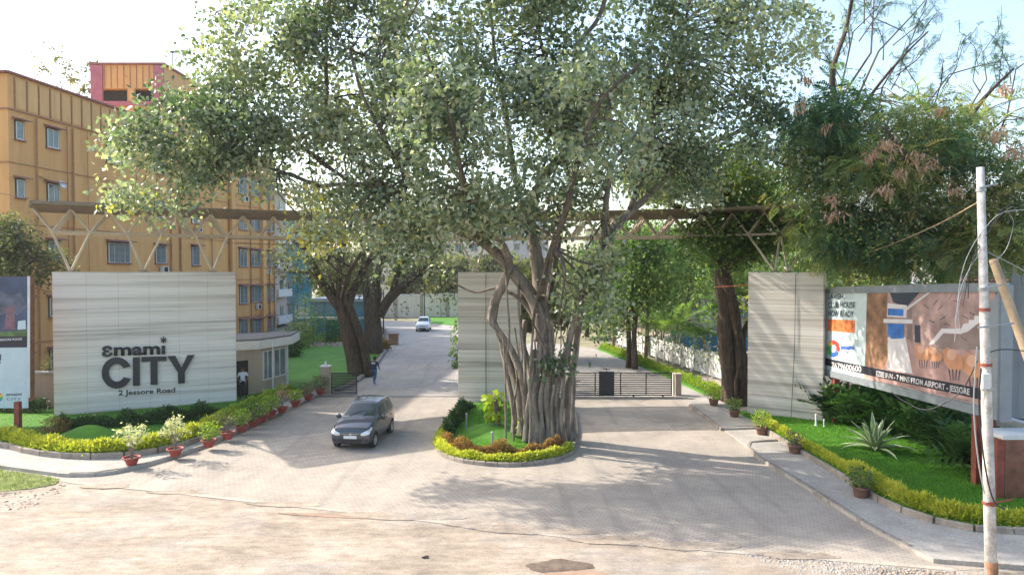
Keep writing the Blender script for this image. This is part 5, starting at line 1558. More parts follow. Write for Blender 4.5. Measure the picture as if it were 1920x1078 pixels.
# ================================================================== BEDS AND BORDERS
def border(name, label, line, width, h, dens, ls, mat, z=0.0, asp=0.3, up=0.6, droop=-0.6, kind='stuff', cat='ground cover', side=0.0, lump=0.35):
    pts = resample([Vector(p) for p in line], 0.1)
    A_ = np.array([tuple(p) for p in pts])
    n_ = int(len(A_) * 0.1 * dens)
    idx = rng.integers(0, len(A_) - 1, n_)
    t = rng.uniform(0, 1, (n_, 1))
    P = A_[idx] * (1 - t) + A_[idx + 1] * t
    d = A_[idx + 1] - A_[idx]; d = unit(d); nn = np.stack([-d[:, 1], d[:, 0], 0 * d[:, 0]], 1)
    w = rng.normal(size=n_) * 0.5
    w = np.clip(w, -1, 1)
    hh = h * (1 - w ** 2 * .8) * rng.uniform(.2, 1, n_)
    lump_ = np.array([1 + lump * 2 * noise.noise(Vector((p[0] * 1.6, p[1] * 1.6, 0))) for p in P])
    P = P + nn * (w * width / 2 + side)[:, None]
    P[:, 2] = z + hh * lump_
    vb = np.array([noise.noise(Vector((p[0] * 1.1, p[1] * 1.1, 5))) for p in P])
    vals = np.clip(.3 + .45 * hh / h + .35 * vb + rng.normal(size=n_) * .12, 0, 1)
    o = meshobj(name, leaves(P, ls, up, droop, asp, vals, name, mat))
    return tag(o, label, cat, kind=kind)
SEG = lambda L_, a, b: L_[int(len(L_) * a):int(len(L_) * b) + 1]
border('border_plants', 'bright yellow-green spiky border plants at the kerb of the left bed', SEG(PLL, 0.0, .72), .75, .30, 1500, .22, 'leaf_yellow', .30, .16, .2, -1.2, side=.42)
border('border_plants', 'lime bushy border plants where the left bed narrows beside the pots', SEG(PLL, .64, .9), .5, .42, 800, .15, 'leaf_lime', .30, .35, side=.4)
hw = [G(112, 806, .3), G(200, 800, .3), G(300, 793, .3), G(425, 781, .3)]
border('hedge', 'dark green clipped hedge along the foot of the name wall', hw, .6, .5, 1500, .12, 'leaf_dark', .30, .45, kind='thing', cat='hedge', lump=.5)
border('hedge', 'dark low hedge behind the left banner post', [Vector((-30, 33.2, 0)), Vector((-22.3, 32.6, 0))], .8, .7, 900, .12, 'leaf_dark', .30, .45, kind='thing', cat='hedge', lump=.2)
# island ring
ring = [ctr + (p - ctr) * 0.93 for p in ISL]
nr_ = len(ring)
border('border_plants', 'yellow-green low border ring round the traffic island', ring[:int(nr_ * .62)], .45, .2, 1500, .11, 'leaf_yellow', .16, .4)
ring2 = [ctr + (p - ctr) * 0.85 for p in ISL]
border('copper_shrubs', 'copper-orange clipped shrubs along the front of the traffic island', ring2[int(nr_ * .03):int(nr_ * .42)], .45, .42, 1300, .09, 'leaf_orange', .16, .5, cat='shrubs', lump=.8)
border('border_plants', 'dark green low shrubs on the left side of the traffic island', [ctr + (p - ctr) * .86 for p in ISL][int(nr_ * .42):int(nr_ * .68)], .55, .5, 1100, .1, 'leaf_dark', .16, .5, lump=.6)
# right bed
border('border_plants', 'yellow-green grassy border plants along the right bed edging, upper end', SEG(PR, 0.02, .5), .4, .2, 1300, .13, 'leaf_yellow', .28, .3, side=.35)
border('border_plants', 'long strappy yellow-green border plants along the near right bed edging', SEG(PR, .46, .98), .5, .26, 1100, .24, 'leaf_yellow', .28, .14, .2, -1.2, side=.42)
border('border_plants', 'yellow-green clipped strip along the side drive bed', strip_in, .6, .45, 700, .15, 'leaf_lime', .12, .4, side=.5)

# glossy dark broadleaf shrubs under the billboard
gi = 0
LT = frond_template(5, 1.0, 0.5, 0.13, 0.4)
for (px, py) in ((1560, 792), (1590, 800), (1620, 806), (1655, 812), (1690, 820), (1722, 830), (1755, 846), (1785, 862), (1812, 884), (1640, 790), (1680, 796), (1730, 806), (1775, 830), (1810, 852)):
    b = G(px, py, .27) + Vector((0.5, 0.2, 0))
    n_ = 120
    an = rng.uniform(0, 6.28, n_); el = rng.uniform(.1, 1.35, n_)
    D = np.stack([np.cos(an) * np.cos(el), np.sin(an) * np.cos(el), np.sin(el)], 1)
    gi += 1
    t = thing('palm_shrub', (('front row ' + ORD[gi - 1]) if gi < 10 else ('back row ' + ORD[gi - 10])).replace('nearest', 'first') + ' dark glossy shrub from the right marble wall, under the billboard', 'shrub', tuple(b), 0, 'dark palm-like shrubs under the billboard')
    P = np.array(tuple(b)) + rng.normal(size=(n_, 3)) * np.array([.38, .38, .28]) + np.array([0, 0, .6])
    P[:, 2] = np.maximum(P[:, 2], .3)
    meshobj('foliage', fronds(P, D, .85, LT, 'foliage', 'leaf_dark', rng.uniform(.1, 1, n_), .3, .3), t)
    MB().tube([(0, 0, 0), (0, 0, .7)], .04, 5).build('stem', 'twig', t)
# variegated agave
ag = G(1640, 845, .27)
t = thing('agave', 'large cream-striped spiky agave on the right lawn', 'plant', tuple(ag))
for k in range(34):
    an = k * 2.399; el = R(18 + 62 * (k / 34)); L = random.uniform(1.35, 1.75) * (1 - .12 * k / 34)
    mb = MB(); n_ = 6; d = Vector((math.cos(an) * math.cos(el), math.sin(an) * math.cos(el), math.sin(el)))
    s = Vector((-math.sin(an), math.cos(an), 0)); up_ = s.cross(d) * -1
    for i in range(n_ + 1):
        f = i / n_
        w = .105 * math.sin(math.pi * (0.18 + 0.82 * f)) + .004
        c = d * L * f + Vector((0, 0, -0.42 * L * f * f * math.cos(el))) + Vector((0, 0, .05))
        for q in (-1, -.62, 0, .62, 1):
            mb.v.append(tuple(c + s * w * q + Vector((0, 0, .03 * abs(q)))))
    for i in range(n_):
        for j in range(4):
            a = i * 5 + j
            mb.f.append((a, a + 1, a + 6, a + 5)); mb.mi.append(0 if j in (1, 2) and k % 3 else 1)
    mb.build('leaf', ['agave_mid', 'agave'], t)

# ------------------------------------------------------------------ potted plants
potm = {}
def pot(kind):
    if kind not in potm:
        pr = [(0.0, 0.0), (.15, 0), (.17, .02), (.25, .22), (.29, .28), (.33, .285), (.335, .33), (.295, .33), (.27, .27), (0.0, .26)]
        if kind == 'clay': pr = [(0, 0), (.17, 0), (.19, .03), (.235, .26), (.26, .27), (.26, .33), (.22, .33), (.2, .27), (0, .26)]
        potm[kind] = (MB().lathe(pr[:-2] + [(pr[-2][0], pr[-2][1])], n=20).mesh('pot', 'terracotta' if kind == 'red' else 'claypot', True), MB().lathe([(pr[-2][0], .262), (0.001, .275)], n=16).mesh('soil', 'soil'))
    return potm[kind]
def potted(loc, label, kind, plant, s=1.0, group='potted plants', base_z=.13, mat='leaf_green', h=.9, w=.45, n_=300, ls=.09):
    loc = Vector((loc[0], loc[1], base_z))
    t = thing('potted_plant', label, 'potted plant', tuple(loc), rng.uniform(0, 6), group)
    p, so = pot(kind)
    place('pot', p, t, Matrix.Diagonal((s, s, s, 1)))
    place('soil', so, t, Matrix.Diagonal((s, s, s, 1)))
    sm = MB(); tips = []
    nb = 7
    for k in range(nb):
        an = 6.28 * k / nb + random.random(); rr = w * random.uniform(.35, .9)
        tip = Vector((math.cos(an) * rr, math.sin(an) * rr, .26 * s + h * random.uniform(.6, 1)))
        sm.tube([(0, 0, .22 * s), (tip.x * .3, tip.y * .3, .26 * s + h * .35), tuple(tip)], [.022, .014, .006], 4); tips.append(tip)
    sm.build('stem', 'twigpale', t)
    if plant == 'sparse':
        P = np.concatenate([np.array(tuple(q)) + rng.normal(size=(n_ // nb, 3)) * .11 for q in tips])
    else:
        P = unit(rng.normal(size=(n_, 3))) * np.array([w, w, h * .5]) * rng.uniform(.5, 1.05, (n_, 1)) + np.array([0, 0, .26 * s + h * .58])
    me = leaves(P, ls, .4, 0.1, .5, None, 'foliage', mat)
    o = bpy.data.objects.new('foliage', me); COL.objects.link(o); o.parent = t
    return t
LP = [((247, 872), 'red pot with a pale twiggy flowering shrub, nearest the road corner', 'sparse', 'leaf_flower', 1.15, .52, 260),
      ((329, 855), 'red pot with a white-leaved shrub, second from the road corner', 'sparse', 'leaf_flower', 1.1, .45, 300),
      ((392, 838), 'red pot with a lime bushy plant beside the narrow end of the bed', 'full', 'leaf_lime', .8, .42, 330),
      ((427, 823), 'red pot with a sparse brownish plant past the bed end', 'sparse', 'leaf_olive', .7, .4, 160),
      ((453, 810), 'red pot with a bright green round plant below the cabin guard', 'full', 'leaf_lime', .85, .42, 420),
      ((475, 800), 'red pot with a tall mid-green plant, sixth along the kerb', 'full', 'leaf_green', .95, .4, 360),
      ((492, 791), 'red pot with a light green plant before the cabin window', 'full', 'leaf_lime', .8, .36, 300),
      ((508, 782), 'red pot with a dense green plant before the cabin corner', 'full', 'leaf_lime', .9, .42, 420),
      ((529, 774), 'tall red pot with a pinkish bare stem plant at the cabin corner', 'sparse', 'leaf_pod', 1.0, .3, 120),
      ((554, 762), 'red pot with white flowers and yellow-green leaves', 'full', 'leaf_lime', .7, .42, 330),
      ((578, 750), 'red pot with a wide grey-green plant, next to last before the pillar', 'full', 'leaf_olive', .75, .5, 330),
      ((600, 739), 'red pot with a grey-green bush right beside the gate pillar', 'full', 'leaf_olive', .9, .55, 380)]
for (pp, lab, pl, mt, h, w, n_) in LP:
    q = G(pp[0], pp[1], .13)
    potted(q, lab, 'red', pl, .92, 'red pots along the left footpath kerb', .13, mt, h * (.9 if pl == 'full' else 1), w, n_, .11 if mt != 'leaf_flower' else .12)
for (pp, lab, mt, h, w, n_, bz) in (((1338, 760), 'brown clay pot with a dense yellow-green bush by the black fig trunk', 'leaf_lime', .7, .5, 420, .125), ((1377, 781), 'brown clay pot with a dark green plant at the left edge of the right wall', 'leaf_green', .6, .42, 360, .125),
                                    ((1428, 814), 'brown clay pot with a bright lime plant where the path dips', 'leaf_lime', .75, .45, 420, .05), ((1490, 849), 'brown clay pot with a limp plant against the bed edging', 'leaf_olive', .6, .4, 200, .12),
                                    ((1614, 931), 'nearest brown clay pot with a bushy green plant on the right footpath', 'leaf_green', .62, .42, 460, .12)):
    q = G(pp[0], pp[1], bz)
    potted(q, lab, 'clay', 'full', 1.0, 'brown clay pots along the right footpath', bz, mt, h, w, n_, .1)
# little lamp bollards
def bollard(name, label, p, h, r, mat, cat='bollard'):
    t = thing(name, label, cat, tuple(p))
    MB().tube([(0, 0, 0), (0, 0, h * .85)], r, 8).build('post', mat, t)
    MB().lathe([(r * 1.15, h * .85), (r * 1.2, h * .98), (r * .8, h), (0.001, h * 1.01)], n=10).build('cap', mat, t)
    MB().lathe([(r * 1.6, 0), (r * 1.6, .04), (r, .05)], n=10).build('base', mat, t)
bollard('garden_bollard', 'grey-green post bollard at the front of the island lawn', G(923, 851, .17), .85, .045, 'steel')
bollard('garden_bollard', 'pale blue-grey post bollard at the back left of the island lawn', G(875, 805, .17), .72, .04, 'frame')
bollard('garden_bollard', 'short white post at the foot of the right marble wall', G(1530, 798, .27), .52, .045, 'white')
bollard('garden_bollard', 'tiny white post light among the palm-like shrubs', G(1545, 800, .27), .34, .03, 'white')

# low garden wall and kiosk base behind the right bed
gw = thing('garden_wall', 'low white wall behind the dark shrubs under the billboard', 'wall', (16.9, 29.0, 0))
MB().prism([(16.6, 26.5), (17.0, 26.5), (17.4, 20.5), (17.1, 20.3)], 0, 2.0).build('wall', 'white', gw, world=True)
MB().prism([(16.8, 32.5), (17.1, 32.5), (17.0, 26.51), (16.6, 26.51)], 0, 2.35).build('dark_panel', 'greywall', gw, world=True)
gk = G(1868, 950, 0.0)
kz = thing('granite_gatepost', 'polished brown granite clad block with a white coping at the right edge', 'gatepost', (gk.x, gk.y, 0))
MB().box((1.3, .4, 1.02), (2.2, .8, 2.04)).build('core', 'granite', kz)
for i in range(3):
    MB().box((.58 + .74 * i, -.015, 1.02), (.725, .03, 2.02)).build('granite_slab', 'granite', kz)
MB().box((.08, -.02, 1.02), (.22, .07, 2.04)).build('pilaster', 'rust', kz)
MB().box((1.3, .4, 2.1), (2.4, 1.0, .13)).build('coping', 'white', kz)

# ================================================================== RIGHT BILLBOARD
def quad_frame(name, label, pts, mat, parent): ...
BL0 = Vector((14.35, 31.75, 0)); BL1 = Vector((14.72, 20.55, 0))
bbz = lambda f: (2.28 + .26 * f, 6.27 + .40 * f)
bb = thing('billboard', 'long framed club-house advertising billboard on red posts at the right', 'billboard', tuple(BL0))
dB = (BL1 - BL0); LB = dB.length; dBn = dB.normalized(); nB = Vector((dBn.y, -dBn.x, 0))   # towards the road
def BP(zx, zy, push=.0):
    p = ONV(1520 + zx / 3.85, 510 + zy / 3.85, BL0, BL1)
    return p + nB * push
def bpoly(name, pts, mat, push, parent=bb):
    P = [BP(x, y, push) for x, y in pts]
    mb = MB(); mb.v = [tuple(p) for p in P]
    for tri in tessellate_polygon([[Vector((x, y, 0)) for x, y in pts]]):
        mb.f.append(tuple(tri)); mb.mi.append(0)
    return mb.build(name, mat, parent, world=True)
def board(z0a, z1a, z0b, z1b, f0, f1, d0, d1, name, mat):
    a = BL0.lerp(BL1, f0); b2 = BL0.lerp(BL1, f1)
    mb = MB()
    vv = []
    for dd in (d0, d1):
        vv += [a + nB * dd + Vector((0, 0, z0a)), b2 + nB * dd + Vector((0, 0, z0b)), b2 + nB * dd + Vector((0, 0, z1b)), a + nB * dd + Vector((0, 0, z1a))]
    mb.v = [tuple(v) for v in vv]
    mb.f = [(3, 2, 1, 0), (4, 5, 6, 7), (0, 1, 5, 4), (1, 2, 6, 5), (2, 3, 7, 6), (3, 0, 4, 7)]; mb.mi = [0] * 6
    return mb.build(name, mat, bb, world=True)
za0, za1 = bbz(0); zb0, zb1 = bbz(1)
M['poster_wall'] = pm('poster_rosy_brown', (0.38, 0.25, 0.225), .45, 1.2, .55)
M['poster_sky'] = pm('poster_pale_blue', (0.50, 0.60, 0.62), .12, .6, .5)
M['poster_white'] = pm('poster_white', (0.66, 0.62, 0.62), .1, 1.5, .5)
M['poster_band'] = pm('poster_band_dark', (0.02, 0.02, 0.032), .2, 1, .5)
M['poster_blue'] = pm('poster_blue', (0.03, 0.14, 0.42), .5, 2.5, .5)
M['poster_orange'] = pm('poster_orange', (0.62, 0.17, 0.05), .15, 3, .5)
M['poster_chair'] = pm('poster_chair_tan', (0.55, 0.26, 0.14), .3, 1.5, .5)
M['poster_chairin'] = pm('poster_chair_inside', (0.66, 0.38, 0.27), .2, 1.5, .5)
M['poster_brown'] = pm('poster_brown', (0.26, 0.14, 0.08), .7, 1.1, .5)
M['poster_rose'] = pm('poster_floor_rose', (0.42, 0.25, 0.22), .5, .9, .5)
M['poster_shade'] = pm('poster_grey_brown', (0.26, 0.19, 0.17), .3, 1, .5)
M['poster_ink'] = pm('poster_ink', (0.035, 0.045, 0.07), .2, 1, .5)
for nm, c in (('red', (.6, .05, .04)), ('green', (.05, .4, .08)), ('yellow', (.7, .5, .03)), ('blue2', (.04, .12, .5))):
    M['logo_' + nm] = pm('logo_' + nm, c, .1, 1, .5)
board(za0, za1, zb0, zb1, 0, 1, -.28, 0, 'back_box', 'steel')
board(za0 + .28, za1 - .28, zb0 + .3, zb1 - .3, .012, .965, .0, .012, 'poster', 'poster_wall')
# frame members proud of the picture
fw = .27
board(za1 - fw, za1 + .02, zb1 - fw, zb1 + .02, 0, 1, .0, .07, 'frame_rail', 'frame')
board(za0 - .02, za0 + fw, zb0 - .02, zb0 + fw, 0, 1, .0, .07, 'frame_rail', 'frame')
board(za0 + fw, za1 - fw, zb0 + fw, zb1 - fw, 0, .012, .0, .065, 'frame_stile', 'frame')
board(za0 + fw, za1 - fw, zb0 + fw, zb1 - fw, .965, 1, .0, .065, 'frame_stile', 'frame')
bpoly('print', [(92, 138), (410, 138), (395, 672), (385, 778), (84, 700), (84, 614)], 'poster_sky', .016)
bpoly('print', [(410, 138), (1338, 132), (1334, 880), (395, 680)], 'poster_wall', .018)
bpoly('print', [(410, 138), (560, 138), (545, 470), (600, 560), (520, 700), (395, 678)], 'poster_brown', .021)
bpoly('print', [(545, 480), (700, 470), (760, 560), (1334, 860), (1334, 960), (395, 770), (396, 676), (520, 640)], 'poster_rose', .020)
bpoly('print', [(560, 470), (690, 470), (740, 735), (560, 700)], 'poster_white', .023)
bpoly('print', [(575, 150), (800, 138), (690, 260), (600, 215)], 'poster_ink', .0235)
bpoly('window_print', [(560, 225), (700, 240), (695, 330), (555, 322)], 'poster_white', .024)
bpoly('window_print', [(562, 262), (676, 268), (674, 318), (560, 312)], 'poster_blue', .0255)
bpoly('window_print', [(560, 370), (680, 376), (676, 478), (585, 482), (562, 440)], 'poster_blue', .0255)
bpoly('sill_print', [(530, 338), (740, 342), (740, 372), (530, 366)], 'poster_white', .026)
bpoly('column_print', [(700, 250), (735, 250), (735, 490), (700, 480)], 'poster_shade', .024)
bpoly('door_print', [(755, 382), (796, 384), (796, 510), (755, 504)], 'poster_ink', .0245)
bpoly('stair_print', [(860, 520), (950, 408), (1090, 408), (1110, 372), (1145, 372), (1148, 345), (1185, 345), (1188, 316), (1225, 316), (1280, 262), (1300, 262), (1302, 225), (1334, 222), (1334, 290), (1240, 350), (1140, 430), (1090, 445), (965, 440), (890, 522)], 'poster_white', .026)
bpoly('stair_shade_print', [(880, 545), (965, 445), (1090, 450), (1334, 300), (1334, 560), (1100, 560), (980, 560)], 'poster_shade', .0225)
bpoly('beam_print', [(690, 262), (860, 140), (880, 142), (700, 275)], 'poster_white', .0265)
for (x, y, r) in ((905, 220, -50), (1015, 180, -55), (1060, 212, 15), (940, 258, -40), (880, 355, 20), (990, 378, 15), (1120, 325, 25), (960, 330, -30), (1310, 475, 25), (1110, 480, 35), (840, 250, 40), (1170, 300, 30)):
    a = R(r); dx, dy = math.cos(a) * 24, math.sin(a) * 24
    bpoly('ceiling_slot_print', [(x - dx, y - dy - 3), (x + dx, y + dy - 3), (x + dx, y + dy + 3), (x - dx, y - dy + 3)], 'poster_ink', .0265)
for (cx, cy, s) in ((815, 590, 1.0), (905, 600, .9), (1040, 640, 1.35), (1190, 690, 1.5)):
    bpoly('chair_print', [(cx - 60 * s, cy - 60 * s), (cx - 30 * s, cy - 72 * s), (cx + 30 * s, cy - 30 * s), (cx + 62 * s, cy + 5 * s), (cx + 40 * s, cy + 58 * s), (cx - 20 * s, cy + 50 * s), (cx - 52 * s, cy + 10 * s)], 'poster_chair', .028)
    bpoly('chair_print', arc(cx - 12 * s, cy - 34 * s, 26 * s, 30 * s, 0, 330, 12), 'poster_chairin', .030)
    for k in range(4):
        x = cx - 30 * s + k * 20 * s
        bpoly('chair_leg_print', [(x, cy + 45 * s), (x + 6 * s, cy + 45 * s), (x + (14 - 6 * k) * s, cy + 105 * s), (x + (10 - 6 * k) * s, cy + 105 * s)], 'poster_ink', .029)
bpoly('band_print', [(84, 614), (400, 680), (1334, 858), (1334, 940), (400, 738), (84, 664)], 'poster_band', .034)
def btext(s, x0, y0, x1, y1, h, mat, bold=.01, push=.04):
    return text_on('lettering', s, BP(x0, y0), BP(x1, y1), h, mat, bb, 0, bold, push=push)
def bh(x, y, dh): return (BP(x, y - dh) - BP(x, y)).length
btext('LAVISH', 132, 192, 240, 192, bh(150, 192, 36), 'poster_ink')
btext('CLUB HOUSE', 132, 256, 326, 258, bh(150, 256, 40), 'poster_ink')
btext('NOW READY', 132, 318, 316, 324, bh(150, 320, 40), 'poster_ink')
bpoly('label_print', [(128, 340), (324, 348), (322, 440), (128, 422)], 'poster_orange', .03)
for k in range(8):
    a = R(k * 45 + 20); a2 = R(k * 45 + 62); cx, cy = 168, 552
    bpoly('emblem_print', [(cx + math.cos(a) * 22, cy - math.sin(a) * 30), (cx + math.cos(a) * 44, cy - math.sin(a) * 60), (cx + math.cos((a + a2) / 2) * 48, cy - math.sin((a + a2) / 2) * 64), (cx + math.cos(a2) * 44, cy - math.sin(a2) * 60), (cx + math.cos(a2) * 22, cy - math.sin(a2) * 30)],
          ['logo_red', 'logo_red', 'logo_yellow', 'logo_green', 'logo_green', 'logo_blue2', 'logo_blue2', 'logo_red'][k], .031)
btext('emami', 222, 556, 318, 560, bh(260, 560, 34), 'logo_blue2', .02)
btext('CITY', 232, 600, 300, 606, bh(260, 600, 34), 'poster_white', .02)
btext('7679600600', 158, 690, 372, 722, bh(260, 700, 42), 'poster_white', .012)
btext('EZEE INN - 7 MINS FROM AIRPORT - JESSORE', 480, 748, 1156, 886, bh(800, 800, 40), 'poster_white', .014)
for f in (.11, .905):
    p = BL0.lerp(BL1, f) - nB * .14
    zt = 2.28 + .26 * f
    MB().box((p.x, p.y, (zt + .2) / 2), (.24, .24, zt - .2)).build('post', 'rust', bb, world=True)
for f in (.11, .905):
    p = BL0.lerp(BL1, f) - nB * .9
    MB().tube([p + Vector((0, 0, .3)), p + nB * .62 + Vector((0, 0, 5.6))], .05, 5).build('back_stay', 'rust', bb, world=True)
# side fin at the near end
MB().box(tuple(BL1 + Vector((.18, .0, (zb0 + zb1) / 2 - .05))), (.34, .1, zb1 - zb0)).build('end_fin', 'frame', bb, world=True)

# ================================================================== LEFT BANNER
N0 = A(-190, 640, 29.2); N1 = A(57, 640, 29.9)
N0.z = 0; N1.z = 0
bn = thing('banner_board', 'flex advertising banner showing a tree, cut off by the left edge', 'billboard', tuple(N1))
dN = (N1 - N0).normalized(); nN = Vector((dN.y, -dN.x, 0))
def NP(px, py, push=0.0):
    return ONV(px, py, N0, N1) + nN * push
def npoly(name, pts, mat, push):
    P = [NP(x, y, push) for x, y in pts]
    mb = MB(); mb.v = [tuple(p) for p in P]
    for tri in tessellate_polygon([[Vector((x, y, 0)) for x, y in pts]]):
        mb.f.append(tuple(tri)); mb.mi.append(0)
    return mb.build(name, mat, bn, world=True)
M['poster_night'] = pm('poster_dusk', (0.055, 0.075, 0.13), .4, .7, .5)
M['poster_trunk'] = pm('poster_trunk', (0.17, 0.09, 0.11), .4, 3, .5)
M['leafprint'] = pm('poster_grass', (0.10, 0.16, 0.05), .5, 3, .5)
M['poster_leafy'] = pm('poster_crown', (0.10, 0.11, 0.15), .5, 3, .5)
def nslab(x0, y0, x1, y1, d0, d1, name, mat):
    a = [NP(x0, y1, d0), NP(x1, y1, d0), NP(x1, y0, d0), NP(x0, y0, d0)]
    b_ = [NP(x0, y1, d1), NP(x1, y1, d1), NP(x1, y0, d1), NP(x0, y0, d1)]
    mb = MB(); mb.v = [tuple(p) for p in a + b_]
    mb.f = [(3, 2, 1, 0), (4, 5, 6, 7), (0, 1, 5, 4), (1, 2, 6, 5), (2, 3, 7, 6), (3, 0, 4, 7)]; mb.mi = [0] * 6
    return mb.build(name, mat, bn, world=True)
nslab(-190, 520, 58, 752, -.3, -.02, 'back_frame', 'brickbrown')
nslab(-190, 519, 53, 765, -.02, .0, 'banner', 'poster_white')
nslab(52, 518, 56.5, 745, -.01, .03, 'edge_trim', 'white')
npoly('print', [(-190, 519), (53, 519), (51.5, 630), (-190, 630)], 'poster_night', .006)
npoly('crown_print', [(-30, 560), (0, 545), (20, 555), (40, 548), (50, 575), (35, 590), (15, 585), (-10, 595)], 'poster_leafy', .010)
npoly('trunk_print', [(6, 618), (12, 590), (4, 572), (14, 578), (18, 568), (22, 580), (32, 566), (27, 588), (30, 618)], 'poster_trunk', .012)
npoly('lit_window_print', [(34, 602), (48, 600), (49, 617), (33, 618)], 'poster_sky', .012)
npoly('grass_print', [(-60, 625), (20, 621), (51, 619), (51.6, 630), (-60, 631)], 'leafprint', .013)
npoly('band_print', [(-190, 632), (51.6, 630), (51.0, 651), (-190, 654)], 'poster_band', .014)
text_on('lettering', 'JESSORE ROAD', NP(-2, 639), NP(42, 637), .09, 'poster_white', bn, 0, .02, push=.02)
npoly('lower_print', [(-190, 654), (51, 651), (50, 765), (-190, 765)], 'poster_sky', .008)
npoly('mark_print', [(-2, 664), (2.6, 664), (2.0, 676), (-1.4, 676)], 'poster_ink', .014)
npoly('mark_print', [(-1.2, 678), (1.8, 678), (1.8, 681), (-1.2, 681)], 'poster_ink', .014)
for k, cc in enumerate(('logo_red', 'logo_yellow', 'logo_green', 'logo_blue2')):
    a = R(90 - k * 45); a2 = R(90 - k * 45 - 42)
    cx, cy = -3, 744
    npoly('emblem_print', [(cx + 3 * math.cos(a), cy - 3 * math.sin(a)), (cx + 9 * math.cos(a), cy - 9 * math.sin(a)), (cx + 9 * math.cos(a2), cy - 9 * math.sin(a2)), (cx + 3 * math.cos(a2), cy - 3 * math.sin(a2))], cc, .014)
text_on('lettering', 'emami', NP(12, 742), NP(41, 741), .13, 'poster_ink', bn, 0, .02, push=.014)
text_on('lettering', 'CITY', NP(13, 750), NP(40, 750), .10, 'poster_ink', bn, 0, 0, push=.014)
pb = G(31, 812, .3)
MB().box((pb.x, pb.y + .1, .95), (.2, .2, 1.3)).build('post', 'rust', bn, world=True)
MB().box((pb.x - 4.4, pb.y - .2, .95), (.2, .2, 1.3)).build('post', 'rust', bn, world=True)
# wall behind the banner
cw = thing('boundary_wall', 'tan boundary wall behind the left banner', 'wall', (-24, 34.2, 0))
MB().prism([(-34, 34.4), (-21.9, 34.4), (-21.9, 34.1), (-34, 34.1)], 0, 1.9).build('wall', 'beige', cw, world=True)
MB().prism([(-34, 34.45), (-21.88, 34.45), (-21.88, 34.05), (-34, 34.05)], 1.901, 2.0).build('coping', 'greywall', cw, world=True)

# ================================================================== UTILITY POLE
pb = Vector((10.93, 15.4, 0)); pt = A(1838, 314, 15.5)
up = thing('utility_pole', 'tall whitish round utility pole with cable loops and metal collars', 'pole', tuple(pb))
def pole_at(z): return pb.lerp(pt, z / pt.z)
M['polewhite'] = bark('pole_paint', (0.30, 0.27, 0.24), (0.66, 0.63, 0.60), (3, 3, 2.2), .25)
MB().tube([pb + Vector((0, 0, -.3)), pb.lerp(pt, .3), pb.lerp(pt, .6), pt], [.128, .115, .098, .08], 16).build('shaft', 'polewhite', up, smooth=True, world=True)
M['polerust'] = pm('pole_foot_rust', (0.30, 0.15, 0.08), .4, 3, .8)
MB().tube([pb + Vector((0, 0, 0)), pb.lerp(pt, .045)], .134, 16).build('rusty_foot', 'polerust', up, world=True)
for z in (1.75, 4.35, 4.9, 6.15, 6.6, 8.85):
    c = pole_at(z); r = .126 - .006 * z
    MB().tube([c - Vector((0, 0, .035)), c + Vector((0, 0, .035))], r + .03, 12).build('collar', 'rust' if z in (1.75, 6.15, 4.9) else 'steel', up, world=True)
for z, w in ((1.78, .42), (5.75, .55), (6.62, .35), (8.88, .28)):
    c = pole_at(z)
    bar('crossbar', c + Vector((-w * .45, -.14, 0)) - pb, c + Vector((w, -.14, .1)) - pb, .022, 'rust' if z < 2 else 'steel', up)
MB().box(tuple(pole_at(4.55) + Vector((-.12, -.15, 0))), (.16, .12, .34)).build('junction_box', 'white', up, world=True)
sb = A(1930, 668, 15.2); sb = Vector((13.4, 14.9, 0)); stp = A(1862, 486, 15.6)
st_ = thing('pole_strut', 'leaning bare wooden strut propped against the utility pole', 'strut', tuple(sb))
M['wood'] = pm('weathered_wood', (0.33, 0.24, 0.15), .25, 3, .85, 0, .3)
dirs_ = (A(1921, 650, 15.4) - stp)
foot = stp + dirs_ * (stp.z / -dirs_.z)
st_.location = foot; WM[st_.name] = Matrix.Translation(foot)
MB().tube([foot, stp], [.13, .09], 10).build('shaft', 'wood', st_, smooth=True, world=True)
def cable(label, pts, r=.015, mat='black', n=6, name='cable', group=None):
    o = MB().tube(smoothline(pts, 8), r, 5).build(name, mat)
    return tag(o, label, 'cable', group)
P_ = lambda x, y, Y: A(x, y, Y)
cable('thick grey cable bundle looping from the pole top out to the right edge', [P_(1815, 560, 15.6), P_(1820, 500, 15.5), P_(1850, 440, 15.4), P_(1880, 400, 15.2), P_(1905, 388, 15.0), P_(1990, 392, 14.8)], .009, 'black')
cable('grey cable loop hanging left of the pole above the billboard', [P_(1800, 620, 15.7), P_(1796, 560, 15.7), P_(1810, 490, 15.6), P_(1845, 430, 15.4), P_(1890, 396, 15.2), P_(1990, 398, 14.8)], .009, 'steel')
cable('black wire running beside the bundle at the pole top', [P_(1805, 575, 15.6), P_(1826, 480, 15.5), P_(1862, 415, 15.4), P_(1900, 382, 15.1), P_(1990, 384, 14.8)], .008, 'black')
cable('pale drooping service wire right of the pole', [P_(1852, 500, 15.5), P_(1885, 470, 15.4), P_(1900, 420, 15.3), P_(1890, 398, 15.2)], .008, 'frame')
cable('thin pale wire fanning left below the pole collar', [P_(1790, 600, 15.7), P_(1812, 520, 15.6), P_(1830, 478, 15.5), P_(1850, 478, 15.5)], .008, 'frame')
cable('second thin grey loop beside the pole', [P_(1790, 640, 15.7), P_(1800, 545, 15.6), P_(1838, 476, 15.5), P_(1870, 482, 15.4), P_(1925, 510, 15.2)], .009, 'steel')
cable('brown rope stay running left from the pole top into the trees', [P_(1836, 378, 15.6), P_(1760, 420, 19), P_(1680, 455, 24), P_(1625, 475, 28)], .016, 'wood')
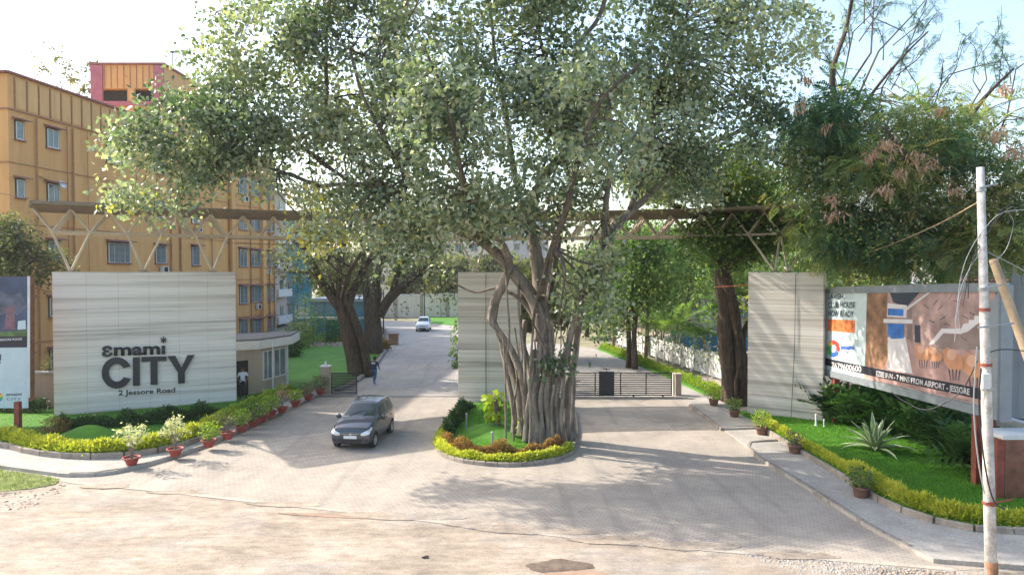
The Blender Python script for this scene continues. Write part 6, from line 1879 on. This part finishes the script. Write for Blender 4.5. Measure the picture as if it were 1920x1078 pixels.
cable('dark cable sagging across the billboard picture', [P_(1833, 676, 15.4), P_(1800, 735, 15.6), P_(1740, 768, 16), P_(1695, 752, 16.6), P_(1672, 735, 17)], .013, 'black')
cable('black cable hanging down the pole to the lower crossbar', [P_(1840, 690, 15.25), P_(1836, 760, 15.25), P_(1845, 860, 15.2), P_(1862, 935, 15.2), P_(1885, 955, 15.1)], .018, 'black')
cable('grey cable hanging left of the pole down to the collar', [P_(1832, 650, 15.3), P_(1826, 760, 15.3), P_(1834, 860, 15.25), P_(1846, 925, 15.2)], .016, 'steel')
cable('thin wire crossing to the right at billboard height', [P_(1850, 662, 15.4), P_(1890, 655, 15.3), P_(1990, 668, 15)], .012, 'black')
cable('orange rope strung between the black fig trunk and the right marble wall', [A(1340, 538, 36), A(1380, 536, 34), A(1450, 530, 32.5)], .02, 'poster_orange')
cable('long overhead wire crossing in front of the orange flats', [A(-60, 350, 34), A(60, 372, 34), A(240, 384, 34.4)], .012, 'black')
for (a, b_, lab) in (((285, 444), (860, 452), 'thin lower stay wire strung under the canopy towards the middle pylon'), ((420, 456), (860, 458), 'second stay wire strung just below the first under the canopy')):
    cable(lab, [A(a[0], a[1], 36), A((a[0] + b_[0]) / 2, (a[1] + b_[1]) / 2 + 3, 38.5), A(b_[0], b_[1], 39.3)], .014, 'bronze')
# street lamp posts up the drive
for (px, py, h, lab) in ((719, 626, 5.0, 'thin lamp post at the bend of the drive'), (796, 600, 6.5, 'lamp post behind the far white car')):
    p = G(px, py)
    t = thing('street_lamp', lab, 'street lamp', tuple(p))
    MB().tube([(0, 0, 0), (0, 0, h)], [.08, .05], 8).build('post', 'black', t)
    MB().tube([(0, 0, h), (.3, 0, h + .15), (.8, 0, h + .15)], .035, 6).build('arm', 'black', t)
    MB().box((.95, 0, h + .13), (.4, .18, .08)).build('lamp_head', 'steel', t)
# little board fixed by the fig trunk
p = G(1362, 752)
t = thing('small_sign', 'small pale panel on a thin post in front of the black fig trunk', 'sign', tuple(p))
MB().tube([(0, 0, 0), (0, 0, 2.2)], .03, 6).build('post', 'steel', t)
MB().box((0, -.05, 2.05), (.52, .04, .34)).build('board', 'white', t)

# ================================================================== CARS
from mathutils.bvhtree import BVHTree
M['paint_grey'] = pm('car_paint_graphite', (0.06, 0.068, 0.085), .04, 2, .28, .55, coat=1.0)
M['paint_white'] = pm('car_paint_white', (0.72, 0.72, 0.72), .03, 2, .3, 0.0, coat=1.0)
M['carglass'] = pm('car_glass', (0.018, 0.035, 0.036), .3, 2, .04, 0.0, spec=.6)
M['lampglass'] = pm('headlamp_lens', (0.62, 0.64, 0.66), .15, 14, .12, .3, coat=1.0)
M['taillamp'] = pm('tail_lamp', (0.35, 0.01, 0.01), .1, 3, .15)
M['tyre'] = pm('tyre_rubber', (0.02, 0.02, 0.021), .2, 6, .85)
M['rim'] = pm('wheel_cover_silver', (0.5, 0.5, 0.5), .1, 4, .35, .6)
M['trim'] = pm('black_trim', (0.015, 0.015, 0.017), .1, 4, .5)
M['chrome'] = pm('chrome', (0.6, 0.6, 0.62), .05, 2, .15, .9)
M['plate'] = pm('number_plate', (0.68, 0.68, 0.66), .05, 2, .4)
def subd(me, lv, boo=None):
    o = bpy.data.objects.new('tmp', me); COL.objects.link(o)
    md = o.modifiers.new('s', 'SUBSURF'); md.levels = lv; md.render_levels = lv
    cut = None
    if boo:
        cut = bpy.data.objects.new('cut', boo); COL.objects.link(cut)
        b_ = o.modifiers.new('b', 'BOOLEAN'); b_.operation = 'DIFFERENCE'; b_.object = cut; b_.solver = 'EXACT'
    bpy.context.view_layer.update()
    dg = bpy.context.evaluated_depsgraph_get()
    r = bpy.data.meshes.new_from_object(o.evaluated_get(dg))
    bpy.data.objects.remove(o)
    if cut: bpy.data.objects.remove(cut)
    return r
def make_car(label, loc, rotz, paint, name='hatchback_car', hs=1.0, tall=1.0):
    t = thing(name, label, 'car', loc, rotz)
    # x, half width, bottom, belt, roof half width, top, crown
    S = [(1.80, .62, .29, .50, .52, .56, .01), (1.78, .73, .24, .60, .60, .69, .02), (1.70, .775, .22, .70, .65, .79, .03), (1.40, .795, .20, .79, .67, .90, .035), (1.08, .80, .20, .86, .67, .975, .04),
         (.86, .80, .20, .90, .67, 1.01, .035), (.80, .80, .20, .91, .67, 1.035, .03), (.48, .80, .20, .92, .625, 1.25, .03), (.12, .80, .20, .93, .575, 1.455, .035), (.04, .80, .20, .93, .57, 1.475, .04), (-.50, .80, .20, .94, .57, 1.52, .045),
         (-.60, .80, .20, .945, .57, 1.52, .045), (-1.16, .80, .20, .965, .56, 1.49, .04), (-1.30, .795, .21, .98, .55, 1.475, .035), (-1.52, .785, .22, .99, .535, 1.425, .03), (-1.60, .78, .24, .98, .55, 1.36, .03), (-1.72, .76, .27, .95, .62, 1.0, .02), (-1.77, .70, .30, .80, .60, .86, .01), (-1.79, .52, .36, .56, .48, .62, .01)]
    ns_ = len(S); V = []; F = []; MI = []
    def ring(s):
        x, w, zb, be, wt, zt, cr = s
        L_ = lambda f: (w - .015 + (wt - w + .015) * f, be + (zt - be) * f)
        h = [(0, zb), (w * .8, zb), (w - .03, zb + .07), (w, (zb + be) / 2), (w - .012, be), L_(.10), L_(.88), (wt, zt), (wt * .55, zt + cr * .8), (0, zt + cr)]
        full = [(y, z) for y, z in h] + [(-y, z) for y, z in h[-2:0:-1]]
        return [(x, y, z * (tall if z > .5 else 1)) for y, z in full]
    n = 18
    for s in S: V += ring(s)
    for i in range(ns_ - 1):
        xm = (S[i][0] + S[i + 1][0]) / 2
        for j in range(n):
            j2 = (j + 1) % n
            F.append((i * n + j, i * n + j2, (i + 1) * n + j2, (i + 1) * n + j))
            m_ = 0
            jj = j if j < 9 else 17 - j
            if jj in (7, 8) and .12 < xm < .80: m_ = 1
            if jj in (7, 8) and -1.72 < xm < -1.60: m_ = 2
            if jj == 5 and -1.30 < xm < .48 and not (-.60 < xm < -.50): m_ = 3
            if jj in (0,): m_ = 4
            MI.append(m_)
    F.append(tuple(range(n))); MI.append(0)
    F.append(tuple((ns_ - 1) * n + j for j in range(n))[::-1]); MI.append(0)
    me = bpy.data.meshes.new('b'); me.from_pydata(V, [], F); me.update()
    bm = bmesh.new(); bm.from_mesh(me)
    for f, m_ in zip(bm.faces, MI): f.material_index = m_
    bmesh.ops.recalc_face_normals(bm, faces=bm.faces[:]); bm.to_mesh(me); bm.free()
    for k in range(5): me.materials.append(M[[paint, 'carglass', 'carglass', 'carglass', 'trim'][k]])
    solid = subd(me.copy(), 3)
    bvh = BVHTree.FromPolygons([v.co.copy() for v in solid.vertices], [tuple(p.vertices) for p in solid.polygons])
    cut = MB(); WX = (1.19, -1.19); WR = .285
    for wx in WX:
        for sy in (-1, 1):
            cut.tube([(wx, sy * .62, .30), (wx, sy * 1.1, .30)], .335, 28)
    cme = cut.mesh('cut', 'trim')
    bm = bmesh.new(); bm.from_mesh(cme); bmesh.ops.recalc_face_normals(bm, faces=bm.faces[:]); bm.to_mesh(cme); bm.free()
    body = subd(me, 3, cme)
    mats_ = [m.name for m in body.materials]
    names_ = ['body', 'windscreen', 'rear_window', 'side_window', 'underbody']
    for k in range(5):
        bm = bmesh.new(); bm.from_mesh(body)
        kill = [f for f in bm.faces if f.material_index != k and not (k == 0 and f.material_index > 4)]
        bmesh.ops.delete(bm, geom=kill, context='FACES')
        if not bm.faces: bm.free(); continue
        for f in bm.faces: f.material_index = 0; f.smooth = True
        sides = [None]
        mm = bpy.data.meshes.new(names_[k]); bm.to_mesh(mm); bm.free()
        mm.materials.append(M[[paint, 'carglass', 'carglass', 'carglass', 'trim'][k]])
        o = bpy.data.objects.new(names_[k], mm); COL.objects.link(o); o.parent = t
    def decal(nm, pts, ax, mat, pushd=.006, sub=3, thick=0.0):
        """pts in the plane facing ax, laid on the body"""
        mb = MB()
        if ax == 'x': P = [Vector((3, a, z)) for a, z in pts]; dr_ = Vector((-1, 0, 0))
        elif ax == '-x': P = [Vector((-3, a, z)) for a, z in pts]; dr_ = Vector((1, 0, 0))
        elif ax == 'y': P = [Vector((a, 3, z)) for a, z in pts]; dr_ = Vector((0, -1, 0))
        elif ax == '-y': P = [Vector((a, -3, z)) for a, z in pts]; dr_ = Vector((0, 1, 0))
        else: P = [Vector((a, z, 4)) for a, z in pts]; dr_ = Vector((0, 0, -1))
        bm = bmesh.new(); vs_ = [bm.verts.new(p) for p in P]; bm.faces.new(vs_)
        bmesh.ops.triangulate(bm, faces=bm.faces[:])
        for _ in range(sub): bmesh.ops.subdivide_edges(bm, edges=bm.edges[:], cuts=1, use_grid_fill=True)
        for v in bm.verts:
            hit = bvh.ray_cast(v.co, dr_)
            if hit[0] is not None:
                v.co = hit[0] + hit[1] * pushd if hit[1].dot(dr_) < 0 else hit[0] - dr_ * pushd
            else:
                v.co = v.co + dr_ * 1.5
        bad = [v for v in bm.verts if v.co.length > 2.6]
        bmesh.ops.delete(bm, geom=bad, context='VERTS')
        bmesh.ops.recalc_face_normals(bm, faces=bm.faces[:])
        for f in bm.faces: f.smooth = True
        mm = bpy.data.meshes.new(nm); bm.to_mesh(mm); bm.free(); mm.materials.append(M[mat])
        o = bpy.data.objects.new(nm, mm); COL.objects.link(o); o.parent = t
        return o
    for s in (-1, 1):
        decal('headlight', [(s * .40, .585), (s * .42, .66), (s * .60, .745), (s * .74, .835), (s * .765, .76), (s * .72, .63), (s * .55, .575)], 'x', 'lampglass', .012)
        decal('fog_lamp_recess', [(s * .50, .36), (s * .56, .43), (s * .69, .45), (s * .66, .37)], 'x', 'trim', .008)
        decal('tail_lamp', [(s * .62, .72), (s * .60, .98), (s * .73, .96), (s * .74, .74)], '-x', 'taillamp', .01)
    decal('grille', [(-.37, .595), (-.36, .665), (.36, .665), (.37, .595)], 'x', 'trim', .008)
    decal('chrome_strip', [(-.35, .622), (-.35, .642), (.35, .642), (.35, .622)], 'x', 'chrome', .013)
    decal('lower_intake', [(-.42, .335), (-.50, .44), (.50, .44), (.42, .335)], 'x', 'trim', .008)
    decal('bonnet_seam', [(-.62, .725), (-.62, .735), (.62, .735), (.62, .725)], 'x', 'trim', .003)
    for yy in ('y', '-y'):
        for xs in (.56, -.53, -1.10):
            decal('door_seam', [(xs, .30), (xs + .012, .30), (xs + .012, .92), (xs, .92)], yy, 'trim', .003, 2)
        decal('sill_trim', [(-.85, .215), (-.85, .275), (.85, .275), (.85, .215)], yy, 'trim', .006)
        for xs in (-.40, -.98):
            sgn = 1 if yy == 'y' else -1
            hh = bvh.ray_cast(Vector((xs, sgn * 3, .84)), Vector((0, -sgn, 0)))[0]
            MB().box((xs, hh.y + sgn * .015, .84), (.17, .03, .03)).build('door_handle', paint, t)
    hit = bvh.ray_cast(Vector((3, 0, .47)), Vector((-1, 0, 0)))[0]
    MB().box((hit.x + .015, 0, .515), (.02, .5, .115)).build('number_plate', 'plate', t)
    MB().lathe([(0.001, .012), (.045, .01), (.05, 0)], n=12).build('badge', 'chrome', t).matrix_local = Matrix.Translation((hit.x - .005, 0, .615)) @ Matrix.Rotation(R(90), 4, 'Y')
    hit = bvh.ray_cast(Vector((-3, 0, .6)), Vector((1, 0, 0)))[0]
    MB().box((hit.x - .012, 0, .62), (.02, .5, .11)).build('number_plate', 'plate', t)
    tyre = MB().lathe([(.19, -.085), (.265, -.09), (.285, -.06), (.287, 0), (.285, .06), (.265, .09), (.19, .085), (.17, 0), (.19, -.085)], n=28).mesh('tyre', 'tyre', True)
    rm = MB().lathe([(0.001, .062), (.05, .07), (.06, .055), (.16, .062), (.19, .085), (.192, .0), (0.001, -.02)], n=28)
    rim = rm.mesh('rim', 'rim', False)
    spoke_gap = MB()
    for k in range(7):
        a = 2 * math.pi * k / 7
        c_, s_ = math.cos(a), math.sin(a); px_, py_ = -s_, c_
        spoke_gap.poly([(c_ * .09 + px_ * .012, s_ * .09 + py_ * .012, .064), (c_ * .09 - px_ * .012, s_ * .09 - py_ * .012, .064), (c_ * .15 - px_ * .026, s_ * .15 - py_ * .026, .068), (c_ * .15 + px_ * .026, s_ * .15 + py_ * .026, .068)])
    sg = spoke_gap.mesh('spoke_gap', 'trim')
    for wx in WX:
        for sy in (-1, 1):
            base = Matrix.Translation((wx, sy * .70, .287)) @ Matrix.Rotation(R(-90) * sy, 4, 'X')
            wo = place('wheel', tyre, t, base)
            place('rim', rim, wo, Matrix.Identity(4)); place('spoke_gap', sg, wo, Matrix.Identity(4))
    for sy in (-1, 1):
        mb = MB()
        mb.lathe([(0.001, -.06), (.075, -.05), (.10, 0), (.075, .05), (0.001, .06)], n=12)
        mm = mb.mesh('mirror', paint, True)
        place('mirror', mm, t, Matrix.Translation((.50, sy * .90, 1.0 * tall)) @ Matrix.Diagonal((.6, 1.05, 1.05, 1)) @ Matrix.Rotation(R(90), 4, 'Y'))
        MB().tube([(.50, sy * .76, .95), (.5, sy * .86, .98)], .022, 6).build('mirror_arm', 'trim', t)
    for y0 in (-.35, .18):
        a = bvh.ray_cast(Vector((.80, y0, 3)), Vector((0, 0, -1)))[0]; b2 = bvh.ray_cast(Vector((.55, y0 + .45, 3)), Vector((0, 0, -1)))[0]
        MB().tube([a + Vector((0, 0, .015)), b2 + Vector((0, 0, .02))], .009, 4).build('wiper', 'trim', t)
    MB().tube([(-.1, 0, 1.51 * tall), (-.28, 0, 1.66 * tall)], .006, 4).build('aerial', 'trim', t)
    MB().box((0, 0, .42), (2.9, 1.15, .35)).build('floor_pan', 'trim', t)
    return t
fr = G(703, 838); rr_ = G(733, 812)
ang = math.atan2(fr.y - rr_.y, fr.x - rr_.x)
fwd = Vector((math.cos(ang), math.sin(ang), 0)); left = Vector((-fwd.y, fwd.x, 0))
cc = (fr + rr_) / 2 - left * .78      # the wheels seen are on the car's left
make_car('graphite grey hatchback driving out between the name wall and the banyan island', (cc.x, cc.y, .014), ang, 'paint_grey', tall=1.03).scale = (1.04, 1.04, 1.04)
wc = G(791, 622)
make_car('far white car coming down the drive', (wc.x, wc.y + 1.7, .02), R(-88), 'paint_white', 'white_car', tall=1.06)

# ================================================================== PEOPLE
M['skin'] = pm('skin_brown', (0.20, 0.10, 0.06), .1, 5, .5)
M['hair'] = pm('hair_black', (0.012, 0.01, 0.01), .2, 10, .6)
M['shirt_white'] = pm('shirt_pale_blue', (0.52, 0.56, 0.62), .12, 5, .8)
M['shirt_navy'] = pm('jacket_navy', (0.02, 0.035, 0.09), .2, 5, .8)
M['pants_dark'] = pm('trousers_dark', (0.018, 0.02, 0.03), .2, 5, .85)
M['jeans'] = pm('jeans_blue', (0.04, 0.12, 0.22), .25, 6, .85)
M['shoe'] = pm('shoe_black', (0.015, 0.013, 0.012), .1, 5, .4)
def person(label, loc, rotz, joints, shirt, pants, cap=False, sleeve=.30, patch=False):
    """joints: name -> (x,y,z,r,parent); x to the person's left, -y forward"""
    t = thing('person', label, 'person', tuple(loc), rotz)
    names = list(joints)
    me = bpy.data.meshes.new('body')
    Vv = [joints[k][:3] for k in names]
    E = [(names.index(joints[k][4]), names.index(k)) for k in names if joints[k][4]]
    me.from_pydata(Vv, E, []); me.update()
    o = bpy.data.objects.new('tmp', me); COL.objects.link(o)
    sk = o.modifiers.new('sk', 'SKIN')
    if not me.skin_vertices:
        bpy.context.view_layer.objects.active = o
    for i, k in enumerate(names):
        r = joints[k][3]
        sv = me.skin_vertices[0].data[i]
        sv.radius = (r, r) if not isinstance(r, tuple) else r
        sv.use_root = (i == 0)
    sb_ = o.modifiers.new('sb', 'SUBSURF'); sb_.levels = 2; sb_.render_levels = 2
    bpy.context.view_layer.update()
    r = bpy.data.meshes.new_from_object(o.evaluated_get(bpy.context.evaluated_depsgraph_get()))
    bpy.data.objects.remove(o)
    r.materials.clear()
    for m_ in ('skin', shirt, pants, 'shoe'): r.materials.append(M[m_])
    hw_ = {k: Vector(joints[k][:3]) for k in names}
    for p in r.polygons:
        c = p.center
        arm = min((c - hw_['hand_l']).length, (c - hw_['hand_r']).length)
        if arm < sleeve and abs(c.x) > .12: mi = 0
        elif c.z < .09: mi = 3
        elif c.z < .96: mi = 2
        elif c.z < 1.44: mi = 1
        else: mi = 0
        p.material_index = mi; p.use_smooth = True
    b = bpy.data.objects.new('body', r); COL.objects.link(b); b.parent = t
    hx, hy, hz = joints['head'][:3]
    hm = MB(); n = 14
    prof = [(0.001, .125), (.05, .118), (.085, .085), (.102, .03), (.098, -.02), (.085, -.06)]
    hm.lathe(prof, (0, 0, 0), n)
    for i, v in enumerate(hm.v):
        y = v[1] * 1.12
        z = v[2]
        if y < -.04 and z < .03: z = .03 + (z - .03) * .2
        hm.v[i] = (v[0], y + .012, z)
    place('cap' if cap else 'hair', hm.mesh('hair', 'pants_dark' if cap else 'hair', True), t, Matrix.Translation((hx, hy, hz + .012)))
    f = MB()
    f.box((hx, hy - .105, hz - .025), (.026, .03, .04)); 
    f.build('nose', 'skin', t)
    for s in (-1, 1):
        MB().box((hx + s * .035, hy - .094, hz + .008), (.025, .012, .012)).build('eye', 'hair', t)
        MB().box((hx + s * .092, hy, hz - .01), (.016, .035, .055)).build('ear', 'skin', t)
    MB().box((hx, hy - .092, hz - .06), (.045, .012, .01)).build('mouth', 'hair', t)
    if patch: MB().box((hx * .5, .14, 1.34), (.24, .02, .09)).build('back_patch', 'white', t)
    MB().box((0, 0, .965), (.29, .19, .04)).build('belt', 'shoe', t)
    return t
def body_joints(legs_, arms, lean=0.0):
    J = {'pelvis': (0, 0, .95, (.14, .10), None), 'spine': (0, .0 - lean * .3, 1.15, (.135, .095), 'pelvis'), 'chest': (0, -lean * .7, 1.33, (.155, .105), 'spine'), 'neck': (0, -lean, 1.47, .055, 'chest'), 'head': (0, -lean - .01, 1.60, (.085, .095), 'neck'), 'crown': (0, -lean - .01, 1.67, (.07, .08), 'head')}
    for s, sd in ((1, 'l'), (-1, 'r')):
        (kx, ky, kz), (ax, ay, az) = legs_[sd]
        J['hip_' + sd] = (s * .095, 0, .88, .095, 'pelvis')
        J['knee_' + sd] = (kx, ky, kz, .062, 'hip_' + sd)
        J['ankle_' + sd] = (ax, ay, az, .045, 'knee_' + sd)
        J['toe_' + sd] = (ax + s * .02, ay - .17, az - .05, .04, 'ankle_' + sd)
        (ex, ey, ez), (hx, hy, hz) = arms[sd]
        J['shoulder_' + sd] = (s * .18, -lean * .8, 1.38, .062, 'chest')
        J['elbow_' + sd] = (ex, ey, ez, .042, 'shoulder_' + sd)
        J['hand_' + sd] = (hx, hy, hz, .03, 'elbow_' + sd)
        d = (Vector((hx, hy, hz)) - Vector((ex, ey, ez))).normalized()
        J['palm_' + sd] = (hx + d.x * .05, hy + d.y * .05, hz + d.z * .05, .028, 'hand_' + sd)
        for q in range(4):
            o_ = (q - 1.5) * .018
            L1 = .045 if q in (1, 2) else .036
            J['f%d_%s' % (q, sd)] = (hx + d.x * (.09 + L1), hy + d.y * (.09 + L1) + o_, hz + d.z * (.09 + L1), .008, 'palm_' + sd)
        J['thumb_' + sd] = (hx + d.x * .06, hy - .045, hz + d.z * .06, .009, 'hand_' + sd)
    return J
J1 = body_joints({'l': ((.10, -.16, .50), (.11, -.16, .08)), 'r': ((-.10, .03, .50), (-.10, .26, .12))}, {'l': ((.26, .09, 1.10), (.27, -.02, .86)), 'r': ((-.27, -.06, 1.12), (-.24, -.22, .95))}, .05)
person('guard in navy jacket and blue jeans walking up the drive beside the dark tree', G(702, 721) + Vector((0, 0, .02)), R(165), J1, 'shirt_navy', 'jeans', cap=True, sleeve=.08, patch=True)
J2 = body_joints({'l': ((.12, 0, .50), (.15, .0, .08)), 'r': ((-.12, 0, .50), (-.14, 0, .08))}, {'l': ((.27, -.02, 1.10), (.14, -.24, 1.02)), 'r': ((-.27, -.02, 1.10), (-.14, -.25, 1.0))})
person('guard in pale shirt and dark trousers standing at the cabin door beside the name wall', Vector((G(454, 759).x + .05, G(454, 759).y, .30)), R(20), J2, 'shirt_white', 'pants_dark', sleeve=.3)

# crow-sized debris and drain covers on the road
for (px, py, lab) in ((797, 1046, 'dark clump of litter on the sand near the bottom edge'),):
    p = G(px, py, -.02)
    t = MB()
    for k in range(14):
        t.box((rng.normal() * .05, rng.normal() * .05, .02), (.05, .03, .03), rng.uniform(0, 3))
    o = t.build('litter', 'dark'); o.location = p
    tag(o, lab, 'litter')
print('objects', len(bpy.data.objects), 'size ok')

# ================================================================== AIR
hm, ht, hb = newmat('haze_air')
ht.nodes.remove(hb)
pv = ht.nodes.new('ShaderNodeVolumePrincipled')
pv.inputs['Color'].default_value = (0.92, 0.94, 0.97, 1)
pv.inputs['Density'].default_value = 0.00025
pv.inputs['Anisotropy'].default_value = 0.35
ht.links.new(pv.outputs[0], ht.nodes['Material Output'].inputs['Volume'])
M['haze'] = hm
hz = MB().box((0, 420, 15.7), (816, 976, 34.6)).build('haze', 'haze')
hz['kind'] = 'stuff'; hz['label'] = 'thin pale dusty air over the whole place'

# ---- drifts of sand over the paving edge, damp soil stain, joints
def patch(name, label, c, rx, ry, z, mat, seed, rot=0.0, cat=None):
    pts = []
    for k in range(26):
        a = 2 * math.pi * k / 26
        r = 1 + 0.38 * noise.noise(Vector((math.cos(a) * 1.3 + seed, math.sin(a) * 1.3, seed * .7))) + 0.16 * noise.noise(Vector((math.cos(a) * 4 + seed, math.sin(a) * 4, seed)))
        x, y = math.cos(a) * rx * r, math.sin(a) * ry * r
        pts.append((c.x + x * math.cos(rot) - y * math.sin(rot), c.y + x * math.sin(rot) + y * math.cos(rot)))
    o = MB().prism(pts, -0.05, z).build(name, mat)
    o['kind'] = 'structure'; o['label'] = label
for k, (px, py, rx, ry) in enumerate(((540, 946, 1.2, .22), (760, 968, 1.6, .3), (905, 985, 1.1, .3), (1010, 996, 1.5, .25), (1150, 1014, 1.3, .3), (1290, 1024, 1.2, .28), (330, 923, 1.0, .2), (1500, 1042, 1.0, .2), (200, 912, .8, .25))):
    patch('sand_drift', 'thin drift of sand spilled over the paving edge', G(px, py), rx, ry, .0195 + .0006 * k, 'sand', k * 3.7, -.06)
M['damp'] = pm('damp_soil', (0.13, 0.095, 0.07), .5, 3.5, .95, 0, .6, 18)
patch('damp_soil', 'dark damp soil stain in the sand at the bottom of the picture', G(1045, 1062, -.01), .75, .34, .012, 'damp', 4.4)
M['brownsand'] = pm('reddish_sand', (0.30, 0.20, 0.14), .3, 2, .95, 0, .5, 14)
patch('reddish_soil', 'reddish soil fringe beside the damp stain', G(1075, 1078, -.01), .7, .25, .010, 'brownsand', 9.1)
patch('reddish_soil', 'brown soil streak under the lip of the paving', G(640, 968, -.01), 1.5, .12, .011, 'brownsand', 2.2, -.12)
